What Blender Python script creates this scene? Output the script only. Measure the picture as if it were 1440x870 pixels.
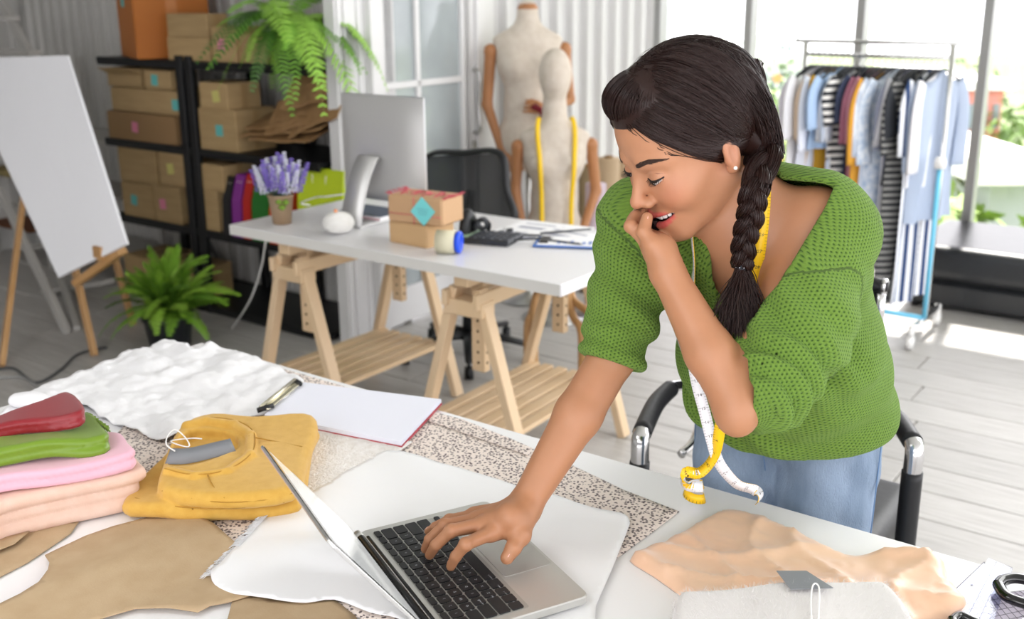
import bpy, bmesh, math, random
import numpy as np
from mathutils import Vector, Matrix, noise
from mathutils.geometry import delaunay_2d_cdt
for o in list(bpy.data.objects): bpy.data.objects.remove(o)
SC = bpy.context.scene; COL = SC.collection
# ------------------------------------------------------------------ camera
F, PITCH, ROLL, PY0, CH = 1476.0, 0.2722, -0.0065, 404.0, 1.53
cp, sp, cr, sr = math.cos(PITCH), math.sin(PITCH), math.cos(ROLL), math.sin(ROLL)
FW = np.array([0, cp, -sp]); _r = np.array([1., 0, 0]); _u = np.cross(_r, FW)
RT = _r*cr + _u*sr; UP = _u*cr - _r*sr; C0 = np.array([0, 0, CH])
cam_d = bpy.data.cameras.new('camera'); cam = bpy.data.objects.new('camera', cam_d); COL.objects.link(cam)
cam_d.sensor_width = 36; cam_d.lens = F/1440*36; cam_d.shift_y = -(435-PY0)/1440
cam_d.clip_start = .05; cam_d.clip_end = 400
cam.matrix_world = Matrix(((RT[0], UP[0], -FW[0], 0), (RT[1], UP[1], -FW[1], 0), (RT[2], UP[2], -FW[2], CH), (0, 0, 0, 1)))
cam_d.dof.use_dof = True; cam_d.dof.focus_distance = 1.48; cam_d.dof.aperture_fstop = 4.6
SC.camera = cam
SC.view_settings.view_transform = 'Standard'; SC.view_settings.look = 'None'
SC.view_settings.gamma = 1; SC.view_settings.exposure = 0.65; SC.view_settings.use_curve_mapping = False
# ------------------------------------------------------------------ world, sun, added fill lamps
wd = bpy.data.worlds.new('sky'); SC.world = wd; wd.use_nodes = True
nt = wd.node_tree; nt.nodes.clear()
bg = nt.nodes.new('ShaderNodeBackground'); bo = nt.nodes.new('ShaderNodeOutputWorld')
bg.inputs[0].default_value = (1.0, 0.98, 1.02, 1); bg.inputs[1].default_value = 2.3
nt.links.new(bg.outputs[0], bo.inputs[0])
Uv = Vector((.809, -.588, 0)).normalized(); Vv = Vector((-Uv.y, Uv.x, 0))
def light(name, kind, loc, aim, energy, color=(1, 1, 1), size=1, sy=None):
    l = bpy.data.lights.new(name, kind); l.energy = energy; l.color = color
    if kind == 'AREA':
        l.size = size
        if sy: l.shape = 'RECTANGLE'; l.size_y = sy
    o = bpy.data.objects.new(name, l); COL.objects.link(o); o.location = loc
    d = Vector(aim) - Vector(loc); o.rotation_euler = d.to_track_quat('-Z', 'Y').to_euler()
    return o
sun = light('sun', 'SUN', (3, 8, 8), (3-.50*Vv.x+.08*Uv.x, 8-.50*Vv.y+.08*Uv.y, 7.13), 9.0, (1, .96, .9)); sun.data.angle = .02
light('softbox_lamp', 'AREA', (-1.6, -.9, 2.5), (.2, 1.9, .9), 15, (1, .985, .97), 1.6)  # added soft fill on the woman's front, from behind the camera
light('ceiling_panel_lamp', 'AREA', (-1.9, 1.0, 2.68), (-1.7, 1.6, 0), 9, (1, 1, 1), 1.4, .6)  # added out of view to brighten the table and the easel board
light('window_side_lamp', 'AREA', (2.5, 3.3, 2.1), (.4, 1.6, 1.0), 34, (1, 1, 1), 1.8)  # added inside the room as extra window light, rims shoulder and hair
# ------------------------------------------------------------------ helpers
def P(u, w, z=0.): return Vector((Uv.x*u + Vv.x*w, Uv.y*u + Vv.y*w, z))
def ray(x, y): return FW + RT*(x-720)/F - UP*(y-PY0)/F
def atz(x, y, z): d = ray(x, y); return Vector(C0 + d*(z-CH)/d[2])
def atw(x, y, w): d = ray(x, y); return Vector(C0 + d*w/(d[0]*Vv.x + d[1]*Vv.y))
def atu(x, y, k): d = ray(x, y); return Vector(C0 + d*k/(d[0]*Uv.x + d[1]*Uv.y))
def atd(x, y, D): return Vector(C0 + ray(x, y)*D)
def uw(p): return (p[0]*Uv.x + p[1]*Uv.y, p[0]*Vv.x + p[1]*Vv.y)
ROOM = Matrix(((Uv.x, Vv.x, 0), (Uv.y, Vv.y, 0), (0, 0, 1)))
def Rz(a): return Matrix.Rotation(a, 3, 'Z')
def lin(c):
    if isinstance(c, str): c = [int(c[i:i+2], 16)/255 for i in (0, 2, 4)]
    return tuple(x/12.92 if x <= .04045 else ((x+.055)/1.055)**2.4 for x in c) + (1,)
MATS = {}
def mat(name, col, rough=.6, metal=0, col2=None, scale=8, stretch=(1, 1, 1), bump=0, bscale=60, spec=.5, trans=0, sheen=0, coat=0, emit=0, rnd=0, ior=1.45, alpha=1, sss=0):
    if name in MATS: return MATS[name]
    m = bpy.data.materials.new(name); m.use_nodes = True; MATS[name] = m
    n = m.node_tree; b = n.nodes['Principled BSDF']; L = n.links.new
    b.inputs['Base Color'].default_value = lin(col); b.inputs['Roughness'].default_value = rough
    b.inputs['Metallic'].default_value = metal; b.inputs['Specular IOR Level'].default_value = spec
    b.inputs['IOR'].default_value = ior; b.inputs['Alpha'].default_value = alpha
    b.inputs['Transmission Weight'].default_value = trans; b.inputs['Sheen Weight'].default_value = sheen
    b.inputs['Coat Weight'].default_value = coat
    if sss: b.inputs['Subsurface Weight'].default_value = sss; b.inputs['Subsurface Radius'].default_value = (.012, .005, .003); b.inputs['Subsurface Scale'].default_value = 1
    if emit: b.inputs['Emission Color'].default_value = lin(col); b.inputs['Emission Strength'].default_value = emit
    tc = n.nodes.new('ShaderNodeTexCoord'); mp = n.nodes.new('ShaderNodeMapping'); L(tc.outputs['Object'], mp.inputs[0]); mp.inputs['Scale'].default_value = stretch
    src = None
    if col2:
        nz = n.nodes.new('ShaderNodeTexNoise'); nz.inputs['Scale'].default_value = scale; nz.inputs['Detail'].default_value = 5; L(mp.outputs[0], nz.inputs['Vector'])
        cr_ = n.nodes.new('ShaderNodeValToRGB'); cr_.color_ramp.elements[0].position = .35; cr_.color_ramp.elements[1].position = .68
        cr_.color_ramp.elements[0].color = lin(col); cr_.color_ramp.elements[1].color = lin(col2)
        L(nz.outputs['Fac'], cr_.inputs[0]); src = cr_.outputs[0]
    if rnd:
        oi = n.nodes.new('ShaderNodeObjectInfo'); mr = n.nodes.new('ShaderNodeMapRange'); mr.inputs[3].default_value = 1-rnd; mr.inputs[4].default_value = 1+rnd
        L(oi.outputs['Random'], mr.inputs[0]); hs = n.nodes.new('ShaderNodeHueSaturation'); L(mr.outputs[0], hs.inputs['Value'])
        if src: L(src, hs.inputs['Color'])
        else: hs.inputs['Color'].default_value = lin(col)
        src = hs.outputs[0]
    if src: L(src, b.inputs['Base Color'])
    if bump:
        n2 = n.nodes.new('ShaderNodeTexNoise'); n2.inputs['Scale'].default_value = bscale; n2.inputs['Detail'].default_value = 4; L(mp.outputs[0], n2.inputs['Vector'])
        bp = n.nodes.new('ShaderNodeBump'); bp.inputs['Strength'].default_value = bump; bp.inputs['Distance'].default_value = .01; L(n2.outputs['Fac'], bp.inputs['Height']); L(bp.outputs[0], b.inputs['Normal'])
    return m
def glass_mat(name, tint='ffffff', fac=.12):
    if name in MATS: return MATS[name]
    m = bpy.data.materials.new(name); m.use_nodes = True; MATS[name] = m; n = m.node_tree; n.nodes.clear()
    t = n.nodes.new('ShaderNodeBsdfTransparent'); t.inputs[0].default_value = lin(tint); g = n.nodes.new('ShaderNodeBsdfGlossy'); g.inputs['Roughness'].default_value = .03
    mx = n.nodes.new('ShaderNodeMixShader'); mx.inputs[0].default_value = fac; o = n.nodes.new('ShaderNodeOutputMaterial')
    n.links.new(t.outputs[0], mx.inputs[1]); n.links.new(g.outputs[0], mx.inputs[2]); n.links.new(mx.outputs[0], o.inputs[0]); return m
def tag(o, label=None, cat=None, group=None, kind=None):
    if label: o['label'] = label
    if cat: o['category'] = cat
    if group: o['group'] = group
    if kind: o['kind'] = kind
    return o
def thing(name, label, cat, loc, rz=0, group=None):
    o = bpy.data.objects.new(name, None); COL.objects.link(o); o.empty_display_size = .05
    o.location = Vector(loc); o.rotation_euler = (0, 0, rz)
    o['_m'] = 1; RM[o.name] = Matrix.Translation(Vector(loc)) @ Matrix.Rotation(rz, 4, 'Z'); del o['_m']
    return tag(o, label, cat, group)
RM = {}
def frame_of(d):
    d = d.normalized(); a = Vector((0, 0, 1)) if abs(d.z) < .9 else Vector((1, 0, 0))
    x = d.cross(a).normalized(); return x, d.cross(x).normalized()
def smooth_path(pts, n=6):
    pts = [Vector(p) for p in pts]
    if len(pts) < 3: return pts
    out = []
    for i in range(len(pts)-1):
        p0, p1, p2, p3 = pts[max(i-1, 0)], pts[i], pts[i+1], pts[min(i+2, len(pts)-1)]
        for k in range(n):
            t = k/n; out.append(.5*((2*p1) + (p2-p0)*t + (2*p0-5*p1+4*p2-p3)*t*t + (3*p1-p0-3*p2+p3)*t**3))
    out.append(pts[-1]); return out
class MB:
    def __init__(s): s.v = []; s.f = []; s.sm = []
    def add(s, vs, fs, sm=False):
        k = len(s.v); s.v += [tuple(v) for v in vs]; s.f += [tuple(i+k for i in f) for f in fs]; s.sm += [sm]*len(fs); return s
    def box(s, c, size, M=None, bev=0):
        c = Vector(c); M = M or Matrix.Identity(3); hx, hy, hz = [a/2 for a in size]
        if bev <= 0:
            vs = [c + M @ Vector((x, y, z)) for z in (-hz, hz) for y in (-hy, hy) for x in (-hx, hx)]
            return s.add(vs, [(0, 2, 3, 1), (4, 5, 7, 6), (0, 1, 5, 4), (2, 6, 7, 3), (0, 4, 6, 2), (1, 3, 7, 5)])
        b = min(bev, hx*.9, hy*.9, hz*.9); vs = []
        for z, i in ((-hz, b), (-hz+b, 0), (hz-b, 0), (hz, b)):
            for sx, sy in ((-1, -1), (1, -1), (1, 1), (-1, 1)):
                X, Y = hx-i, hy-i
                if sx*sy > 0: q = [(sx*X, sy*(Y-b)), (sx*(X-b), sy*Y)]
                else: q = [(sx*(X-b), sy*Y), (sx*X, sy*(Y-b))]
                if (sx, sy) == (-1, -1): q = [(-X, -(Y-b)), (-(X-b), -Y)]
                if (sx, sy) == (1, -1): q = [(X-b, -Y), (X, -(Y-b))]
                if (sx, sy) == (1, 1): q = [(X, Y-b), (X-b, Y)]
                if (sx, sy) == (-1, 1): q = [(-(X-b), Y), (-X, Y-b)]
                vs += [c + M @ Vector((a, e, z)) for a, e in q]
        fs = [tuple(range(7, -1, -1)), tuple(range(24, 32))]
        for r in range(3):
            for i in range(8): j = (i+1) % 8; fs.append((r*8+i, r*8+j, r*8+8+j, r*8+8+i))
        return s.add(vs, fs)
    def tube(s, pts, r, n=8, cap=True, flat=1., up=None, sm=True):
        pts = [Vector(p) for p in pts]; m = len(pts); rr = r if isinstance(r, (list, tuple)) else [r]*m
        vs = []; x = None
        for i, p in enumerate(pts):
            d = (pts[min(i+1, m-1)] - pts[max(i-1, 0)])
            if d.length < 1e-9: d = Vector((0, 0, 1))
            d.normalize()
            if up is not None:
                x = d.cross(Vector(up)); x = x.normalized() if x.length > 1e-5 else frame_of(d)[0]
            elif x is None: x = frame_of(d)[0]
            else:
                x = x - d*x.dot(d); x = x.normalized() if x.length > 1e-6 else frame_of(d)[0]
            y = d.cross(x)
            for k in range(n):
                a = 2*math.pi*k/n; vs.append(p + x*math.cos(a)*rr[i] + y*math.sin(a)*rr[i]*flat)
        fs = [(i*n+k, i*n+(k+1) % n, (i+1)*n+(k+1) % n, (i+1)*n+k) for i in range(m-1) for k in range(n)]
        if cap: fs += [tuple(range(n-1, -1, -1)), tuple((m-1)*n+k for k in range(n))]
        return s.add(vs, fs, sm)
    def lathe(s, c, prof, n=24, M=None, sm=True):
        c = Vector(c); M = M or Matrix.Identity(3); m = len(prof)
        vs = [c + M @ Vector((r*math.cos(2*math.pi*k/n), r*math.sin(2*math.pi*k/n), z)) for r, z in prof for k in range(n)]
        fs = [(i*n+k, i*n+(k+1) % n, (i+1)*n+(k+1) % n, (i+1)*n+k) for i in range(m-1) for k in range(n)]
        return s.add(vs, fs, sm)
    def bar(s, a, b, w, t, up=(0, 0, 1)):
        a, b = Vector(a), Vector(b); d = (b-a); L = d.length; d.normalize(); x = d.cross(Vector(up)).normalized(); y = x.cross(d)
        return s.box((a+b)/2, (w, L, t), Matrix((x, d, y)).transposed(), min(w, t)*.08)
    def ribbon(s, pts, nrm, w, t=.0006, sm=True):
        pts = [Vector(p) for p in pts]; m = len(pts); vs = []
        for i, p in enumerate(pts):
            N = Vector(nrm[i]); D = (pts[min(i+1, m-1)]-pts[max(i-1, 0)]).normalized(); S = D.cross(N).normalized()
            N = S.cross(D).normalized()
            ww = w[i] if isinstance(w, (list, tuple)) else w
            vs += [p+S*ww/2+N*t/2, p-S*ww/2+N*t/2, p-S*ww/2-N*t/2, p+S*ww/2-N*t/2]
        fs = [(i*4+k, i*4+(k+1) % 4, i*4+4+(k+1) % 4, i*4+4+k) for i in range(m-1) for k in range(4)] + [(3, 2, 1, 0), tuple(m*4-4+k for k in range(4))]
        return s.add(vs, fs, sm)
    def build(s, name, m, parent=None, loc=None, mats=None, fm=None):
        me = bpy.data.meshes.new(name); V = [Vector(v) for v in s.v]
        if parent is not None:
            inv = RM[parent.name].inverted(); V = [inv @ v for v in V]; o = bpy.data.objects.new(name, me)
            RM[o.name] = RM[parent.name]; o.parent = parent
        else:
            if loc is None:
                A = np.array(s.v); loc = Vector(((A[:, 0].min()+A[:, 0].max())/2, (A[:, 1].min()+A[:, 1].max())/2, A[:, 2].min()))
            V = [v - Vector(loc) for v in V]; o = bpy.data.objects.new(name, me); o.location = loc
            RM[o.name] = Matrix.Translation(Vector(loc))
        me.from_pydata(V, [], s.f); me.polygons.foreach_set('use_smooth', s.sm)
        for q in (mats or [m]): me.materials.append(q)
        if fm: me.polygons.foreach_set('material_index', fm)
        me.update(); COL.objects.link(o); return o
def poly_inside(pts, poly):
    x, y = pts[:, 0], pts[:, 1]; ins = np.zeros(len(pts), bool); n = len(poly)
    for i in range(n):
        x1, y1 = poly[i]; x2, y2 = poly[(i+1) % n]
        c = ((y1 > y) != (y2 > y)) & (x < (x2-x1)*(y-y1)/((y2-y1) or 1e-12)+x1); ins ^= c
    return ins
def sheet(poly, z, step=.012, th=.0012, mbuild=None):
    """cloth or paper lying on something: outline in world x, y; height z(x, y); real thickness"""
    poly = [Vector((p[0], p[1])) for p in poly]; B = []
    for i in range(len(poly)):
        a, b = poly[i], poly[(i+1) % len(poly)]; k = max(1, int((b-a).length/step))
        B += [a.lerp(b, j/k) for j in range(k)]
    arr = np.array([(p.x, p.y) for p in B]); x0, y0 = arr.min(0); x1, y1 = arr.max(0)
    gx, gy = np.meshgrid(np.arange(x0, x1, step), np.arange(y0, y1, step)); g = np.stack([gx.ravel(), gy.ravel()], 1)
    g[:, 0] += (np.arange(len(g)) % 2)*.0001
    ins = poly_inside(g, arr); g = g[ins]
    dmin = np.min(np.hypot(g[:, None, 0]-arr[None, ::1, 0], g[:, None, 1]-arr[None, ::1, 1]), 1) if len(g)*len(arr) < 4e7 else np.ones(len(g))
    g = g[dmin > step*.55]
    pts = B + [Vector((a, b)) for a, b in g]; nb = len(B)
    vo, eo, fo, *_ = delaunay_2d_cdt(pts, [(i, (i+1) % nb) for i in range(nb)], [], 1, 1e-7)
    top = [Vector((p.x, p.y, z(p.x, p.y))) for p in vo]; n = len(top)
    mb = mbuild or MB(); ec = {}
    for f in fo:
        for i in range(3):
            e = (f[i], f[(i+1) % 3]); ec[e] = 1
    rim = [e for e in ec if (e[1], e[0]) not in ec]
    bot = [p - Vector((0, 0, th)) for p in top]
    fs = [tuple(f) for f in fo] + [tuple(n+i for i in reversed(f)) for f in fo] + [(b, a, n+a, n+b) for a, b in rim]
    mb.add(top+bot, fs, True); return mb
def zpoly(px, z): return [atz(x, y, z) for x, y in px]
def smooth_poly(pts, n=5):
    """closed Catmull-Rom outline"""
    m = len(pts); out = []
    for i in range(m):
        p0, p1, p2, p3 = [Vector(pts[(i+k) % m]).to_2d() for k in (-1, 0, 1, 2)]
        for k in range(n):
            t = k/n; out.append(.5*((2*p1) + (p2-p0)*t + (2*p0-5*p1+4*p2-p3)*t*t + (3*p1-p0-3*p2+p3)*t**3))
    return out
def copy_tree(o, loc=None, rz=None, label=None, group=None):
    c = o.copy(); COL.objects.link(c)
    if loc is not None: c.location = loc
    if rz is not None: c.rotation_euler = (0, 0, rz)
    if label: c['label'] = label
    if group: c['group'] = group
    RM[c.name] = Matrix.Translation(c.location) @ Matrix.Rotation(c.rotation_euler.z, 4, 'Z')
    for ch in list(o.children):
        d = ch.copy(); COL.objects.link(d); d.parent = c
        for g in ch.children: e = g.copy(); COL.objects.link(e); e.parent = d
    return c
def N(x, y, z=0): return noise.noise(Vector((x, y, z)))
# signed distance modelling -----------------------------------------------
class SDF:
    """list of primitives (centre, reach, function, blend, op) turned into one mesh by sparse surface nets"""
    def __init__(s): s.p = []
    def add(s, f, c, R, k=.01, op='u'): s.p.append((f, np.array(c, float), R, k, op)); return s
    def cone(s, a, b, ra, rb, k=.01, op='u'):
        a, b = np.array(a, float), np.array(b, float); ba = b-a; l2 = ba@ba
        def f(p):
            t = np.clip(((p-a)@ba)/l2, 0, 1); return np.linalg.norm(p-a-t[:, None]*ba, axis=1)-(ra+(rb-ra)*t)
        return s.add(f, (a+b)/2, math.sqrt(l2)/2+max(ra, rb), k, op)
    def ball(s, c, r, k=.01, op='u', M=None):
        c = np.array(c, float); r = np.array(r if hasattr(r, '__len__') else [r]*3, float); M = None if M is None else np.array(M)
        def f(p):
            q = p-c
            if M is not None: q = q@M
            k0 = np.linalg.norm(q/r, axis=1); k1 = np.linalg.norm(q/(r*r), axis=1)+1e-9; return k0*(k0-1)/k1
        return s.add(f, c, r.max(), k, op)
    def ev(s, p, prims=None):
        d = np.full(len(p), 1.0)
        for f, c, R, k, op in (prims if prims is not None else s.p):
            e = f(p)
            if op == 'u':
                h = np.clip(.5+.5*(d-e)/k, 0, 1); d = d*(1-h)+e*h-k*h*(1-h)
            elif op == 's':
                h = np.clip(.5-.5*(d+e)/k, 0, 1); d = d*(1-h)-e*h+k*h*(1-h)
            elif op == 'i':
                h = np.clip(.5-.5*(d-e)/k, 0, 1); d = d*(1-h)+e*h+k*h*(1-h)
            elif op == 'd': d = d+e
        return d
    def mesh(s, h, lo=None, hi=None, B=20):
        us = [q for q in s.p if q[4] == 'u']
        if lo is None: lo = np.min([q[1]-q[2] for q in us], 0)-3*h
        if hi is None: hi = np.max([q[1]+q[2] for q in us], 0)+3*h
        lo = np.array(lo, float); hi = np.array(hi, float); nb = np.ceil((hi-lo)/(h*B)).astype(int)
        ax = np.arange(B+2); G = np.stack(np.meshgrid(ax, ax, ax, indexing='ij'), -1).reshape(-1, 3)
        allq = []; allc = []; allv = []; rad = h*B*.9
        n1 = B+2; m = B+1
        for bi in np.ndindex(*nb):
            o = np.array(bi)*B; ctr = lo+(o+B/2+.5)*h
            pr = [q for q in s.p if np.linalg.norm(ctr-q[1]) < q[2]+rad+2.2*q[3]+.004]
            if not any(q[4] == 'u' for q in pr): continue
            if abs(s.ev(ctr[None], pr)[0]) > rad*1.6+.012: continue
            D = s.ev(lo+(G+o)*h, pr).reshape(n1, n1, n1)
            I = D < 0
            if I.all() or not I.any(): continue
            # cell vertices
            cs = [(i, j, k) for i in (0, 1) for j in (0, 1) for k in (0, 1)]
            sub = lambda i, j, k: D[i:i+m, j:j+m, k:k+m]
            cnt = sum((sub(*c) < 0).astype(int) for c in cs); act = (cnt > 0) & (cnt < 8)
            idx = np.argwhere(act)
            acc = np.zeros((len(idx), 3)); num = np.zeros(len(idx))
            vals = {c: D[idx[:, 0]+c[0], idx[:, 1]+c[1], idx[:, 2]+c[2]] for c in cs}
            for c in cs:
                for a in range(3):
                    if c[a]: continue
                    e = list(c); e[a] = 1; e = tuple(e); A, Z = vals[c], vals[e]; x = (A < 0) != (Z < 0)
                    t = np.where(x, A/np.where(A == Z, 1, A-Z), 0); pt = np.array(c, float)[None]+t[:, None]*np.eye(3)[a]
                    acc += pt*x[:, None]; num += x
            acc /= num[:, None]; allv.append(lo+(idx+o+acc)*h); allc.append(idx+o)
            for a in range(3):
                b, c = (a+1) % 3, (a+2) % 3
                sl0 = [slice(0, B)]*3; A = I[1:B+1, 1:B+1, 1:B+1] if False else None
                s0 = [slice(1, m)]*3; s1 = list(s0); s0[a] = slice(0, B); s1[a] = slice(1, B+1)
                s0[b] = s1[b] = slice(1, m); s0[c] = s1[c] = slice(1, m)
                X0, X1 = I[tuple(s0)], I[tuple(s1)]; ch = np.argwhere(X0 != X1)
                if not len(ch): continue
                inside = X0[ch[:, 0], ch[:, 1], ch[:, 2]]
                g = ch.copy(); g[:, b] += 1; g[:, c] += 1
                eb, ec = np.eye(3, dtype=int)[b], np.eye(3, dtype=int)[c]
                q = np.stack([g-eb-ec, g-ec, g, g-eb], 1)+o
                q[~inside] = q[~inside][:, ::-1]; allq.append(q)
        V = np.concatenate(allv); C = np.concatenate(allc); Q = np.concatenate(allq).reshape(-1, 3)
        key = lambda a: (a[:, 0].astype(np.int64)*40000+a[:, 1])*40000+a[:, 2]
        ck, first = np.unique(key(C), return_index=True); qi = np.searchsorted(ck, key(Q)); ok = (qi < len(ck))
        qi[~ok] = 0; ok &= ck[qi] == key(Q); qi = qi.reshape(-1, 4); ok = ok.reshape(-1, 4).all(1)
        return V[first], qi[ok]
def mesh_np(name, V, Q, m, parent=None, color=None, uv=None, loc=None, mats=None, mi=None):
    me = bpy.data.meshes.new(name); inv = None
    if parent is not None: inv = np.array(RM[parent.name].inverted()); W = V@inv[:3, :3].T+inv[:3, 3]
    else:
        if loc is None: loc = Vector(((V[:, 0].min()+V[:, 0].max())/2, (V[:, 1].min()+V[:, 1].max())/2, V[:, 2].min()))
        W = V-np.array(loc)
    k = Q.shape[1]; me.vertices.add(len(W)); me.vertices.foreach_set('co', W.astype(np.float32).ravel())
    me.loops.add(Q.size); me.loops.foreach_set('vertex_index', Q.astype(np.int32).ravel()); me.polygons.add(len(Q))
    me.polygons.foreach_set('loop_start', np.arange(0, Q.size, k, dtype=np.int32)); me.polygons.foreach_set('loop_total', np.full(len(Q), k, dtype=np.int32))
    me.polygons.foreach_set('use_smooth', np.ones(len(Q), bool))
    for q in (mats or [m]): me.materials.append(q)
    if mi is not None: me.polygons.foreach_set('material_index', mi.astype(np.int32))
    me.update(calc_edges=True); me.validate()
    if color is not None:
        a = me.color_attributes.new('tone', 'FLOAT_COLOR', 'POINT'); a.data.foreach_set('color', np.concatenate([color, np.ones((len(color), 1))], 1).astype(np.float32).ravel())
    if uv is not None:
        a = me.attributes.new('knit', 'FLOAT_VECTOR', 'POINT'); a.data.foreach_set('vector', uv.astype(np.float32).ravel())
    o = bpy.data.objects.new(name, me)
    if parent is not None: o.parent = parent; RM[o.name] = RM[parent.name]
    else: o.location = loc; RM[o.name] = Matrix.Translation(Vector(loc))
    COL.objects.link(o); return o
def sd_poly(p, poly):
    poly = np.array(poly, float); d = np.full(len(p), 1e9); s = np.ones(len(p)); n = len(poly)
    for i in range(n):
        a, b = poly[i], poly[i-1]; e = b-a; w = p-a; t = np.clip((w@e)/(e@e+1e-12), 0, 1); q = w-t[:, None]*e
        d = np.minimum(d, (q*q).sum(1))
        c1 = p[:, 1] >= a[1]; c2 = p[:, 1] < b[1]; c3 = e[0]*w[:, 1] > e[1]*w[:, 0]
        fl = (c1 & c2 & c3) | (~c1 & ~c2 & ~c3); s[fl] *= -1
    return s*np.sqrt(d)
def slab(S, poly, z0, z1, r, k=.004, sag=None, op='u'):
    """rounded slab with the given outline, lifted by sag(x, y)"""
    poly = np.array([(p[0], p[1]) for p in (smooth_poly([Vector((q[0], q[1])) for q in poly], 3) if len(poly) < 14 else poly)]); c = poly.mean(0); hz = (z1-z0)/2; zc = (z0+z1)/2
    def f(p):
        d2 = sd_poly(p[:, :2], poly)+r; dz = np.abs(p[:, 2]-zc-(sag(p[:, 0], p[:, 1]) if sag else 0))-hz+r
        return np.hypot(np.maximum(d2, 0), np.maximum(dz, 0))+np.minimum(np.maximum(d2, dz), 0)-r
    return S.add(f, (c[0], c[1], zc), np.linalg.norm(poly-c, axis=1).max()+hz+.03, k, op)
# ================================================================== SETTING
CEIL = 2.75; UR, UL, WB, WF = 3.6, -6.4, -2.6, 6.04   # room extents along U and W
white_paint = mat('white_paint', 'dcdcdc', .5)
def wall_mat(): return mat('corrugated_metal', 'c9c8c4', .45, .0, 'bdbcb8', 3, bump=.05, bscale=20)
def corrugated(name, a, b, z0, z1, period, depth, nrm, m, kind=True):
    a, b = Vector(a), Vector(b); d = (b-a); L = d.length; d.normalize(); n = Vector(nrm); mb = MB(); prof = []; x = 0
    while x < L:
        for t, h in ((0, 0), (.48, 0), (.58, 1), (.9, 1)): 
            if x+t*period <= L: prof.append((x+t*period, h*depth))
        x += period
    prof.append((L, 0)); vs = []
    for x, h in prof:
        q = a+d*x+n*h; vs += [(q.x, q.y, z0-.04), (q.x, q.y, z1)]
    k = len(vs)
    for x, h in prof:
        q = a+d*x-n*.03; vs += [(q.x, q.y, z0-.04), (q.x, q.y, z1)]
    fs = []
    for i in range(len(prof)-1):
        fs += [(2*i, 2*i+2, 2*i+3, 2*i+1), (k+2*i, k+2*i+1, k+2*i+3, k+2*i+2), (2*i+1, 2*i+3, k+2*i+3, k+2*i+1)]
    mb.add(vs, fs); o = mb.build(name, m); o['kind'] = 'structure'; return o
floor_m = mat('floor_plank', 'b9b7b3', .38, 0, 'a5a29e', 5, (1, 14, 1), .12, 40, .5, rnd=.07)
mb = MB(); mb.box(P((UL+UR)/2, (WB+WF)/2, -.06), (UR-UL, WF-WB, .1), ROOM)
floor = mb.build('floor', floor_m); floor['kind'] = 'structure'
# grey wooden floor planks, laid along the window wall
pm = mat('floor_plank', 'b9b7b3', .38, 0, 'a5a29e', 5, (1, 14, 1), .12, 40, .5, rnd=.07)
pl_me = None; random.seed(4); np_ = 0; pw = .19; row = 0; w = 1.9
inv = RM['floor'].inverted()
while w < WF:
    u = -6.4+(row*.61) % 1.3
    while u < 1.3:
        if pl_me is None:
            q = MB(); q.box((0, 0, 0), (1.292, pw-.004, .012), None, .002); t = q.build('plank', pm, floor); pl_me = t.data; t.data.transform(Matrix.Translation((0, 0, 0)))
            M0 = inv @ Matrix.Translation((0, 0, 0)); pl_me.transform(M0.inverted()); o = t
        else:
            o = bpy.data.objects.new('plank', pl_me); COL.objects.link(o); o.parent = floor
        p = P(u+.65, w+pw/2, -.006); M = inv @ Matrix.Translation(p) @ ROOM.to_4x4()
        o.location = M.to_translation(); o.rotation_euler = M.to_euler(); u += 1.3
        np_ += 1
    w += pw; row += 1
# front part of the floor, never in view of the photograph: plain slab level with the planks
mb = MB(); mb.box(P((UL+UR)/2, (WB+1.9)/2, -.0055), (UR-UL, 1.9-WB, .011), ROOM)
mb.box(P((1.3+UR)/2+.35, (1.9+WF)/2, -.0055), (UR-1.3-.7, WF-1.9, .011), ROOM); o = mb.build('front_floor', pm, floor)
mb = MB(); mb.box(P((UL+UR)/2, (WB+WF)/2, CEIL+.05), (UR-UL+.2, WF-WB+.6, .1), ROOM); o = mb.build('ceiling', mat('ceiling_paint', 'd8d8d5', .8)); o['kind'] = 'structure'
DU = -3.27
wm = wall_mat(); wmw = mat('white_corrugated', 'cbcbcb', .45)
corrugated('wall_back', P(UL, 3.66), P(DU-.02, 3.66), 0, CEIL, .1, .02, -Vv, wm)
corrugated('wall_left', P(UL, WB), P(UL, 3.66), 0, CEIL, .16, .03, Uv, wm)
mb = MB(); mb.box(P(DU-.03, 3.425, CEIL/2), (.06, .37, CEIL), ROOM)
for w in (3.26, 3.3, 3.38): mb.box(P(DU+.004, w, CEIL/2), (.016, .02, CEIL), ROOM, .003)
o = mb.build('trim_1', white_paint); o['kind'] = 'structure'
corrugated('wall_middle', P(DU, 4.33), P(DU, WF), 0, CEIL, .155, .035, Uv, wmw)
mb = MB(); mb.box(P(DU+.02, 5.2, .06), (.03, 1.66, .12), ROOM, .004); o = mb.build('baseboard_middle', white_paint); o['kind'] = 'structure'
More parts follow.
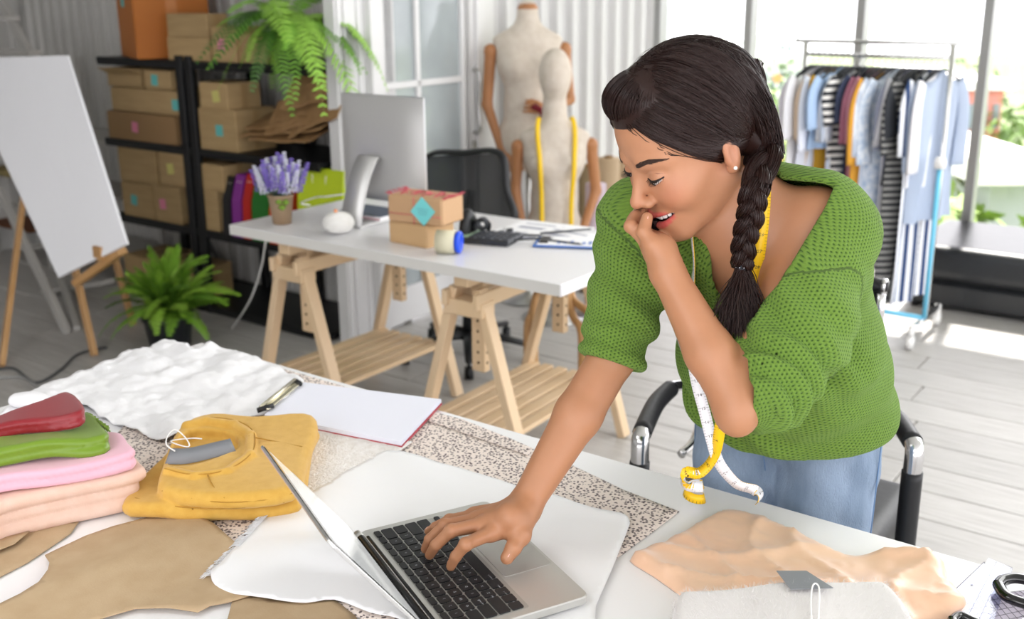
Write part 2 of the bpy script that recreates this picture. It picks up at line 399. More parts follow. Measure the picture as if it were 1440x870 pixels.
# door with glass panes
mb = MB(); fr = 3.43, 4.26
for w in (3.45, 4.2): mb.box(P(DU+.01, w, 1.2), (.06, .06, 2.4), ROOM, .004)
mb.box(P(DU+.01, 3.83, 2.38), (.06, .8, .06), ROOM, .004); mb.box(P(DU+.0, 4.28, 1.2), (.04, .1, 2.4), ROOM)
mb.box(P(DU, 3.83, CEIL/2+1.2), (.04, .95, CEIL-2.4), ROOM)
door = mb.build('door_1', white_paint); door['kind'] = 'structure'
mb = MB()
for w in (3.5, 4.11): mb.box(P(DU, w, 1.2), (.045, .05, 2.3), ROOM, .004)
mb.box(P(DU, 4.12, 1.2), (.045, .1, 2.3), ROOM, .004)
mb.box(P(DU, 3.8, .1), (.045, .66, .17), ROOM, .004); mb.box(P(DU, 3.8, 2.31), (.045, .66, .08), ROOM, .004)
mb.build('door_leaf', white_paint, door)
mb = MB(); mb.box(P(DU, 3.755, 1.2), (.035, .028, 2.2), ROOM, .003)
for z in (.45, 1.135, 1.78): mb.box(P(DU, 3.79, z), (.035, .6, .03), ROOM, .003)
mb.build('glazing_bar', white_paint, door)
pane_m = mat('dark_glass_pane', 'a9b2b4', .08, .0, '8a9294', 1.4, spec=.8)
for w0, w1 in ((3.52, 3.742), (3.77, 4.09)):
    for z0, z1 in ((.18, .435), (.465, 1.12), (1.15, 1.765), (1.795, 2.27)):
        mb = MB(); mb.box(P(DU-.004, (w0+w1)/2, (z0+z1)/2), (.008, w1-w0, z1-z0), ROOM); mb.build('pane', pane_m, door)
mb = MB(); pts = [P(DU+.02, 4.15, 1.17), P(DU+.05, 4.15, 1.175), P(DU+.065, 4.15, 1.13), P(DU+.055, 4.15, 1.0), P(DU+.065, 4.15, .9), P(DU+.05, 4.15, .865), P(DU+.02, 4.15, .868)]
mb.tube(smooth_path(pts, 5), .009, 8); mb.build('door_handle', mat('brushed_steel', 'b9b9b7', .3, 1), door)
mb = MB(); mb.box(P(DU+.026, 4.15, .8), (.006, .035, .05), ROOM, .002); mb.build('lock_plate', MATS['brushed_steel'], door)
# window wall
alu = mat('window_aluminium', '9c9d9c', .35, .4)
mb = MB(); mb.box(P(DU+.03, WF-.02, CEIL/2), (.1, .1, CEIL), ROOM, .005); o = mb.build('trim_2', alu); o['kind'] = 'structure'
k = 0; u0 = -3.285; step = .6635
gl = glass_mat('window_glass', 'ffffff', .05)
while u0 + k*step < UR-.1:
    a = u0+k*step; b = a+step
    mb = MB(); mb.box(P(b, WF, (CEIL+.12)/2), (.05, .1, CEIL-.12), ROOM, .004); mb.box(P((a+b)/2, WF, .06), (step-.05, .1, .12), ROOM, .004); mb.box(P((a+b)/2, WF, CEIL-.04), (step-.05, .1, .08), ROOM, .004)
    o = mb.build('window_%d' % (k+1), alu); o['kind'] = 'structure'
    mb = MB(); mb.box(P((a+b)/2, WF+.01, CEIL/2+.02), (step-.05, .006, CEIL-.2), ROOM); mb.build('window_pane', gl, o); k += 1
# window openings on the right side of the room
for j in range(7):
    w = WB+j*1.24+.5
    mb = MB(); mb.box(P(UR, w, CEIL/2), (.08, .06, CEIL), ROOM, .004); o = mb.build('trim_%d' % (3+j), alu); o['kind'] = 'structure'
# ================================================================== OUTSIDE
gm = mat('lawn_far_below', '76835c', .9, 0, '66734c', .3)
mb = MB(); mb.box(P((UL-1.2)/2, WB, CEIL/2), (-1.2-UL, .08, CEIL), ROOM); o = mb.build('wall_front', white_paint); o['kind'] = 'structure'  # unseen wall added to keep sky light off the left side
mb = MB(); mb.box((6, 60, -5.1), (240, 108, .2)); o = mb.build('outdoor_ground', gm); o['kind'] = 'structure'
random.seed(11)
def tree(x, y, top, r, col, label, flower=None, group='trees outside the window'):
    t = thing('tree', label, 'tree', (x, y, -5), random.random()*6, group)
    q = MB(); q.tube([(x, y, -5), (x+.1, y, -4+(top+4)*.3), (x, y+.1, top-r*.8)], [.16, .12, .06], 7); q.build('trunk', mat('bark', '6d5a48', .9), t)
    q = MB(); nl = int(650*max(1, r/2.2))
    blobs = [(Vector((x, y, top-r))+Vector((random.gauss(0, .5), random.gauss(0, .5), random.gauss(0, .4)))*r, r*random.uniform(.35, .65)) for _ in range(9)]
    for _ in range(nl*2):
        c, rr = random.choice(blobs); d = Vector((random.gauss(0, 1), random.gauss(0, 1), random.gauss(0, 1))).normalized()
        p = c+d*rr*random.uniform(.7, 1.05); s = random.uniform(.09, .2)
        a = Vector((random.gauss(0, 1), random.gauss(0, 1), random.gauss(0, 1))).normalized(); b_ = a.cross(d).normalized() if a.cross(d).length > .01 else Vector((1, 0, 0)); a = b_.cross(d+a*.5).normalized()
        q.add([p-a*s, p+b_*s*.5, p+a*s, p-b_*s*.5], [(0, 1, 2, 3)])
    q.build('foliage', mat('leaf_'+col, col, .6, 0, '%s' % col, rnd=.12), t)
    if flower:
        q = MB()
        for _ in range(60):
            c, rr = random.choice(blobs); d = Vector((random.gauss(0, 1), random.gauss(0, 1)-.6, random.gauss(0, 1))).normalized(); p = c+d*rr*1.05; s = .13
            q.add([p+Vector((s, 0, 0)), p+Vector((0, 0, s)), p-Vector((s, 0, 0)), p-Vector((0, 0, s))], [(0, 1, 2, 3)])
        q.build('blossom', mat('blossom_'+flower, flower, .6), t)
G1, G2, G3 = '67853c', '86a04c', '4d6b38'
spec = [(1075, 112, 24, 2.4, G1, 'd79a5b', 'green tree with orange blossom left of the clothes rail'), (1065, 175, 15, 1.8, G2, None, 'yellow green bush-like tree low behind the woman and left of the rail'),
        (1100, 85, 40, 3.4, G3, None, 'distant dark green tree above the left end of the rail'),
        (1345, 88, 36, 3.2, G3, None, 'dark green tree beyond the red and white building'), (1420, 82, 30, 3.0, G1, None, 'tall green tree at the right edge of the view'),
        (1372, 158, 17, 2.0, G2, None, 'light green tree framed by the rightmost window mullion'), (1430, 165, 14, 1.5, G1, 'c9b07a', 'green tree beside the white roof at the far right'),
        (1340, 190, 12, 1.4, G2, None, 'pale green tree behind the right end of the rail'), (1400, 252, 10, 1.2, G1, None, 'low green shrub-like tree over the black bench'),
        (1438, 268, 9, 1.0, G2, None, 'low shrub-like tree at the right edge over the bench'), (1180, 130, 26, 2.6, G2, None, 'light green tree behind the white shirts on the rail'),
        (1260, 120, 28, 2.6, G1, None, 'green tree behind the middle of the clothes rail'), (955, 95, 34, 2.2, G3, None, 'green tree behind the head of the woman'), (1352, 262, 9.5, 1.0, G1, None, 'low green shrub-like tree right of the hanging clothes')]
for x, y, Y, r, c, fl, lab in spec:
    d = ray(x, y); p = C0+d*Y/d[1]; tree(p[0], p[1], p[2], r, c, lab, fl)
def block(x0, x1, ytop, Y, col, label, name='building', roof=None, rh=.0, wins=0, depth=6, rows=1):
    d0, d1 = ray(x0, ytop), ray(x1, ytop); a = C0+d0*Y/d0[1]; b = C0+d1*Y/d1[1]; zt = float(a[2]); cx = (a[0]+b[0])/2; wx = b[0]-a[0]
    t = thing(name, label, 'building', (cx, Y+depth/2, -5))
    q = MB(); q.box((cx, Y+depth/2, (zt-5)/2), (wx, depth, zt+5)); wl_ = q.build('wall', mat('render_'+col, col, .8), t)
    q = MB(); q.box((cx, Y+depth/2, zt+.12), (wx+.5, depth+.5, .24 if not rh else rh)); q.build('roof', mat('roof_'+(roof or col), roof or col, .7), t)
    for r_ in range(rows):
        for i in range(wins):
            q = MB(); q.box((a[0]+wx*(i+.5)/wins, Y-.02, zt-.75-r_*1.3), (wx/wins*.5, .08, .7), None, .01); q.build('window', mat('far_window', '8d9aa3', .2), wl_)
block(1345, 1412, 126, 30, 'd98f86', 'red building with a white roof beyond the trees on the right', roof='f2f0ee', wins=4, rows=2)
block(1395, 1450, 255, 11, 'b9bec2', 'small grey shed with a bright white flat roof at the far right', 'shed', roof='f6f4f0', depth=3)
block(1086, 1116, 55, 70, 'e4e9ee', 'tall pale block on the hazy skyline left of the clothes rail', wins=3, rows=4)
block(905, 942, 8, 40, 'd4dde6', 'pale tower with a red band seen through the leftmost window', wins=3, rows=3)
block(1060, 1128, 88, 46, 'e6ebe8', 'long pale low building on the skyline beside the tall block', wins=6)
# ================================================================== STORAGE SHELF
blk = mat('black_steel', '17181a', .45, .3); kraft = mat('kraft_box', 'b2976c', .75, 0, 'a68b61', 6, (1, 1, 6), rnd=.08); kraftd = mat('kraft_dark', '93744f', .75)
SH = [.035, .425, .825, 1.238]
sh = thing('storage_shelf', 'black steel storage shelf full of brown boxes against the corrugated wall', 'shelf', P(-4.1, 3.4, 0), math.atan2(Uv.y, Uv.x))
for z in SH:
    q = MB(); q.box(P(-4.15, 3.4, z-.015), (1.58, .42, .024), ROOM, .003)
    for w in (3.2, 3.6): q.box(P(-4.15, w, z-.02), (1.58, .012, .04), ROOM, .002)
    q.build('shelf_board', blk, sh)
for u, w in ((-4.27, 3.2), (-4.2, 3.2), (-4.24, 3.6), (-3.84, 3.6), (-4.9, 3.6), (-3.4, 3.6)):
    q = MB(); q.box(P(u, w, .63), (.05, .03, 1.26), ROOM, .003); q.build('post', blk, sh)
q = MB(); q.tube([P(-4.9, 3.6, .45), P(-4.55, 3.62, .02)], .012, 6); q.build('brace', mat('grey_steel', '70706e', .5, .5), sh)
note_c = {'teal': '62b8b4', 'pink': 'd9849f', 'yellow': 'c9c374'}
def carton(x0, x1, yt, z, w, depth, label, note=None, name='cardboard_box', m=None, group=None, dz=0, rot=0, ztop=None, nx=.5, nz=.5, open_=False):
    a = atw(x0, yt, w); b = atw(x1, yt, w); ua, ub = uw(a)[0], uw(b)[0]; zt = ztop or (a.z+b.z)/2; h = zt-z; wd = ub-ua
    c = P((ua+ub)/2, w+depth/2, z); R = ROOM @ Rz(rot); cc = lambda x, y, zz: c + R @ Vector((x, y, zz))
    t = thing(name, label, 'box', c, math.atan2(Uv.y, Uv.x)+rot, group)
    q = MB(); m = m or kraft
    if open_:
        th = .006
        q.box(cc(0, 0, th/2), (wd, depth, th), R); q.box(cc(0, -depth/2+th/2, h/2), (wd, th, h), R); q.box(cc(0, depth/2-th/2, h/2), (wd, th, h), R)
        q.box(cc(-wd/2+th/2, 0, h/2), (th, depth, h), R); q.box(cc(wd/2-th/2, 0, h/2), (th, depth, h), R)
    else: q.box(cc(0, 0, h/2), (wd, depth, h), R, .003)
    q.build('body', m, t)
    if not open_:
        q = MB(); q.box(cc(-wd*.26, 0, h+.0012), (wd*.46, depth*.98, .0024), R); q.box(cc(wd*.26, 0, h+.0012), (wd*.46, depth*.98, .0024), R); q.build('flap', m, t)
        q = MB(); q.box(cc(wd/2+.0008, 0, h/2), (.0016, .035, h*.96), R); q.build('side_seam', mat('kraft_tape', 'a3865b', .4), t)
    else:
        q = MB(); q.box(cc(0, -depth/2-.03, h-.012), (wd*.96, .06, .003), R @ Matrix.Rotation(-.5, 3, 'X')); q.build('flap', m, t)
    if note:
        q = MB(); q.box(cc(wd*(nx-.5), -depth/2-.0015, h*nz), (.048, .002, .052), R @ Matrix.Rotation(random.uniform(-.15, .15), 3, 'Y')); q.build('sticky_note', mat('note_'+note, note_c[note], .7), t)
    return t
A_, G_ = 'cardboard boxes on the storage shelf', None
orange = mat('orange_card', 'b26a22', .6, 0, 'a8601c', 2)
t = thing('cardboard_box', 'big orange box on top of the black shelf with a teal note', 'box', P(-4.62, 3.43, SH[3]), 0, A_)
R = ROOM @ Rz(-.42); c = P(-4.6, 3.37, SH[3])
q = MB(); q.box(c+Vector((0, 0, .24)), (.40, .36, .48), R, .004); q.build('body', orange, t)
q = MB(); q.box(c+R @ Vector((-.03, -.182, .3)), (.06, .003, .11), R @ Matrix.Rotation(.1, 3, 'Y')); q.build('sticky_note', mat('note_teal', note_c['teal'], .7), t)
q = MB(); q.box(c+R @ Vector((.201, 0, .24)), (.002, .05, .46), R); q.build('tape_strip', mat('orange_tape', 'b5702e', .35), t)
q = MB(); q.box(c+R @ Vector((.0, 0, .4815)), (.39, .35, .003), R); q.build('flap', orange, t)
z = SH[3]
carton(234, 292, 51, z, 3.2, .12, 'small brown box under another on the top board, right of the orange box', ztop=z+.105, group=A_)
carton(233, 290, 20, z+.108, 3.2, .12, 'small plain brown box topmost beside the orange box', group=A_)
carton(296, 330, 38, z, 3.2, .16, 'upright brown box with a pink note on the top board', 'pink', group=A_, nx=.4)
carton(332, 384, 49, z, 3.22, .18, 'brown box beside the black fern pot on the top board', group=A_)
z = SH[2]
carton(150, 244, 160, z, 3.2, .3, 'long dark brown box with a pink note, lowest of its stack', 'pink', m=kraftd, group=A_, nx=.42)
zz = atw(200, 159, 3.2).z+.003
carton(155, 252, 126, zz, 3.2, .26, 'wide brown box with a teal note at its right end', 'teal', group=A_, nx=.93, nz=.45)
z3 = atw(200, 125, 3.2).z+.004
carton(150, 198, 96, z3, 3.2, .2, 'small open brown box at the left end of the shelf', group=A_, open_=True)
carton(202, 238, 100, z3, 3.2, .16, 'small brown box with a teal note on a stack left of the post', 'teal', group=A_, nx=.4)
carton(278, 330, 154, z, 3.2, .24, 'brown box with a teal note right of the shelf post', 'teal', group=A_, nx=.55)
carton(279, 318, 117, atw(300, 154, 3.2).z+.003, 3.2, .2, 'brown box with a yellow note on top of the teal noted one', 'yellow', group=A_, nx=.6)
z = SH[1]
carton(170, 212, 258, z, 3.2, .25, 'brown box with a teal note on the third board of the shelf', 'teal', group=A_, nx=.4)
carton(214, 251, 262, z, 3.2, .25, 'brown box with a pink note on the third board of the shelf', 'pink', group=A_, nx=.35)
zz = atw(190, 257, 3.2).z+.003
carton(164, 216, 202, zz, 3.2, .22, 'tall plain brown box above the teal noted box', group=A_)
carton(221, 258, 213, atw(232, 261, 3.2).z+.003, 3.2, .22, 'brown box with a yellow note left of the post', 'yellow', group=A_, nx=.45)
carton(279, 304, 268, z, 3.2, .2, 'narrow brown box left of the black paper bag', group=A_)
carton(279, 312, 232, atw(290, 268, 3.2).z+.003, 3.2, .2, 'plain brown box behind the black bag, stacked high', group=A_)
z = SH[0]
carton(174, 222, 362, z, 3.2, .26, 'brown box lowest left on the bottom board', group=A_)
carton(232, 272, 376, z, 3.2, .24, 'brown box on the bottom board beside the shelf post', group=A_)
# paper bags on the third board
def paper_bag(u, w, z, wd, dp, h, col, label, yaw=0, handle='f0ead8', cat='bag', group='coloured paper bags on the shelf'):
    R = ROOM @ Rz(yaw); c = P(u, w, z); t = thing('paper_bag', label, cat, c, 0, group); m = mat('bag_'+col, col, .45, rnd=0)
    q = MB(); vs = []
    for zz, s in ((0, 1), (h*.6, .9), (h, .55)):
        for x, y in ((-1, -1), (0, -1), (1, -1), (1, 0), (1, 1), (0, 1), (-1, 1), (-1, 0)):
            ins = .25 if (y == 0 and zz > 0) else 0
            vs.append(c+R @ Vector((x*wd/2*(1-ins*(.1 if zz < h else .5)), y*dp/2*s, zz)))
    fs = [(i*8+k, i*8+(k+1) % 8, i*8+8+(k+1) % 8, i*8+8+k) for i in range(2) for k in range(8)]+[tuple(range(7, -1, -1))]
    q.add(vs, fs); q.build('body', m, t)
    for s in (-1, 1):
        q = MB(); hh = [c+R @ Vector((x*wd, s*(dp*.3+.004), zz)) for x, zz in ((-.18, h-.03), (-.16, h-.08), (-.05, h-.14), (.04, h-.145), (.1, h-.1), (.13, h-.03))]
        if cat: q.tube(smooth_path(hh, 4), .003, 6); q.build('handle', mat('cord_'+handle, handle, .7), t)
    return t
z = SH[1]
for x0, x1, yt, col, nm in ((305, 316, 250, '161618', 'black'), (318, 331, 248, '7c2a86', 'purple'), (333, 344, 248, 'b22119', 'red'), (346, 369, 251, '1f6a23', 'dark green'), (371, 382, 262, 'd0491f', 'orange')):
    a, b = uw(atw(x0, yt, 3.17))[0], uw(atw(x1, yt, 3.17))[0]
    paper_bag((a+b)/2, 3.29, z, .0+(b-a)*.98, .22, atw((x0+x1)/2, yt, 3.17).z-z, col, nm+' paper bag standing on the third shelf board', 0)
a, b = uw(atw(412, 240, 3.2))[0], uw(atw(474, 236, 3.2))[0]
paper_bag((a+b)/2, 3.27, z, b-a, .12, atw(440, 238, 3.2).z-z, 'c3d92b', 'lime green paper bag with white cord handles behind the desk', 0)
# crumpled brown paper bags on the second board
random.seed(5); km = mat('brown_paper', '9a7850', .7, 0, '85643f', 12, bump=.3, bscale=30)
for i, (x0, y0, x1, y1, tl) in enumerate([(338, 200, 450, 188, .05), (350, 205, 440, 205, .0), (345, 190, 430, 175, .09), (395, 160, 455, 150, .3), (372, 195, 462, 175, .14), (405, 200, 474, 170, .24)]):
    a = atw(x0, y0, 3.2); b = atw(x1, y1, 3.22); n = (b-a); L = n.length; d = n.normalized(); hgt = .09 if i < 3 else .14
    q = MB(); nx, ny = 9, 6; vs = []; bk = []
    for iy in range(ny):
        for ix in range(nx):
            s, r_ = ix/(nx-1), iy/(ny-1)
            p = a+d*L*s+Vv*(.28*r_*(1 if i < 3 else .35))+Vector((0, 0, 1))*(r_*hgt+.006*math.sin(s*6+i)+.010*N(s*5, r_*5, i*3)+.018)
            p.z = max(p.z, SH[2]+.004+.006*i); vs.append(p); bk.append(p+Vector((0, 0, .010+.006*math.sin(s*3.1)*math.sin(r_*3.1))))
    fs = [(iy*nx+ix, iy*nx+ix+1, iy*nx+nx+ix+1, iy*nx+nx+ix) for iy in range(ny-1) for ix in range(nx-1)]; k = nx*ny
    fs2 = [(k+f[3], k+f[2], k+f[1], k+f[0]) for f in fs]; br = list(range(nx))+[nx*j+nx-1 for j in range(1, ny)]+list(range(nx*ny-2, nx*(ny-1)-1, -1))+[nx*j for j in range(ny-2, 0, -1)]
    q.add(vs+bk, [f[::-1] for f in fs]+[f[::-1] for f in fs2]+[(br[j], br[(j+1) % len(br)], k+br[(j+1) % len(br)], k+br[j]) for j in range(len(br))])
    o = q.build('flat_paper_bag', km); o.data.materials[0] = km
    tag(o, ['flat brown paper bag at the bottom of the crumpled pile, pointing left', 'lowest flat brown paper bag lying on the second board', 'flat brown paper bag in the middle of the pile with a raised edge', 'brown paper bag standing upright behind the pile', 'creased brown paper bag leaning over the pile', 'brown paper bag leaning at the right end of the pile'][i], 'bag', 'brown paper bags on the second board')
# ferns
def frond_mesh(L, droop, seed, wid=.1):
    rnd = random.Random(seed); q = MB(); pts = []; n = 16
    for i in range(n+1):
        t = i/n; pts.append(Vector((L*(t-.15*t*t*droop), .04*L*math.sin(t*3+seed), L*(.75*t-droop*t*t))))
    q.tube(pts, [.0028*(1-.7*i/n) for i in range(n+1)], 4)
    for i in range(2, n+1):
        for k in (0, .5):
            t = (i-k)/n; p = pts[i].lerp(pts[i-1], k); d = (pts[i]-pts[i-1]).normalized(); side = d.cross(Vector((0, 0, 1))).normalized()
            w = wid*math.sin(math.pi*min(1, t*.82+.12))**.8*rnd.uniform(.85, 1.1)
            for s in (-1, 1):
                e = p+side*s*w+d*w*.35+Vector((0, 0, -.25*w+rnd.uniform(-.1, .1)*w)); h = d*.3*w+Vector((0, 0, .02*w))
                h = d*.011
                q.add([p-h, p.lerp(e, .5)-h*1.3, e, p.lerp(e, .5)+h*1.3, p+h], [(0, 1, 2, 3, 4)] if s > 0 else [(4, 3, 2, 1, 0)])
    return q
def fern(name, label, c, n, Lr, droop, wid, mcol, pot, group, seed=3, bias=None, elr=(.15, 1.1)):
    t = thing(name, label, 'plant', (c[0], c[1], pot[0])); rnd = random.Random(seed); ms = []
    for v in range(5):
        q = frond_mesh(1., droop[0]+(droop[1]-droop[0])*v/4, v+seed, wid/((Lr[0]+Lr[1])/2))
        o = q.build('frond', mcol[v % len(mcol)], None, Vector((0, 0, 0))); ms.append(o.data); bpy.data.objects.remove(o)
    for i in range(n):
        o = bpy.data.objects.new('frond', ms[i % 5]); COL.objects.link(o); o.parent = t; o.location = (rnd.uniform(-.03, .03), rnd.uniform(-.03, .03), c[2]-pot[0])
        a = i*2.399+rnd.uniform(-.3, .3); s = rnd.uniform(*Lr)
        if bias: s *= 1+bias[1]*math.cos(a-bias[0])
        o.rotation_euler = (rnd.uniform(-.3, .3), -rnd.uniform(*elr)+.5, a); o.scale = (s, s, s)
    z0, z1, r0, r1 = pot
    q = MB(); q.lathe((c[0], c[1], 0), [(0, z0), (r0, z0), (r1, z1), (r1+.008, z1), (r1+.008, z1-.02), (r1-.008, z1-.012), (0, z1-.015)], 20); q.build('pot', mat('dark_pot', '2a2d33', .35), t); return t
gA = [mat('fern_a', '6f9a2e', .5, rnd=.12), mat('fern_b', '87b03c', .5, rnd=.12), mat('fern_c', '557d26', .5, rnd=.1)]
gB = [mat('fern_d', '74a838', .5, rnd=.12), mat('fern_e', '96c64e', .5, rnd=.12), mat('fern_f', '3f6a22', .5, rnd=.1)]
pf = atz(240, 485, 0)
fern('potted_fern', 'bushy green fern in a pot on the floor below the easel', (pf.x, pf.y, .14), 80, (.24, .36), (.35, .95), .045, gA, (0, .15, .09, .11), None, 3, elr=(.3, 1.5))
ph = atw(404, 60, 3.2)
fern('hanging_fern', 'green fern in a black pot on top of the storage shelf', (ph.x, ph.y, SH[3]+.15), 46, (.24, .42), (.9, 1.9), .05, gB, (SH[3], SH[3]+.14, .055, .07), None, 8, bias=(-.75, .35))
# ================================================================== EASEL
pine = mat('pine_wood', 'c39a6b', .5, 0, 'b58a58', 5, (1, 1, .12)); birch = mat('birch_wood', 'd6bc9a', .45, 0, 'd0b48e', 5, (1, 1, .12), rnd=.04)
e1, e2 = atz(136, 492, 0), atz(188, 455, 0)
top = atw(60, -40, 2.75)
ez = thing('easel', 'pine easel holding a large blank white board', 'easel', atz(100, 500, 0))
def leg_(px0, z0, px1, w1, wd=.035, name='leg'):
    a = atz(px0[0], px0[1], z0); b = atw(px1[0], px1[1], w1); q = MB(); q.bar(a, b, wd, .022, Vv); q.build(name, pine, ez)
leg_((133, 500), 0, (66, 200), 2.62); leg_((187, 456), 0, (112, 180), 2.68); leg_((2, 516), 0, (44, 190), 2.85, .045)
q = MB(); a, b = atw(108, 398, 2.4), atw(172, 352, 2.45); q.bar(a, b, .05, .03); q.build('canvas_ledge', pine, ez)
q = MB(); a, b = atw(128, 368, 2.4), atw(150, 345, 2.4); q.box(atw(140, 356, 2.41), (.055, .03, .06), ROOM, .003); q.build('clamp', pine, ez)
c = [atw(82, 390, 2.36), atw(178, 343, 2.42), atw(94, 78, 2.62), atw(-62, 82, 2.56)]
nrm = (c[1]-c[0]).cross(c[3]-c[0]).normalized(); q = MB(); q.add([p for p in c]+[p+nrm*.012*(-1 if nrm.y < 0 else 1) for p in c], [(0, 1, 2, 3), (7, 6, 5, 4), (0, 4, 5, 1), (1, 5, 6, 2), (2, 6, 7, 3), (3, 7, 4, 0)])
o = q.build('white_board', mat('blank_canvas', 'f8f9fd', .6)); tag(o, 'large blank white board leaning on the wooden easel', 'board')
# step ladder behind the easel
lad = mat('ladder_paint', 'b4b2ad', .5); t = thing('step_ladder', 'pale grey step ladder behind the white board', 'ladder', P(-4.95, 2.85, 0))
for (a, za, b, wb) in (((95, 468), 0, (0, 268), 2.9), ((42, 76), None, (2, 0), 3.1), ((108, 465), 0, (84, 385), 3.0)):
    p0 = atz(*a, 0) if za == 0 else atw(*a, 3.05); p1 = atw(*b, wb); q = MB(); q.bar(p0, p1, .05, .03, Vv); q.build('side_rail', lad, t)
for (a, b) in (((0, 287), (24, 290)), ((30, 348), (68, 345)), ((62, 410), (152, 396)), ((0, 72), (50, 74)), ((0, 24), (18, 26))):
    w_ = 2.95; p0, p1 = atw(*a, w_), atw(*b, w_); q = MB(); q.bar(p0, p1, .08, .02); q.build('step', lad, t)
for i, (x0, x1, yt, zb) in enumerate(((-30, 34, 172, .80), (-20, 26, 240, .5), (-30, 40, 318, .18))):
    a, b = atw(x0, yt, 3.25), atw(x1, yt, 3.25); c = (a+b)/2; h = c.z-zb
    t = thing('storage_crate', ['brown box high behind the ladder at the left edge', 'olive brown box in the middle behind the ladder at the left edge', 'dark orange brown box low behind the ladder at the left edge'][i], 'box', Vector((c.x, c.y, zb)), 0, 'boxes behind the ladder')
    q = MB(); q.box(Vector((c.x, c.y, zb+h/2))+Vv*.12, ((b-a).length, .24, h), ROOM, .003); q.build('body', [kraftd, mat('olive_box', '8f7f52', .7), mat('rust_box', '6b3d1d', .7)][i], t)
    q = MB(); q.box(Vector((c.x, c.y, zb+h+.003))+Vv*.12, ((b-a).length*.98, .235, .006), ROOM); q.build('lid', [kraftd, mat('olive_box', '8f7f52', .7), mat('rust_box', '6b3d1d', .7)][i], t)
t = thing('side_shelf', 'grey shelving carrying boxes at the left edge behind the ladder', 'shelf', P(-5.4, 3.4, 0))
for z in (.17, .49, .79):
    q = MB(); q.box(P(-5.35, 3.4, z-.008), (.7, .34, .016), ROOM); q.build('shelf_board', lad, t)
for u, w in ((-5.05, 3.56), (-5.68, 3.24), (-5.68, 3.56)):
    q = MB(); q.box(P(u, w, .6), (.03, .03, 1.2), ROOM); q.build('post', lad, t)
# cables on the floor and the white wire under the desk
q = MB(); q.tube(smooth_path([atz(-10, 520, .006), atz(20, 518, .006), atz(50, 538, .006), atz(85, 520, .006), atz(110, 498, .006), atz(150, 488, .006)], 6), .006, 6)
tag(q.build('power_cable', mat('grey_cable', '4b4c4f', .5)), 'dark grey cable lying on the floor by the potted fern', 'cable')
q = MB(); q.tube(smooth_path([atz(-10, 532, .006), atz(30, 530, .006), atz(60, 545, .006), atz(90, 540, .006)], 6), .005, 6)
tag(q.build('thin_cable', mat('pale_cable', '9c9c9a', .5)), 'pale grey cable on the floor at the left edge', 'cable')
# ================================================================== DESK WITH TRESTLES
dk = thing('desk_top', 'long white desk top resting on two wooden trestles', 'desk', P(-2.25, 2.69, .71), math.atan2(Uv.y, Uv.x))
DT = .75
q = MB(); q.box(P(-2.25, 2.69, DT-.018), (1.41, .66, .036), ROOM, .002); q.build('board', mat('desk_white', 'e8e8ea', .3, coat=.2), dk)
q = MB(); q.box(P(-2.25, 2.3595, DT-.018), (1.4, .001, .034), ROOM); q.build('edge_band', mat('desk_edge', 'd2d1cc', .5), dk)
def trestle(c, ang, label, first=None):
    if first: return copy_tree(first, Vector((c[0], c[1], 0)), ang, label)
    R = Rz(ang); C_ = Vector((c[0], c[1], 0)); g = lambda x, y, z: C_ + R @ Vector((x, y, z))     # local y = along the beam, x = leg spread
    t = thing('trestle', label, 'trestle', C_, ang, 'wooden trestles under the desk')
    for y in (-.3, .3):
        for s in (-1, 1):
            q = MB(); q.bar(g(s*.235, y, .0), g(s*.045, y, .66), .03, .045, Vector(R @ Vector((0, 1, 0)))); 
            q.build('leg', birch, t)
        q = MB(); q.box(g(0, y+.0, .60), (.15, .07, .05), R, .003); q.build('bracket', birch, t)
        q = MB(); q.box(g(0, y*.8, .54), (.05, .03, .34), R, .002); hp_ = q.build('height_post', birch, t)
        q = MB()
        for k in range(6):
            q.tube([g(-.0255, y*.8, .4+k*.035), g(.0255, y*.8, .4+k*.035)], .005, 8)
            q.tube([g(0, y*.8-.0155, .4+k*.035), g(0, y*.8+.0155, .4+k*.035)], .005, 8)
        q.build('peg_hole', mat('dark_hole', '4a3320', .8), hp_)
        for s in (-1, 1):
            q = MB(); q.tube([g(s*.055, y-.025, .6), g(s*.055, y+.025, .6)], .011, 10); q.build('bolt', mat('brushed_steel', 'b9b9b7', .3, 1), t)
    q = MB(); q.box(g(0, 0, .69), (.055, .68, .04), R, .003); q.build('beam', birch, t)
    for s in (-1, 1):
        q = MB(); q.box(g(s*.06, 0, .63), (.02, .7, .05), R, .003); q.build('rail', birch, t)
        q = MB(); q.box(g(0, s*.29, .18), (.36, .025, .02), R, .002); q.build('cross_bar', birch, t)
    for k in range(6):
        q = MB(); q.box(g(-.15+k*.06, 0, .2), (.042, .62, .016), R, .002); q.build('slat', birch, t)
    return t
tr1 = trestle((-.585, 3.79), -.63, 'left wooden trestle of the desk, below the monitor')
tr2 = trestle((.035, 3.37), -.60, 'right wooden trestle of the desk, nearest the woman', tr1)
# white wire hanging from the desk
q = MB(); q.tube(smooth_path([atw(376, 322, 2.6), atw(372, 350, 2.62), atw(365, 385, 2.7), atw(350, 425, 2.8), atz(326, 462, .01)], 6), .004, 6); tag(q.build('white_wire', mat('white_plastic', 'e8e8e6', .4)), 'white wire hanging from the left end of the desk to the floor', 'cable')
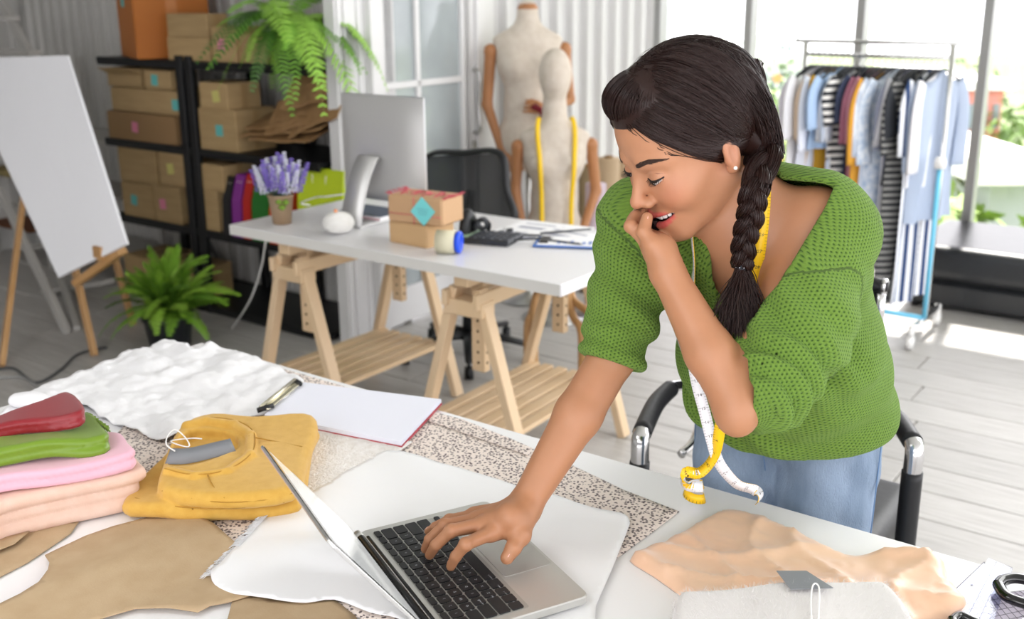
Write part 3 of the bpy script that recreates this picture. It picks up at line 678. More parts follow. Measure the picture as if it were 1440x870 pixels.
# bentwood legs and black base seen under the desk (coat stand feet)
t = thing('bentwood_stand', 'bentwood stand with curved legs behind the right trestle', 'stand', atz(790, 470, 0))
for pts in (((752, 430), (766, 410), (775, 395), (778, 378)), ((818, 470), (806, 445), (797, 410), (788, 385)), ((742, 460), (748, 440), (756, 410), (772, 385)), ((840, 470), (828, 440), (805, 420), (800, 385))):
    q = MB(); ps = [atw(x, y, 3.3+.05*i) for i, (x, y) in enumerate(pts)]; ps[0] = ps[0]*1.0; q.tube(smooth_path([Vector((ps[0].x, ps[0].y, .0))]+ps, 5), .016, 8); q.build('leg', pine, t)
q = MB(); q.lathe(atw(785, 386, 3.36), [(0, 0), (.1, 0), (.11, .01), (.11, .03), (.1, .04), (0, .04)], 20); q.build('seat', pine, t)
# ================================================================== MESH OFFICE CHAIR
oc = P(-2.72, 3.42, 0); t = thing('office_chair', 'black mesh office chair behind the desk', 'chair', oc, math.atan2(Uv.y, Uv.x))
bp_ = mat('black_plastic', '15171a', .45); cc = lambda x, y, z: oc + ROOM @ Vector((x, y, z))
for k in range(5):
    a = k*2*math.pi/5+.35; q = MB(); q.tube([cc(0, 0, .1), cc(.13*math.cos(a), .13*math.sin(a), .1), cc(.29*math.cos(a), .29*math.sin(a), .075)], [.03, .024, .016], 8, flat=.7); q.build('base_arm', bp_, t)
    q = MB(); e = cc(.29*math.cos(a), .29*math.sin(a), .028); q.tube([e-Vector((.018, 0, 0)), e+Vector((.018, 0, 0))], .028, 14); q.tube([e+Vector((0, 0, .02)), e+Vector((0, 0, .05))], .008, 6); q.build('caster', bp_, t)
q = MB(); q.tube([cc(0, 0, .09), cc(0, 0, .2), cc(0, 0, .4)], [.03, .025, .02], 12); q.build('gas_column', bp_, t)
S = SDF(); S.ball(cc(0, -.02, .45), (.24, .23, .05), .02, M=np.array(ROOM)); S.ball(cc(0, .12, .44), (.22, .12, .055), .03, M=np.array(ROOM)); V_, Q_ = S.mesh(.012); mesh_np('seat', V_, Q_, mat('black_fabric', '141517', .9), t)
ca, cb, cd, ce = atw(601, 220, 3.55), atw(704, 216, 3.55), atw(721, 312, 3.5), atw(590, 330, 3.5)
q = MB(); q.tube(smooth_path([ce, ca*.5+ce*.5, ca, (ca+cb)/2+Vector((0, 0, .012)), cb, cb*.45+cd*.55, cd, (ce+cd)/2-Vector((0, 0, .02)), ce], 6), .018, 8, flat=.6); q.build('back_frame', bp_, t)
q = MB(); nx = 10; vs = []; 
for j in range(7):
    for i in range(nx+1):
        s, r_ = i/nx, j/6; p = (ce.lerp(cd, s)).lerp(ca.lerp(cb, s), r_)+Vv*.03*math.sin(s*3.14); vs.append(p)
k = len(vs); vs += [p+Vv*.004 for p in vs]
fs = [(j*(nx+1)+i, j*(nx+1)+i+1, (j+1)*(nx+1)+i+1, (j+1)*(nx+1)+i) for j in range(6) for i in range(nx)]
q.add(vs, fs+[tuple(k+a for a in f[::-1]) for f in fs], True)
mm = mat('mesh_fabric', '33373c', .8, 0, alpha=.72); q.build('mesh_back', mm, t)
q = MB(); q.tube(smooth_path([cc(0, .05, .42), cc(0, .2, .43), cc(0, .26, .52), (ce+cd)/2+Vv*.05, (ca+cb+ce+cd)/4+Vv*.05], 5), .02, 8); q.build('back_support', bp_, t)
for s in (-1, 1):
    q = MB(); q.tube(smooth_path([cc(s*.2, 0, .42), cc(s*.29, 0, .44), cc(s*.29, 0, .6)], 4), .014, 8); q.box(cc(s*.28, -.03, .61), (.05, .2, .025), ROOM, .01); q.build('armrest', bp_, t)
# ================================================================== THINGS ON THE DESK
def pz(x, y, z=DT): return atz(x, y, z)
c = pz(397, 314); t = thing('potted_lavender', 'purple and white artificial lavender in a small kraft pot on the desk', 'plant', c)
q = MB(); q.lathe(c, [(0, .001), (.032, .001), (.045, .105), (.047, .105), (.047, .1), (.043, .1), (0, .098)], 24); q.build('pot', mat('paper_pot', 'b39a7e', .8, 0, 'a98d6e', 10), t)
q = MB(); g0 = c+Vector((.012, -.043, .075))
for a, b, r_ in ((0, .0, .016), (-.01, .02, .014), (.014, .018, .014)): q.lathe(g0+Vector((a, .003, b-.01)), [(0, -.012), (r_, 0), (0, .012)], 8)
q.build('pot_emblem', mat('emblem_green', '6f8f2a', .7), t)
random.seed(9)
for i in range(46):
    a = i*2.399; r_ = .078*math.sqrt((i+.5)/46); tp = c+Vector((r_*1.35*math.cos(a), r_*1.35*math.sin(a), .25-r_*.75+random.uniform(-.02, .02)))
    q = MB(); q.tube([c+Vector((r_*.3*math.cos(a), r_*.3*math.sin(a), .1)), tp], .0015, 4); q.build('stem', mat('stem_green', '6f9078', .6), t)
    q = MB(); ax = Vector((r_*math.cos(a)*.6, r_*math.sin(a)*.6, .12)).normalized(); n_ = 9
    for k in range(n_):
        for m_ in range(4):
            b = m_*1.57+k; p = tp-ax*(k*.0095)+Vector((math.cos(b), math.sin(b), .2*math.sin(b*3)))*.0085*(.5+k/n_); s = .0042
            q.add([p+Vector((s, 0, 0)), p+Vector((0, s, 0)), p+Vector((-s, 0, 0)), p+Vector((0, -s, 0)), p+Vector((0, 0, s)), p-Vector((0, 0, s))], [(0, 1, 4), (1, 2, 4), (2, 3, 4), (3, 0, 4), (1, 0, 5), (2, 1, 5), (3, 2, 5), (0, 3, 5)])
    q.build('flower_spike', mat('lavender_white', 'dcdcea', .6) if i % 2 else mat('lavender_purple', '8b74cf', .6), t)
for i in range(26):
    a = i*2.399; r_ = .03+.03*random.random(); p = c+Vector((r_*math.cos(a), r_*math.sin(a), .115+random.uniform(-.01, .03))); d = Vector((math.cos(a), math.sin(a), .4)); s = d.cross(Vector((0, 0, 1))).normalized()*.006
    q = MB(); q.add([p, p+d*.02+s, p+d*.045, p+d*.02-s], [(0, 1, 2, 3)]); q.build('leaf', mat('leaf_grey_green', '7f9f8b', .6), t)
# monitor seen from behind
alum = mat('brushed_aluminium', 'cfcfce', .42, .6, bump=.02, bscale=200)
mc = [atw(484, 294, 2.72), atw(597, 276, 2.72), atw(599, 139, 2.72), atw(485, 130, 2.72)]
ul, ur = uw(mc[0])[0], uw(mc[1])[0]; zt = (mc[2].z+mc[3].z)/2; yawm = .0
uc = (ul+ur)/2; cm = P(uc, 2.66, DT); t = thing('computer_monitor', 'silver desktop monitor seen from behind on the desk', 'monitor', cm, math.atan2(Uv.y, Uv.x)+.0)
def cmf(x, y, z): return cm + ROOM @ Vector((x, y, z))
wd_ = ur-ul; zb = DT+.07-DT; hh = zt-DT
q = MB(); q.box(cmf(0, .075, (zb+hh)/2), (wd_, .008, hh-zb), ROOM, .004); q.build('screen_frame', mat('monitor_edge', 'e3e4e6', .3, .5), t)
q = MB(); n1, n2 = 12, 10; vs = []
for j in range(n2+1):
    for i in range(n1+1):
        x, z_ = (i/n1-.5), j/n2-.5; b = .03*(1-(2*x)**4)*(1-(2*z_)**4); vs.append(cmf(x*wd_*.985, .07-b, (zb+hh)/2+z_*(hh-zb)*.985))
q.add(vs, [(j*(n1+1)+i, j*(n1+1)+i+1, (j+1)*(n1+1)+i+1, (j+1)*(n1+1)+i) for j in range(n2) for i in range(n1)], True); q.build('back_shell', alum, t)
q = MB(); q.box(cmf(0, .081, (zb+hh)/2+.02), (wd_*.96, .003, (hh-zb)*.86), ROOM); q.build('screen', mat('screen_glass', '0c0d10', .1), t)
q = MB(); path = smooth_path([cmf(-.02, .02, .235), cmf(-.02, -.0, .215), cmf(-.02, -.045, .14), cmf(-.02, -.085, .012), cmf(-.02, -.05, .005), cmf(-.02, .08, .005)], 5)
nr = []
for i in range(len(path)):
    d = (path[min(i+1, len(path)-1)]-path[max(i-1, 0)]).normalized(); nr.append(d.cross(Vector(Uv)))
q.ribbon(path, nr, .095, .007); q.build('stand', alum, t)
q = MB(); q.box(cmf(-.02, .03, .225), (.07, .03, .012), ROOM, .003); q.build('hinge', mat('grey_steel', '70706e', .5, .5), t)
q = MB(); q.tube(smooth_path([cmf(-.05, .03, .12), cmf(-.1, .0, .1), cmf(-.2, -.02, .08), cmf(-.3, .02, .06), cmf(-.36, .0, .035), cmf(-.42, .1, .004)], 6), .003, 6); tag(q.build('monitor_cable', MATS['white_plastic']), 'white cable running left from behind the monitor', 'cable')
# ball of twine
c = pz(477, 328); t = thing('twine_ball', 'white ball of twine on the desk in front of the monitor', 'twine', c)
S = SDF(); S.ball(c+Vector((0, 0, .038)), (.05, .05, .037), .01); V_, Q_ = S.mesh(.006); mesh_np('core', V_, Q_, mat('cotton_twine', 'f1f0ec', .9), t)
q = MB()
for k in range(16):
    a = k*.7; M_ = Matrix.Rotation(a, 3, 'Z') @ Matrix.Rotation(.5+.35*math.sin(k), 3, 'X'); pts = []
    for i in range(25):
        b = i/24*2*math.pi; v = M_ @ Vector((math.cos(b), math.sin(b), 0)); pts.append(c+Vector((v.x*.0515, v.y*.0515, .038+v.z*.038)))
    q.tube(pts, .0022, 5, cap=False)
q.build('thread', MATS['cotton_twine'], t)
q = MB(); q.lathe(c+Vector((-.008, 0, .07)), [(0, 0), (.006, 0), (.006, .012), (0, .014)], 10); q.build('orange_tip', mat('orange_plastic', 'e58a4a', .5), t)
# parcels
def fr(c, yaw): R = Rz(yaw); return R, (lambda x, y, z: Vector(c)+R @ Vector((x, y, z)))
c = (pz(548, 338)+pz(606, 352))/2+Vv*.06; R, g = fr(c, math.atan2(Uv.y, Uv.x)-.05)
t = thing('cardboard_box', 'small plain kraft box on the desk under the wrapped parcel', 'box', c)
q = MB(); q.box(g(0, 0, .035), (.17, .13, .07), R, .003); q.build('body', mat('kraft_light', 'c6a377', .7), t); q = MB(); q.box(g(0, 0, .0715), (.165, .126, .003), R); q.build('lid', MATS['kraft_light'], t)
c2 = c+Vector((0, 0, .074))+Uv*.02; R, g = fr(c2, math.atan2(Uv.y, Uv.x)+.12)
t = thing('wrapped_parcel', 'kraft parcel with pink twine and a turquoise note on top of the small box', 'parcel', c2)
q = MB(); q.box(g(0, 0, .044), (.21, .13, .088), R, .006); q.build('body', mat('kraft_wrap', 'bf9a74', .6, bump=.1), t)
for s in (-1, 1):
    q = MB()
    for k in range(26):
        p = g(s*.103*1.0, -.06+k*.0048, .088+.003*math.sin(k*2)); q.tube([p, p+R @ Vector((s*.012, .003*math.sin(k), .006))], .0012, 4)
    q.build('fringe', mat('pink_twine', 'd4626f', .8), t)
q = MB()
for k in range(18): p = g(-.1+k*.0118, -.02+.03*math.sin(k*1.7), .0905); q.tube([p, g(-.1+k*.0118+.01, .02*math.cos(k), .095), g(-.1+k*.0118+.014, .03*math.sin(k*1.7), .09)], .0015, 4)
q.build('twine_knot', MATS['pink_twine'], t)
q = MB(); q.tube([g(-.001, -.0665, .0), g(-.001, -.0665, .088)], .0015, 5); q.tube([g(-.1, -.0665, .03), g(.1, -.0665, .03)], .0012, 5); q.build('twine', MATS['pink_twine'], t)
nm = mat('note_turquoise', '78d3d4', .6); q = MB(); M45 = R @ Matrix.Rotation(.72, 3, 'Y'); q.box(g(.035, -.069, .045), (.066, .002, .066), M45, 0); nt_ = q.build('sticky_note', nm, t)
q = MB()
for k, (zz, ln) in enumerate(((.052, .042), (.044, .036), (.036, .03))):
    n_ = 18; pts = [g(.035-ln/2+ln*i/n_, -.0702, zz+.0022*math.sin(i*2.3+k)) for i in range(n_+1)]; q.tube(pts, .0006, 4)
q.build('handwriting', mat('pencil_grey', '6f9aa4', .8), nt_)
# adhesive tape with blue core
c = pz(628, 356); t = thing('tape_roll', 'wide clear adhesive tape roll with a bright blue core on the desk', 'tape', c)
M_ = Matrix((Uv*1.0, Vector((0, 0, 1)), -Vv)).transposed(); M_ = ROOM @ Rz(.45) @ Matrix.Rotation(math.pi/2, 3, 'Y')
q = MB(); q.lathe(c+Vector((0, 0, .037)), [(.028, -.03), (.037, -.03), (.037, .03), (.028, .03), (.028, -.03)], 32, M_); q.build('tape', mat('buff_tape', 'd0cbb0', .25), t)
q = MB(); q.lathe(c+Vector((0, 0, .037)), [(.02, -.031), (.028, -.031), (.028, .031), (.034, .034), (.036, .042), (.032, .048), (.025, .048), (.02, .03), (.02, -.031)], 32, M_); q.build('core', mat('blue_plastic', '1f52e0', .35), t)
# hole-punch / dispenser, calculator, papers
c = pz(660, 333); R, g = fr(c, math.atan2(Uv.y, Uv.x)+.2)
t = thing('tape_dispenser', 'black desk tape dispenser standing behind the calculator', 'dispenser', c)
q = MB(); q.box(g(0, 0, .01), (.05, .09, .02), R, .006); q.tube(smooth_path([g(0, .03, .015), g(0, .02, .06), g(0, -.01, .078), g(0, -.03, .05), g(0, -.035, .015)], 5), [.02]*21, 10, flat=.8); q.build('body', bp_, t)
q = MB(); q.tube(smooth_path([g(.02, 0, .05), g(.05, .0, .062), g(.075, 0, .05), g(.07, .0, .03)], 5), .007, 8); q.build('wheel', bp_, t)
q = MB(); q.lathe(g(.05, .0, .05), [(.012, -.01), (.022, -.01), (.022, .01), (.012, .01), (.012, -.01)], 18, R @ Matrix.Rotation(1.57, 3, 'X')); q.build('roll', mat('grey_roll', '3c3f44', .4), t)
c = pz(686, 338); R, g = fr(c, math.atan2(Uv.y, Uv.x)+.25)
t = thing('calculator', 'black calculator lying on the desk beside the blue tape core', 'calculator', c)
q = MB(); q.box(g(0, 0, .009), (.2, .14, .018), R, .004); q.build('body', mat('dark_case', '2a2d33', .4), t)
q = MB(); q.box(g(-.07, .0, .0185), (.04, .11, .002), R); q.build('display', mat('lcd_green', '9fbfa0', .3), t)
for i in range(5):
    for j in range(4):
        q = MB(); q.box(g(-.035+i*.03, -.045+j*.03, .0195), (.022, .022, .005), R, .002); q.build('key', mat('calc_key', '3d4148', .5), t)
rnd = random.Random(2)
pp = [((735, 332), .25, .2, 'white printed sheet under the scattered pens'), ((770, 322), .28, .1, 'white paper sheet fanned out at the back of the desk'), ((800, 333), .26, -.15, 'white paper sheet nearest the right end of the desk')]
for i, ((x, y), s, a, lb) in enumerate(pp):
    c = pz(x, y); R, g = fr(c, math.atan2(Uv.y, Uv.x)+a); q = MB(); q.box(g(0, 0, .001+i*.0012), (s, .18, .001), R)
    t = thing('paper_sheet', lb, 'paper', c, 0, 'papers on the desk'); q.build('sheet', mat('white_paper', 'f6f6f8', .6), t)
    q = MB(); q.box(g(.0, -.02, .0018+i*.0012), (.2, .03, .0006), R); q.box(g(-.03, .04, .0018+i*.0012), (.15, .012, .0006), R); q.build('printed_block', mat('print_grey', 'a9abb8', .7), t)
c = pz(805, 343); R, g = fr(c, math.atan2(Uv.y, Uv.x)+.45); t = thing('clipboard', 'blue clipboard with charts at the right end of the desk', 'clipboard', c)
q = MB(); q.box(g(0, 0, .0055), (.24, .14, .004), R, .001); q.build('board', mat('blue_board', '3b72c4', .4), t)
q = MB(); q.box(g(.004, .002, .0085), (.225, .125, .002), R); pp_ = q.build('paper', MATS['white_paper'], t)
q = MB(); q.box(g(-.09, 0, .012), (.03, .08, .006), R, .002); q.build('clip', bp_, t)
for k in range(7):
    q = MB(); q.box(g(-.04+k*.02, -.03+.006*(k % 3), .0098), (.012, .02+.012*(k % 3), .0006), R); q.build('chart_bar', mat('chart_blue', '7d93c8', .7), pp_)
for i, (x0, y0, x1, y1, lab) in enumerate([(695, 328, 760, 331, 'dark pen lying left among the scattered papers'), (715, 338, 775, 334, 'dark pen crossing the printed sheet'), (770, 337, 815, 343, 'black pen resting on the blue clipboard'), (760, 328, 830, 322, 'slim dark pencil across the papers')]):
    a, b = pz(x0, y0, DT+.012), pz(x1, y1, DT+.012); t = thing('pen', lab, 'pen', a, 0, 'pens on the desk'); q = MB(); q.tube([a, b], .0035, 8); q.build('barrel', mat('pen_black', '23262c', .3), t)
    q = MB(); q.tube([b, b+(b-a).normalized()*.012], [.0035, .0008], 8); q.build('tip', MATS['brushed_steel'], t)
for i, (x, y, lab) in enumerate([(705, 331, 'black binder clip beside the calculator'), (717, 327, 'black binder clip behind the calculator, further right'), (728, 333, 'black binder clip on the left sheet')]):
    c = pz(x, y); R, g = fr(c, i*.8); t = thing('binder_clip', lab, 'clip', c, 0, 'binder clips'); q = MB(); q.box(g(0, 0, .008), (.026, .012, .014), R, .003); q.build('jaw', bp_, t)
    q = MB(); q.tube(smooth_path([g(-.008, .006, .008), g(-.006, .026, .012), g(.006, .026, .012), g(.008, .006, .008)], 4), .0012, 5); q.build('wire', MATS['brushed_steel'], t)
# magazine/box lids behind the monitor
c = pz(520, 306); R, g = fr(c, math.atan2(Uv.y, Uv.x)); t = thing('notebook', 'white notebook with a pink stripe behind the monitor stand', 'notebook', c)
q = MB(); q.box(g(0, .02, .012), (.2, .14, .02), R, .002); q.build('block', mat('white_paper', 'f6f6f8', .6), t); q = MB(); q.box(g(0, .02, .0235), (.205, .142, .002), R); q.build('cover', mat('navy_cover', '33415a', .5), t)
q = MB(); q.box(g(0, -.0505, .012), (.19, .001, .004), R); q.build('pink_stripe', mat('stripe_pink', 'e3a3ad', .6), t)
# ================================================================== MANNEQUINS
linen = mat('linen_cover', 'd2c8bb', .85, 0, 'c8bcae', 30, bump=.1, bscale=300); mwood = mat('mannequin_wood', 'b07b52', .45, 0, 'a56f45', 4, (1, 1, .3))
def mannequin(c, yaw, zs, label, head, armL, armR, scale=1.0, tape=False):
    R = Rz(yaw); Cc = Vector((c[0], c[1], 0)); k = scale
    g = lambda x, y, z: Cc+R @ Vector((x*k, y*k, 0))+Vector((0, 0, zs+z*k))    # z relative to shoulder height, y forward = towards camera (-)
    RN = np.array(R); t = thing('mannequin', label, 'mannequin', Cc, yaw, 'dressmaker mannequins by the wall'); S = SDF()
    S.ball(g(0, -.01, -.12), np.array((.155, .10, .15))*k, .05*k, M=RN); S.ball(g(0, .0, -.04), np.array((.17, .075, .055))*k, .04*k, M=RN)
    S.cone(g(0, 0, -.2), g(0, 0, -.34), .115*k, .095*k, .05*k); S.ball(g(0, 0, -.34), np.array((.112, .09, .1))*k, .05*k, M=RN)
    S.ball(g(0, .0, -.52), np.array((.158, .115, .15))*k, .06*k, M=RN); S.cone(g(0, 0, .0), g(0, .0, .1), .06*k, .05*k, .05*k)
    for s in (-1, 1): S.ball(g(s*.07, -.075, -.15), .055*k, .04*k)
    S.add(lambda p: -(np.array(p[:, 2])-(zs-.68*k)), g(0, 0, -.68), .35, .01, 'i')
    if head: S.ball(g(0, -.015, .255), np.array((.078, .095, .12))*k, .03*k, M=RN); S.cone(g(0, 0, .08), g(0, -.005, .18), .052*k, .048*k, .03*k)
    V_, Q_ = S.mesh(.013*k); mesh_np('torso', V_, Q_, linen, t)
    if not head:
        q = MB(); q.lathe(g(0, 0, .1), [(0, 0), (.048*k, 0), (.05*k, .012*k), (.04*k, .03*k), (.02*k, .04*k), (0, .042*k)], 20); q.build('neck_cap', mwood, t)
    q = MB(); q.tube([g(0, 0, -.66), Vector((Cc.x, Cc.y, .03))], .014, 10); q.build('pole', MATS['brushed_steel'], t)
    q = MB(); q.lathe(Cc, [(0, 0), (.15, 0), (.15, .012), (.03, .03), (.02, .05), (0, .05)], 28); q.build('base', MATS['brushed_steel'], t)
    for s, arm in ((-1, armL), (1, armR)):
        p0, p1, p2, hd = [g(*a) for a in arm]; S = SDF(); S.cone(p0, p1, .029*k, .026*k, .012); S.cone(p1, p2, .0255*k, .018*k, .012); S.ball(p0, .031*k, .015)
        d = (p2-p1).normalized(); hd = (hd-p2); hl = hd.normalized(); S.ball(p2+hl*.045*k, .024*k, .015); S.cone(p2, p2+hl*.06*k, .018*k, .024*k, .012)
        sd = hl.cross(Vector((0, 1, 0))).normalized()
        for f in range(4):
            o_ = sd*(f-1.5)*.015*k; b0 = p2+hl*.06*k+o_; b1 = b0+hl*.035*k+o_*.2; b2 = b1+(hl+Vector((0, 0, -.25))).normalized()*.03*k; S.cone(b0, b1, .0085*k, .0075*k, .003); S.cone(b1, b2, .0075*k, .006*k, .003)
        b0 = p2+hl*.02*k+sd*.022*k; b1 = b0+(hl*.5+sd*.8).normalized()*.045*k; S.cone(b0, b1, .01*k, .007*k, .004)
        V_, Q_ = S.mesh(.0065*k); arm_ = mesh_np('arm', V_, Q_, mwood, t)
        q = MB(); q.tube([p1-(p1-p0).normalized()*.006*k, p1+(p1-p0).normalized()*.006*k], .0275*k, 12); q.build('elbow_joint', mat('joint_wood', '9a643c', .5), arm_)
    if tape:
        ty = mat('tape_yellow', 'f2c81e', .5)
        for s in (-1, 1):
            q = MB(); ps, nr = [], []
            for z_, y_, x_ in ((.055, -.035, .075), (.03, -.062, .085), (-.03, -.09, .088), (-.12, -.13, .082), (-.2, -.142, .078), (-.3, -.118, .072), (-.4, -.115, .07), (-.5, -.128, .07), (-.56, -.124, .07)): ps.append(g(s*x_, y_, z_)); nr.append(R @ Vector((0, -1, 0)))
            q.ribbon(smooth_path(ps, 3), [nr[0]]*((len(ps)-1)*3+1), .022*k, .002); q.build('measuring_tape', ty, t)
    return t
m2 = atw(780, 180, 4.1); m1 = atu(742, 45, -3.02)
ya = math.atan2(-m2.x, m2.y)*-1*0
mannequin((m1.x, m1.y), .1, m1.z, 'tall headless linen mannequin with wooden arms behind the other one', False,
          ((-.178, 0, -.085), (-.198, .0, -.34), (-.13, -.06, -.57), (-.05, -.1, -.66)), ((.178, 0, -.08), (.205, .0, -.32), (.09, -.12, -.36), (-.02, -.13, -.33)), 1.02)
mannequin((m2.x, m2.y), .05, m2.z, 'linen mannequin with a smooth head and yellow measuring tapes', True,
          ((-.175, 0, -.085), (-.19, .0, -.3), (-.145, -.04, -.52), (-.11, -.06, -.6)), ((.175, 0, -.08), (.205, .02, -.31), (.12, -.08, -.52), (.09, -.1, -.6)), .98, True)
# burgundy cuff cloth held by the rear mannequin
q = MB(); a = atw(756, 150, uw(m1)[1]-.14); q.tube([a-Uv*.02, a+Uv*.03-Vector((0, 0, .02)), a+Uv*.03-Vector((0, 0, .07))], [.03, .026, .005], 8, flat=.5); tag(q.build('pin_cushion', mat('burgundy', '7a1626', .8)), 'small burgundy wrist pin cushion under the hand of the tall mannequin', 'pin cushion')
# fabric rolls leaning in the corner
for i, (x, yt, w_, r_, col, lb) in enumerate([(826, 234, 4.6, .045, '8c7a5c', 'olive brown fabric roll behind the arm of the front mannequin'), (856, 222, 4.8, .06, 'c3ab8c', 'tall beige fabric roll in the corner'), (838, 258, 4.3, .05, 'c3b5c0', 'lilac grey fabric roll standing beside the beige one'), (874, 228, 4.95, .055, 'b89f80', 'tan fabric roll nearest the face of the woman'), (700, 250, 5.0, .03, 'd9dde6', 'white cloth roll behind the left wooden arm')]):
    a = atw(x, yt, w_); t = thing('fabric_roll', lb, 'fabric roll', Vector((a.x, a.y, 0)), 0, 'fabric rolls in the corner'); q = MB(); b = Vector((a.x, a.y, .0)); 
    q.tube([b+Vector((0, 0, .01)), Vector((a.x, a.y, a.z))], r_, 20); q.build('cloth', mat('roll_'+col, col, .85), t)
    q = MB(); q.tube([Vector((a.x, a.y, a.z)), Vector((a.x, a.y, a.z+.012))], r_*.4, 12); q.build('tube_core', kraftd, t)
# ================================================================== GARMENT RACK
RW, RU0, RU1, RZT = 4.83, -1.82, -1.17, 1.315
chrome = mat('chrome', 'd6d6d6', .15, 1); t = thing('garment_rack', 'chrome clothes rail with white casters in front of the windows', 'rack', P(-1.49, RW, 0), math.atan2(Uv.y, Uv.x))
for u in (RU0, RU1):
    q = MB(); q.tube([P(u, RW, .09), P(u, RW, RZT)], .012, 10); q.build('upright', chrome, t)
    q = MB(); q.tube([P(u, RW-.22, .09), P(u, RW+.22, .09)], .014, 10); q.build('foot', chrome, t)
    for w in (-.22, .22):
        q = MB(); q.tube([P(u-.014, RW+w, .03), P(u+.014, RW+w, .03)], .03, 16); q.tube([P(u, RW+w, .05), P(u, RW+w, .1)], .015, 8); q.build('caster', mat('white_plastic', 'e8e8e6', .4), t)
q = MB(); q.tube([P(RU0-.05, RW, RZT), P(RU1+.05, RW, RZT)], .009, 10); q.build('top_rail', chrome, t)
q = MB(); q.tube([P(RU0, RW-.0, RZT-.06), P(RU1, RW, RZT-.06)], .009, 10); q.build('hanging_rail', chrome, t)
q = MB(); q.tube([P(RU1+.03, RW-.14, .13), P(RU1+.03, RW-.14, .8)], .011, 8); q.build('side_strut', mat('sky_blue_tube', '6cc3e4', .3), t)
q = MB(); q.tube([P(RU0, RW-.14, .13), P(RU1+.03, RW-.14, .13)], .011, 8); q.build('lower_rail', mat('sky_blue_tube', '6cc3e4', .3), t)
q = MB(); q.lathe(P(RU1+.03, RW-.14, .8), [(0, 0), (.024, 0), (.026, .03), (.018, .05), (0, .052)], 12); q.build('strut_cap', MATS['white_plastic'], t)
def stripes(name, c1, c2, sc, axis='Z', jit=0):
    if name in MATS: return MATS[name]
    m = mat(name, c1, .8); n = m.node_tree; b = n.nodes['Principled BSDF']; tc = n.nodes.new('ShaderNodeTexCoord'); wv = n.nodes.new('ShaderNodeTexWave'); wv.bands_direction = axis
    wv.inputs['Scale'].default_value = sc; wv.inputs['Distortion'].default_value = jit; cr_ = n.nodes.new('ShaderNodeValToRGB'); cr_.color_ramp.interpolation = 'CONSTANT'
    cr_.color_ramp.elements[0].color = lin(c1); cr_.color_ramp.elements[1].color = lin(c2); cr_.color_ramp.elements[1].position = .5
    n.links.new(tc.outputs['Object'], wv.inputs['Vector']); n.links.new(wv.outputs['Fac'], cr_.inputs[0]); n.links.new(cr_.outputs[0], b.inputs['Base Color']); return m
HZ = RZT-.06
def garment(u, lab, m, L=.6, half=.2, sleeve=.3, th=.016, sl_w=.09, flare=.03, yaw=0, z_drop=0, seed=0):
    """one garment on a hanger: a soft folded body in the plane across the rail, with a sleeve at each side"""
    rnd = random.Random(seed); zt = HZ-.05-z_drop; c = P(u, RW, zt); R = ROOM @ Rz(yaw); g = lambda a, b, z: c+R @ Vector((a, b, z))
    t = thing('hanging_garment', lab, 'clothing', P(u, RW, zt-L), 0, 'clothes on the rail')
    q = MB(); nz, ny = 14, 12; vs = []
    for side in (-1, 1):
        for i in range(nz+1):
            s = i/nz; z = -L*s; hw = half*(.35+.65*min(1, s*5)**.6)+flare*s
            top = .03*(1-min(1, s*5))
            for j in range(ny+1):
                y = (j/ny*2-1)*hw; e = 1-(abs(j/ny*2-1))**3; zz = z+top*0-(.05*abs(j/ny*2-1)**1.2 if s < .05 else 0)
                off = side*(th*e*.8+.001)+.010*math.sin(y*38+seed*2+s*2)*min(1, s*3+.2)*(1+s)+.006*N(y*9, s*4, seed)
                vs.append(g(off, y, zz))
    n1 = ny+1; k = (nz+1)*n1; fs = []
    for sd in (0, 1):
        for i in range(nz):
            for j in range(ny):
                f = (sd*k+i*n1+j, sd*k+i*n1+j+1, sd*k+(i+1)*n1+j+1, sd*k+(i+1)*n1+j); fs.append(f if sd else f[::-1])
    for i in range(nz):
        for j in (0, ny): f = (i*n1+j, (i+1)*n1+j, k+(i+1)*n1+j, k+i*n1+j); fs.append(f if j else f[::-1])
    for j in range(ny): fs.append((j, j+1, k+j+1, k+j))
    q.add(vs, fs, True); q.build('body', m, t)
    for s in (-1, 1):
        if sleeve <= 0: break
        q = MB(); a = g(0, s*(half*.86), -.05); pts = [a, a+R @ Vector((rnd.uniform(-.01, .01), s*.05, -sleeve*.35)), a+R @ Vector((rnd.uniform(-.015, .02), s*.045, -sleeve))]
        q.tube(smooth_path(pts, 5), [.035+(.5*sl_w-.035)*i/10 for i in range(11)], 10, up=(R @ Vector((1, 0, 0))), flat=.35); q.build('sleeve', m, t)
    q = MB(); q.tube(smooth_path([g(0, 0, -.005), g(0, 0, .02), g(0, .012, .035), g(0, .018, .05), g(0, 0, .062), g(0, -.014, .052)], 4), .0022, 6); q.build('hanger_hook', chrome, t)
    q = MB(); q.tube(smooth_path([g(0, -half*.85, -.05), g(0, -half*.3, -.01), g(0, 0, -.002), g(0, half*.3, -.01), g(0, half*.85, -.05)], 4), .006, 6); q.build('hanger', mat('black_hanger', '1c1e22', .5), t)
    return t
wh, cr2 = mat('shirt_white', 'eeeef2', .85), mat('shirt_pale_lilac', 'd9d6e0', .85)
bw = stripes('black_white_stripe', '20232b', 'e6e4e0', 9.5); gs = stripes('dark_grey_stripe', '24262b', '8f8f8c', 11); nv = stripes('navy_white_stripe', '27406b', 'e9edf4', 7, 'X')
ls = stripes('light_blue_stripe', 'dfe5ee', 'bcc7d8', 14, 'Y')
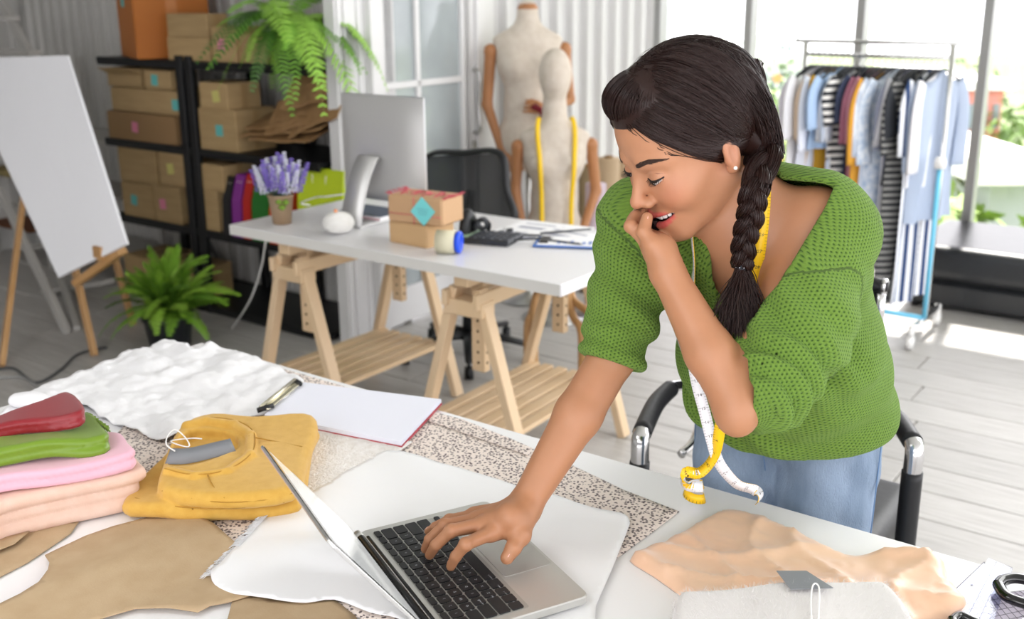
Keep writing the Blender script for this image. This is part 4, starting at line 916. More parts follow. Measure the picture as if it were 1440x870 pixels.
items = [('long plain white dress at the left end of the rail', wh, .78, .22, .3), ('long pale lilac shirt second from the left end', cr2, .75, .2, .3), ('short white shirt with loose sleeve near the left end', mat('shirt_blue_white', 'e3e8f4', .85), .5, .2, .36),
    ('beige long cardigan between the white and mustard tops', mat('beige_knit', 'd8c2aa', .85), .72, .17, .3), ('mustard yellow blouse near the left', mat('mustard', 'c99a2c', .8), .62, .17, .32), ('light blue short shirt with wide sleeve', mat('light_blue', 'a9c3e3', .85), .36, .24, .24),
    ('grey white striped shirt behind the bold striped one', ls, .7, .18, .3), ('pale grey long blouse left of the bold stripes', mat('pale_grey', 'c6c8ce', .85), .8, .18, .3), ('bold black and white horizontal striped dress', bw, 1.0, .2, .22),
    ('dark navy dotted blouse just behind the rose top', mat('navy_dark', '39415a', .85), .5, .16, .2), ('dusty mauve long top', mat('mauve', '8f5a6c', .85), .78, .18, .3), ('rose pink blouse between mauve and amber tops', mat('rose', 'bd8696', .85), .6, .17, .3), ('orange mustard long blouse with open front', mat('amber', 'd89c33', .75), .8, .21, .4),
    ('white blouse with pale blue stripes right of the amber one', ls, .7, .2, .36), ('pale patterned blouse with light blue flecks', mat('fleck_blue', 'e6ebf2', .85, 0, 'a8bdd6', 40), .62, .19, .4), ('light grey crinkled long shirt', mat('crinkle_grey', 'b9b9bf', .85), .8, .18, .3),
    ('slate blue denim long shirt', mat('slate', '8b90a4', .85), .74, .18, .32), ('dark charcoal blouse behind the grey striped dress', mat('charcoal', '33363c', .85), .5, .19, .26), ('long dark grey and black striped dress', gs, 1.04, .21, .34), ('navy and white vertical striped long dress', nv, 1.04, .2, .34),
    ('white blouse with dark cuffs near the right end', wh, .5, .19, .42), ('pale blue jacket at the right end of the rail', mat('pale_denim', 'aebbd0', .85), .66, .18, .42)]
n_ = len(items)
for i, (lb, m, L, hf, sl) in enumerate(items):
    u = RU0+.035+(RU1-RU0-.07)*i/(n_-1); garment(u, lb, m, L, hf*.82, sl*.9, .012, .1, .02, random.Random(i).uniform(-.42, -.08), 0, i)
# ================================================================== BENCH
c = P(-.35, 5.64, 0); t = thing('black_bench', 'long black leather bench seat below the windows', 'bench', c, math.atan2(Uv.y, Uv.x)); lea = mat('black_leather', '26282b', .32, 0, '1e2023', 9, bump=.08, bscale=40)
q = MB(); q.box(c+Vector((0, 0, .085)), (2.1, .7, .13), ROOM, .02); q.build('base', lea, t)
S = SDF(); cx = c+Vector((0, 0, .24))
def rb(p, c=np.array(cx), R=np.array(ROOM), h=np.array((1.06, .37, .09))):
    d = np.abs((p-c)@R)-h+.045; return np.linalg.norm(np.maximum(d, 0), axis=1)+np.minimum(d.max(1), 0)-.045
S.add(rb, cx, 1.2, .02); V_, Q_ = S.mesh(.02, np.array(cx)-1.3*np.array([1, 1, .1]), np.array(cx)+1.3*np.array([1, 1, .1])); mesh_np('cushion', V_, Q_, lea, t)
for u in (-1, 1):
    for w in (-.3, .3):
        q = MB(); q.tube([c+Uv*u+Vv*w, c+Uv*u+Vv*w+Vector((0, 0, .03))], .02, 10); q.build('leg', bp_, t)
# ================================================================== WORK TABLE
TZ = .75
tb = thing('work_table', 'large white work table covered with fabrics in the foreground', 'table', P(-.95, .9, 0), math.atan2(Uv.y, Uv.x))
q = MB(); q.box(P(-.85, .93, TZ-.0125), (2.22, 1.06, .025), ROOM, .002); q.build('tabletop', mat('table_white', 'f3f3f4', .28, coat=.15), tb)
for u in (-1.88, .18):
    for w in (.47, 1.39):
        q = MB(); q.box(P(u, w, .363), (.05, .05, .724), ROOM, .003); q.build('leg', white_paint, tb)
q = MB(); q.box(P(-.85, 1.39, .69), (2.0, .02, .06), ROOM); q.box(P(-.85, .47, .69), (2.0, .02, .06), ROOM); q.build('apron', white_paint, tb)
def leopard():
    m = mat('leopard_cotton', 'e6dad0', .9); n = m.node_tree; b = n.nodes['Principled BSDF']; L = n.links.new
    tc = n.nodes.new('ShaderNodeTexCoord'); vo = n.nodes.new('ShaderNodeTexVoronoi'); vo.feature = 'F1'; vo.inputs['Scale'].default_value = 175; vo.inputs['Randomness'].default_value = .9
    nz = n.nodes.new('ShaderNodeTexNoise'); nz.inputs['Scale'].default_value = 260; nz.inputs['Detail'].default_value = 2
    mx = n.nodes.new('ShaderNodeMath'); mx.operation = 'MULTIPLY_ADD'; mx.inputs[1].default_value = .75; L(tc.outputs['Object'], vo.inputs['Vector']); L(tc.outputs['Object'], nz.inputs['Vector'])
    L(nz.outputs['Fac'], mx.inputs[0]); L(vo.outputs['Distance'], mx.inputs[2])
    r = n.nodes.new('ShaderNodeValToRGB'); r.color_ramp.elements[0].position = .68; r.color_ramp.elements[1].position = .84; r.color_ramp.elements[0].color = lin('6a5f5f'); r.color_ramp.elements[1].color = lin('e9ddd4')
    L(mx.outputs[0], r.inputs[0]); L(r.outputs[0], b.inputs['Base Color']); return m
lp = [(326, 500), (400, 519), (480, 542), (560, 570), (640, 592), (720, 624), (800, 652), (880, 690), (955, 719), (912, 752), (868, 784), (760, 818), (660, 860), (600, 884), (540, 880), (450, 850), (400, 815), (325, 765), (270, 722), (150, 625), (210, 560), (280, 520)]
q = sheet(zpoly(lp, TZ+.002), lambda x, y: TZ+.0022+.0012*abs(N(x*14, y*14)), .014, .0012); tag(q.build('leopard_fabric', leopard()), 'brown and cream leopard spotted cotton spread under the white cloth', 'fabric')
hp = [(600, 577), (650, 590), (720, 618), (752, 632), (742, 640), (690, 622), (630, 601), (590, 588)]
q = sheet(zpoly(hp, TZ+.004), lambda x, y: TZ+.0052, .012, .0012); tag(q.build('fabric_fold', leopard()), 'turned back yellowish hem of the leopard spotted cotton beside the writing pad', 'fabric')
# crumpled tissue
tp = [(0, 582), (62, 545), (120, 522), (172, 500), (215, 487), (233, 480), (256, 486), (273, 498), (300, 487), (345, 501), (392, 517), (428, 541), (412, 560), (372, 583), (330, 600), (262, 618), (225, 622), (150, 592), (118, 572), (60, 572)]
def crum(x, y): return TZ+.006+.020*abs(N(x*9, y*9, 2))+.008*abs(N(x*24, y*24, 4))+.004*N(x*60, y*60)
q = sheet(zpoly(tp, TZ+.006), crum, .008, .0015); tag(q.build('tissue_cloth', mat('tissue_white', 'eeeef0', .7, bump=.25, bscale=60)), 'crumpled thin white tissue cloth at the far left corner of the table', 'cloth')
q = MB(); a, b = atz(20, 562, TZ+.02), atz(72, 572, TZ+.024); q.tube(smooth_path([a, (a+b)/2+Vector((0, 0, .006)), b, atz(120, 590, TZ+.018)], 6), [.014, .017, .018, .019, .02, .021, .022, .022, .022, .022, .02, .02, .02, .019, .019, .018, .017, .016, .014], 12, flat=.8); tag(q.build('rolled_cloth', mat('roll_white', 'f6f6f8', .6)), 'small roll of white cloth at the left edge behind the red fabric', 'cloth roll')
# lace piece
q = sheet(zpoly([(400, 600), (500, 605), (580, 622), (545, 645), (480, 690), (420, 720), (400, 690)], TZ+.007), lambda x, y: TZ+.0075+.004*abs(N(x*30, y*30, 9)), .01, .0014); tag(q.build('lace_cloth', mat('lace_white', 'e9e5e0', .9, 0, 'f6f4f2', 90, bump=.6, bscale=220)), 'off white textured lace cloth between the mustard sweatshirt and the pad', 'cloth')
# satin under the laptop
sp_ = [(384, 716), (440, 690), (500, 655), (545, 634), (620, 650), (700, 672), (770, 697), (830, 714), (872, 722), (885, 731), (882, 745), (860, 800), (838, 850), (825, 900), (700, 920), (600, 900), (560, 868), (520, 858), (470, 840), (430, 845), (385, 843), (330, 834), (302, 822), (297, 806), (310, 796), (328, 775), (345, 752), (362, 728)]
def sat(x, y):
    u, w = Uv.x*x+Uv.y*y, Vv.x*x+Vv.y*y
    return TZ+.0085+.016*max(0, N(u*5+1, w*9, 1))+.005*max(0, math.sin(u*30+w*22+3*N(x*4, y*4)))*max(0, N(x*6, y*6, 7)+.2)
lapH = Vector((-.229, 1.382, 0)); le1 = Vector((.461, -.887, 0)).normalized(); le2 = Vector((-le1.y, le1.x, 0))
def sat2(x, y):
    d = Vector((x, y, 0))-lapH; a, b = d.dot(le1), d.dot(le2); z = sat(x, y)
    e = max(-.0-a, a-.304, -b, b-.212); t = min(1, max(0, e/.03+.2)); return (TZ+.0088)*(1-t)+z*t
q = sheet([smooth_poly(zpoly(sp_, TZ+.01), 3)][0], sat2, .009, .0016); sat_m = mat('white_satin', 'eeeff0', .32, sheen=.3, spec=.5); tag(q.build('satin_cloth', sat_m), 'white satin cloth with a frayed edge spread under the laptop', 'cloth')
q = MB(); rnd = random.Random(1)   # frayed selvedge threads
for i in range(160):
    t = i/159; a = atz(384, 716, TZ+.012).lerp(atz(330, 775, TZ+.012), min(1, t*1.6)) if t < .62 else atz(330, 775, TZ+.012).lerp(atz(298, 808, TZ+.012), (t-.62)/.38)
    d = Vector((-.016+rnd.uniform(-.004, .004), -.004+rnd.uniform(-.006, .006), -.004)); q.tube([a, a+d*.6+Vector((0, 0, .002)), a+d], .0005, 3)
o = q.build('frayed_thread', sat_m, None); tag(o, 'loose white threads along the frayed left edge of the satin', 'threads', None, 'stuff')
# kraft pattern pieces
kp = mat('kraft_pattern', 'bba382', .75, 0, 'b39a78', 25, bump=.06, bscale=400)
k1 = [(-30, 800), (0, 828), (40, 812), (68, 793), (70, 775), (62, 785), (66, 775), (120, 756), (190, 735), (270, 724), (300, 742), (332, 766), (318, 790), (298, 806), (312, 830), (350, 838), (300, 852), (278, 862), (230, 857), (180, 858), (142, 870), (100, 900), (-40, 920), (-60, 850)]
k1 = [(0, 857), (30, 842), (55, 825), (68, 805), (70, 793), (63, 781), (90, 768), (120, 754), (160, 740), (210, 727), (268, 724), (300, 742), (332, 766), (322, 795), (330, 820), (352, 838), (320, 848), (296, 853), (278, 862), (240, 858), (190, 857), (142, 870), (90, 890), (40, 905), (-30, 905), (-40, 870)]
def kz(x, y):
    d = Vector((x, y, 0))-Vector(atz(190, 790, TZ)); d.z = 0; s = d.dot(Vector((.7, -.7, 0))); return TZ+.0072+.010*math.exp(-(s/.035)**2)*.8+.003*math.sin(s*30)**2
q = sheet(zpoly(k1, TZ+.006), kz, .01, .0012); tag(q.build('pattern_paper', kp), 'large curved kraft paper pattern piece in front of the mustard sweatshirt', 'pattern paper', 'kraft paper patterns')
k2 = [(-20, 748), (40, 742), (112, 733), (100, 750), (70, 770), (40, 790), (0, 811), (-40, 830), (-60, 790)]
q = sheet(zpoly(k2, TZ+.003), lambda x, y: TZ+.0035+.004*abs(N(x*8, y*8)), .012, .0012); tag(q.build('pattern_paper', kp), 'kraft paper pattern piece below the folded peach fabric at the left', 'pattern paper', 'kraft paper patterns')
k4 = [(-20, 762), (42, 747), (20, 765), (0, 773), (-20, 780)]
q = sheet(zpoly(k4, TZ+.010), lambda x, y: TZ+.011, .012, .0012); tag(q.build('pattern_paper', kp), 'small upper kraft paper piece at the left edge below the peach fabric', 'pattern paper', 'kraft paper patterns')
k3 = [(320, 870), (328, 840), (352, 836), (420, 845), (470, 842), (500, 866), (520, 900), (300, 910)]
q = sheet(zpoly(k3, TZ+.004), lambda x, y: TZ+.0045, .012, .001); tag(q.build('pattern_paper', kp), 'kraft paper piece at the bottom edge under the satin cloth', 'pattern paper', 'kraft paper patterns')
# writing pad on a red clipboard
pc_ = [atz(427, 538, TZ+.016), atz(620, 562, TZ+.016), atz(564, 622, TZ+.016), atz(371, 584, TZ+.016)]
e = (pc_[1]-pc_[0]); ctr = sum(pc_, Vector())/4
t = thing('writing_pad', 'white paper pad on a red clipboard with a metal clip', 'clipboard', Vector((ctr.x, ctr.y, TZ+.003)))
def quadslab(ps, z0, z1, grow=0): 
    q = MB(); c = sum(ps, Vector())/4; ps = [c+(p-c)*(1+grow) for p in ps]; q.add([Vector((p.x, p.y, z)) for z in (z0, z1) for p in ps], [(0, 1, 2, 3), (7, 6, 5, 4), (0, 4, 5, 1), (1, 5, 6, 2), (2, 6, 7, 3), (3, 7, 4, 0)]); return q
quadslab(pc_, TZ+.006, TZ+.0095, .014).build('board', mat('red_board', 'b33a4a', .4), t)
for i in range(5): quadslab([p+Vector((.001*(i % 2), .0006*i, 0)) for p in pc_], TZ+.0098+i*.0014, TZ+.0110+i*.0014).build('paper_sheet', mat('pad_paper', 'e9ebf6', .6), t)
d = (pc_[0]-pc_[3]).normalized(); n_ = Vector((-d.y, d.x, 0)); cl = pc_[3]*.5+pc_[0]*.5
q = MB(); q.box(cl+n_*.004+Vector((0, 0, .007)), (.018, .15, .003), Matrix((n_, d, Vector((0, 0, 1)))).transposed(), .001); q.tube([cl+n_*.012-d*.075+Vector((0, 0, .01)), cl+n_*.012+d*.075+Vector((0, 0, .01))], .0045, 8); q.build('metal_clip', mat('brass_steel', 'd8d3bd', .25, .9), t)
for s in (-1, 1):
    q = MB(); q.tube([cl+d*s*.082+n_*.016+Vector((0, 0, .006)), cl+d*s*.06-n_*.006+Vector((0, 0, .009))], .0055, 8); q.build('black_clip_end', bp_, t)
# ================================================================== LAPTOP
LZ = TZ+.0105; lap = lambda x, y, z: lapH+le1*x+le2*y+Vector((0, 0, z)); LM = Matrix((le1, le2, Vector((0, 0, 1)))).transposed()
lt = thing('laptop', 'open silver laptop with black keys on the white satin cloth', 'laptop', lap(.152, .106, LZ), math.atan2(le1.y, le1.x)); lsil = mat('laptop_silver', 'c9c9c5', .34, .65)
BT = .775
def rrect(x0, y0, x1, y1, r, n=5):
    out = []
    for cx, cy, a0 in ((x1-r, y1-r, 0), (x0+r, y1-r, 90), (x0+r, y0+r, 180), (x1-r, y0+r, 270)):
        for k in range(n+1): a = math.radians(a0+90*k/n); out.append((cx+r*math.cos(a), cy+r*math.sin(a)))
    return out
def plate(q, pts, f, z0, z1, ch=0):
    n = len(pts); cx = sum(p[0] for p in pts)/n; cy = sum(p[1] for p in pts)/n; vs = []; lv = [(z0, ch*1.5), (z0+ch, 0), (z1-ch*.4, 0), (z1, ch*.4)] if ch else [(z0, 0), (z1, 0)]
    for z, i in lv:
        for x, y in pts: l = math.hypot(x-cx, y-cy); vs.append(f(x-(x-cx)/l*i, y-(y-cy)/l*i, z))
    m = len(lv); q.add(vs, [tuple(range(n-1, -1, -1)), tuple((m-1)*n+k for k in range(n))]+[(j*n+k, j*n+(k+1) % n, (j+1)*n+(k+1) % n, (j+1)*n+k) for j in range(m-1) for k in range(n)]); return q
plate(MB(), rrect(0, .002, .304, .212, .011), lap, LZ, BT, .004).build('base', lsil, lt)
plate(MB(), rrect(.0135, .0185, .2905, .1295, .003, 2), lap, BT+.0001, BT+.0004).build('keyboard_well', mat('well_silver', 'b3b3ae', .4, .6), lt)
plate(MB(), rrect(.0925, .134, .2125, .207, .004, 3), lap, BT+.0001, BT+.0006).build('trackpad', mat('trackpad_silver', 'bdbcb8', .3, .6), lt)
key_m = mat('black_key', '1a1b1e', .45); leg_m = mat('key_legend', 'b9bcc2', .6)
def key(x, y, w, h, ch=None, sub=None):
    q = MB(); plate(q, rrect(x, y, x+w, y+h, .0013, 1), lap, BT+.0005, BT+.0022); k_ = q.build('key', key_m, lt); k_['label'] = 'black key'; del k_['label']
    if ch:
        cu = bpy.data.curves.new('t', 'FONT'); cu.body = ch; cu.size = .0052 if len(ch) == 1 else .0034; cu.align_x = 'CENTER' if len(ch) == 1 else 'LEFT'; cu.resolution_u = 1
        o = bpy.data.objects.new('t', cu); dg = bpy.context.evaluated_depsgraph_get(); me = bpy.data.meshes.new_from_object(o); bpy.data.objects.remove(o); bpy.data.curves.remove(cu)
        p = lap(x+(w/2 if len(ch) == 1 else .0015), y+h*.62, BT+.00235)
        # text reads with the user's left at +x end of the keyboard, facing the hinge
        mb = MB(); vs = [p+le1*v.co.x*TX+le2*(-v.co.y)*1.0 for v in me.vertices]; fs = [tuple(f.vertices) for f in me.polygons]
        if fs: mb.add(vs, fs); mb.build('key_legend', leg_m, k_)
        bpy.data.meshes.remove(me)
TX = -1.0
# the user sits beyond the front edge (y large); x grows towards the user's left, so rows are laid from x = .289 downwards
kx0, kx1 = .0150, .2890; rows = [('esc,F1,F2,F3,F4,F5,F6,F7,F8,F9,F10,F11,F12,', None, .0095), ('`1234567890-=', 'delete', .0165), ('QWERTYUIOP[]\\', 'tab', .0165), ("ASDFGHJKL;'", 'caps lock', .0165), ('ZXCVBNM,./', 'shift', .0165)]
y = .0200; g_ = .0028; T_ = kx1-kx0
w14 = (T_-13*g_)/14
for i in range(14): key(kx1-(i+1)*w14-i*g_, y, w14, .0085, None)
y += .0085+g_; pk = .0188; ks = pk-g_
def rowk(first, chars, last, y):
    x = kx1
    if first: x -= first[0]; key(x, y, first[0], .0160, first[1]); x -= g_
    for c in chars: x -= ks; key(x, y, ks, .0160, c); x -= g_
    wl = x-kx0; key(kx0, y, wl, .0160, last)
rowk(None, '`1234567890-=', None, y); y += .0188
rowk((ks*1.5, 'tab'), 'QWERTYUIOP[]', None, y); y += .0188
rowk((ks*1.8, 'caps lock'), "ASDFGHJKL;'", None, y); y += .0188
rowk((ks*2.4, 'shift'), 'ZXCVBNM,./', None, y); y += .0188
x = kx1
for wk, c in ((ks, 'fn'), (ks, 'control'), (ks, 'option'), (ks*1.3, 'command')): x -= wk; key(x, y, wk, .0160, c); x -= g_
wk = pk*5-g_; x -= wk; key(x, y, wk, .0160); x -= g_
for wk in (ks*1.3, ks): x -= wk; key(x, y, wk, .0160); x -= g_
aw = (x-kx0-2*g_)/3
key(x-aw, y+.0082, aw, .0078); key(x-2*aw-g_, y+.0082, aw, .0078); key(x-2*aw-g_, y-.0002, aw, .0078); key(kx0, y+.0082, aw, .0078)
th_ = math.radians(127); ld = le2*math.cos(th_)+Vector((0, 0, math.sin(th_))); ln = le2*math.sin(th_)-Vector((0, 0, math.cos(th_)))   # along the lid, and out of the screen
hz = lap(0, -.002, BT-.001); lid = lambda x, y, z: hz+le1*x+ld*y+ln*z
plate(MB(), rrect(0, .004, .304, .212, .011), lid, -.0045, 0, .0015).build('lid', mat('lid_silver', 'd4d4d2', .18, .85), lt)
plate(MB(), rrect(.003, .012, .301, .209, .008), lid, .0, .0008).build('screen_bezel', mat('screen_black', '101114', .08, spec=1.0, coat=1), lt)
plate(MB(), rrect(.012, .026, .292, .2, .002, 1), lid, .0008, .0010).build('screen', mat('screen_lit', 'cfd2d3', .08, spec=.9, emit=.25), lt)
q = MB(); q.tube([lap(.02, -.001, BT-.001), lap(.284, -.001, BT-.001)], .0062, 14); q.tube([lap(.02, .0095, BT-.003), lap(.284, .0095, BT-.003)], .0042, 10); q.build('hinge', mat('hinge_black', '0f1012', .25), lt)
for x in (.012, .292):
    q = MB(); q.tube([lap(x-.008, -.001, BT-.001), lap(x+.008, -.001, BT-.001)], .0060, 12); q.build('hinge_end', lsil, lt)
# ================================================================== FOLDED FABRICS AT THE LEFT
def soft(name, label, cat, S, m, h=.004, group=None, parent=None, **k):
    V_, Q_ = S.mesh(h); o = mesh_np(name, V_, Q_, m, parent, **k)
    if parent is None: tag(o, label, cat, group)
    return o
def wz(lst, z): return [atz(x, y, z) for x, y in lst]
gp = 'folded fabrics stacked at the left'
S = SDF(); Pz = TZ+.068
slab(S, wz([(-60, 715), (60, 682), (188, 652), (150, 630), (0, 660), (-60, 680)], Pz), TZ+.004, TZ+.026, .011, .003, lambda x, y: .002*np.sin(x*30))
S = SDF()
for i in range(3):
    z0 = TZ+.003+i*.0215; off = Vector((.004*i*(-1)**i, .002*i, 0))
    pl = [p+off for p in wz([(-70, 735), (0, 706), (90, 684), (188, 664), (190, 650), (150, 622), (60, 640), (-60, 672)], Pz)]
    slab(S, pl, z0, z0+.0225, .0105, .0035, lambda x, y: .0015*np.sin(x*22+y*9))
soft('folded_fabric', 'pale peach folded fabric at the bottom of the left stack', 'fabric', S, mat('peach_cotton', 'dcbba9', .85, 0, 'e0c3b3', 40, bump=.1, bscale=500), .0045, gp)
S = SDF(); zt = TZ+.097
for i in range(2):
    z0 = TZ+.069+i*.014; slab(S, wz([(-70, 690+4*i), (0, 672), (90, 657), (185, 640-2*i), (180, 622), (158, 606), (60, 618), (-60, 640)], zt), z0, z0+.0145, .007, .003, lambda x, y: .0025*np.sin(x*25+y*14+i))
soft('folded_fabric', 'light pink folded fabric second from the bottom of the stack', 'fabric', S, mat('pink_jersey', 'e2aebf', .7, sheen=.3), .004, gp)
S = SDF(); zt = TZ+.128
for i in range(2):
    z0 = TZ+.098+i*.0145; slab(S, wz([(-70, 648), (0, 634), (70, 622), (146, 612-3*i), (147, 596), (121, 577), (60, 590), (-60, 616)], zt), z0, z0+.0165, .008, .004, lambda x, y: .004*np.sin(x*18+y*22+1+i)+.002*np.sin(x*60))
soft('folded_fabric', 'olive green satin folded on top of the pink fabric', 'fabric', S, mat('green_satin', '6b8a1e', .35, sheen=.2), .004, gp)
q = MB()
for i in range(40):
    s = i/39; a = atz(121+26*s, 577+19*s+3, zt-.004); q.tube([a, a+Vector((.008, .002*math.sin(i*3), -.003-.004*(i % 3)))], .0014, 4)
tag(q.build('frayed_edge', MATS['green_satin']), 'frayed green thread edge at the right end of the olive satin', 'threads', None, 'stuff')
S = SDF(); zt = TZ+.153
for i in range(2):
    z0 = TZ+.130+i*.0115; slab(S, wz([(-70, 612), (0, 596), (60, 588), (112, 586-2*i), (118, 573), (96, 551), (55, 566), (0, 580), (-60, 592)], zt), z0, z0+.013, .0062, .004, lambda x, y: .005*np.sin(x*16+y*20)+.003*np.sin(x*50+y*10))
soft('folded_fabric', 'dark red satin folded on top of the stack', 'fabric', S, mat('red_satin', '84121d', .38, sheen=.2), .004, gp)
# ================================================================== MUSTARD SWEATSHIRT
mu = mat('mustard_fleece', 'd3a84e', .9, 0, 'cb9e43', 60, bump=.15, bscale=600, sheen=.2)
t = thing('folded_sweatshirt', 'folded mustard yellow sweatshirt with a grey tag on its collar', 'sweatshirt', atz(310, 665, TZ+.004))
S = SDF(); sg = lambda x, y: .003*np.sin(x*21+y*13)+.0015*np.sin(x*55-y*30)
slab(S, wz([(180, 716), (290, 722), (405, 712), (428, 695), (440, 630), (443, 602), (350, 592), (270, 598), (225, 650), (182, 695)], TZ+.022), TZ+.004, TZ+.030, .0125, .003, sg)
slab(S, wz([(228, 688), (320, 702), (415, 690), (432, 640), (447, 597), (430, 582), (360, 583), (300, 578), (255, 596), (228, 655)], TZ+.052), TZ+.028, TZ+.056, .0135, .006, lambda x, y: .004*np.sin(x*14+y*17+1))
# neckline: opening pressed into the top layer, ribbed collar band round it
nk = [atz(x, y, TZ+.058) for x, y in ((236, 662), (275, 670), (320, 664), (352, 640), (353, 612), (330, 597), (290, 592), (262, 598))]
slab(S, [p.to_2d() for p in smooth_poly([p.to_2d() for p in [atz(x, y, TZ+.058) for x, y in ((238, 652), (275, 652), (310, 640), (334, 625), (330, 607), (300, 600), (265, 604), (240, 630))]], 3)], TZ+.036, TZ+.08, .006, .006, op='s')
for i, a in enumerate(nk[:-1]):
    b = nk[i+1]; S.cone(a+Vector((0, 0, -.001)), b+Vector((0, 0, -.001)), .0088, .0088, .004)
V_, Q_ = S.mesh(.0028); mesh_np('body', V_, Q_, mu, t); mS = S
q = MB()
for k, ps in enumerate((((292, 672), (312, 700)), ((270, 702), (272, 714)), ((352, 612), (415, 624)))):
    a, b = [atz(x, y, TZ+(.060 if k == 2 else .052-.02*i)) for i, (x, y) in enumerate(ps)]
def msurf(x, y, z0=TZ+.075):
    d = ray(x, y); ts = np.arange(.9, 1.15, .0004)*((z0-CH)/d[2]); pts = C0+ts[:, None]*d; v_ = mS.ev(pts); i = int(np.argmax(v_ < 0)); return Vector(pts[i])
for ps in (((292, 668), (300, 684), (316, 700)), ((350, 613), (385, 620), (425, 628)), ((270, 700), (271, 716)), ((228, 690), (300, 705), (370, 703), (412, 693)), ((190, 700), (250, 712), (330, 714), (400, 706))):
    q = MB(); q.tube(smooth_path([msurf(*p) for p in ps], 4), .0011, 5); q.build('seam', mat('mustard_seam', 'b08432', .9), t)
q = MB(); ca_ = [p+Vector((0, 0, .0058)) for p in nk]; 
for off in (-.0035, .0035):
    q.tube(smooth_path([p+Vector((off, off, 0)) for p in ca_], 5), .0009, 5)
q.build('collar_stitching', mat('mustard_seam', 'b98d38', .9), t)
q = MB(); ps = [atz(x, y, TZ+.063) for x, y in ((236, 641), (262, 641), (295, 634), (328, 626))]; 
w = []
q2 = smooth_path(ps, 5); q.ribbon(q2, [Vector((.05, -.55, .85))]*len(q2), .030, .0012, True); q.build('swing_tag', mat('grey_card', '83868b', .5), t)
q = MB(); q.tube(smooth_path([atz(x, y, TZ+zz) for x, y, zz in ((246, 634, .07), (234, 625, .075), (236, 612, .078), (246, 604, .08), (258, 612, .075), (266, 624, .072), (262, 628, .07), (240, 620, .07), (270, 616, .07), (284, 617, .068))], 5), .0011, 6); q.build('tag_string', mat('white_cord', 'f2f2f0', .8), t)
# ================================================================== PEACH SILK AND FUZZY WHITE KNIT
pk_ = [(886, 779), (905, 768), (935, 755), (960, 740), (990, 722), (1022, 710), (1058, 716), (1100, 733), (1140, 752), (1180, 772), (1215, 776), (1262, 770), (1300, 780), (1330, 792), (1334, 812), (1352, 828), (1362, 846), (1345, 858), (1300, 870), (1250, 890), (1100, 880), (1000, 860), (955, 826), (918, 800)]
def pz_(x, y):
    u, w = Uv.x*x+Uv.y*y, Vv.x*x+Vv.y*y; f = N(u*6, w*5, 5)
    return TZ+.006+.018*max(0, .5+f)+.013*(1-abs(math.sin(u*9-w*22+5*N(x*4, y*4, 3))))**2.2*(.5+abs(N(x*7, y*7)))+.006*(1-abs(math.sin(u*31+w*17+5*N(x*6, y*6, 8))))**3+.004*abs(N(u*30, w*60, 1))
pw_ = smooth_poly(zpoly(pk_, TZ+.012), 3); pa = np.array([(p.x, p.y) for p in pw_])
def edgef(x, y, z, k=.02, lo=TZ+.002):
    d = -float(sd_poly(np.array([[x, y]]), pa)[0]); t = min(1, max(0, d/k)); t = math.sqrt(1-(1-t)**2); return lo+(z-lo)*t
q = sheet(pw_, lambda x, y: edgef(x, y, pz_(x, y)), .008, .0014); tag(q.build('silk_garment', mat('peach_silk', 'ecc7a8', .36, 0, 'e9bd9c', 6, sheen=.3)), 'crumpled peach silk garment in front of the chair', 'garment')
wp = wz([(952, 832), (985, 822), (1100, 812), (1225, 808), (1258, 822), (1290, 870), (1330, 960), (960, 1010), (945, 900)], TZ+.05)
S = SDF(); slab(S, wp, TZ+.024, TZ+.046, .011, .004, lambda x, y: .002*np.sin(x*40)); slab(S, [p+Vector((-.003, -.004, 0)) for p in wp], TZ+.004, TZ+.026, .010, .004)
t = thing('fuzzy_sweater', 'folded fluffy white knit with a grey tag over the peach silk', 'sweater', atz(1110, 880, TZ+.004)); V_, Q_ = S.mesh(.004); fz = mat('fuzzy_white', 'd6d3d1', .95, sheen=.6); ko = mesh_np('body', V_, Q_, fz, t)
rg = np.random.default_rng(3); idx = rg.integers(0, len(V_), 16000); cen = V_.mean(0); base = V_[idx]+rg.normal(0, .001, (16000, 3)); nn = base-np.array([cen[0], cen[1], TZ+.01]); nn[:, 2] = np.abs(nn[:, 2])*3; nn /= np.linalg.norm(nn, axis=1)[:, None]
dr = nn+rg.normal(0, .6, (16000, 3)); dr /= np.linalg.norm(dr, axis=1)[:, None]; L_ = rg.uniform(.004, .009, (16000, 1)); sd_ = np.cross(dr, rg.normal(size=(16000, 3))); sd_ /= np.linalg.norm(sd_, axis=1)[:, None]
vv = np.stack([base-sd_*.00022, base+sd_*.00022, base+dr*L_+np.array([0, 0, .001])], 1).reshape(-1, 3); o = mesh_np('fuzz', vv, np.arange(len(vv)).reshape(-1, 3), fz, t); o['kind'] = 'stuff'
q = MB(); tg = [atz(x, y, TZ+.053) for x, y in ((1092, 802), (1134, 802), (1172, 826), (1112, 828))]; q.add(tg+[p-Vector((0, 0, .001)) for p in tg], [(0, 3, 2, 1), (4, 5, 6, 7), (0, 1, 5, 4), (1, 2, 6, 5), (2, 3, 7, 6), (3, 0, 4, 7)]); q.build('swing_tag', MATS['grey_card'], t)
q = MB(); q.tube(smooth_path([atz(x, y, TZ+z_) for x, y, z_ in ((1142, 880, .053), (1140, 850, .053), (1142, 826, .056), (1147, 820, .058), (1152, 828, .056), (1151, 860, .053), (1150, 890, .053))], 5), .0011, 6); q.build('tag_string', MATS['white_cord'], t)
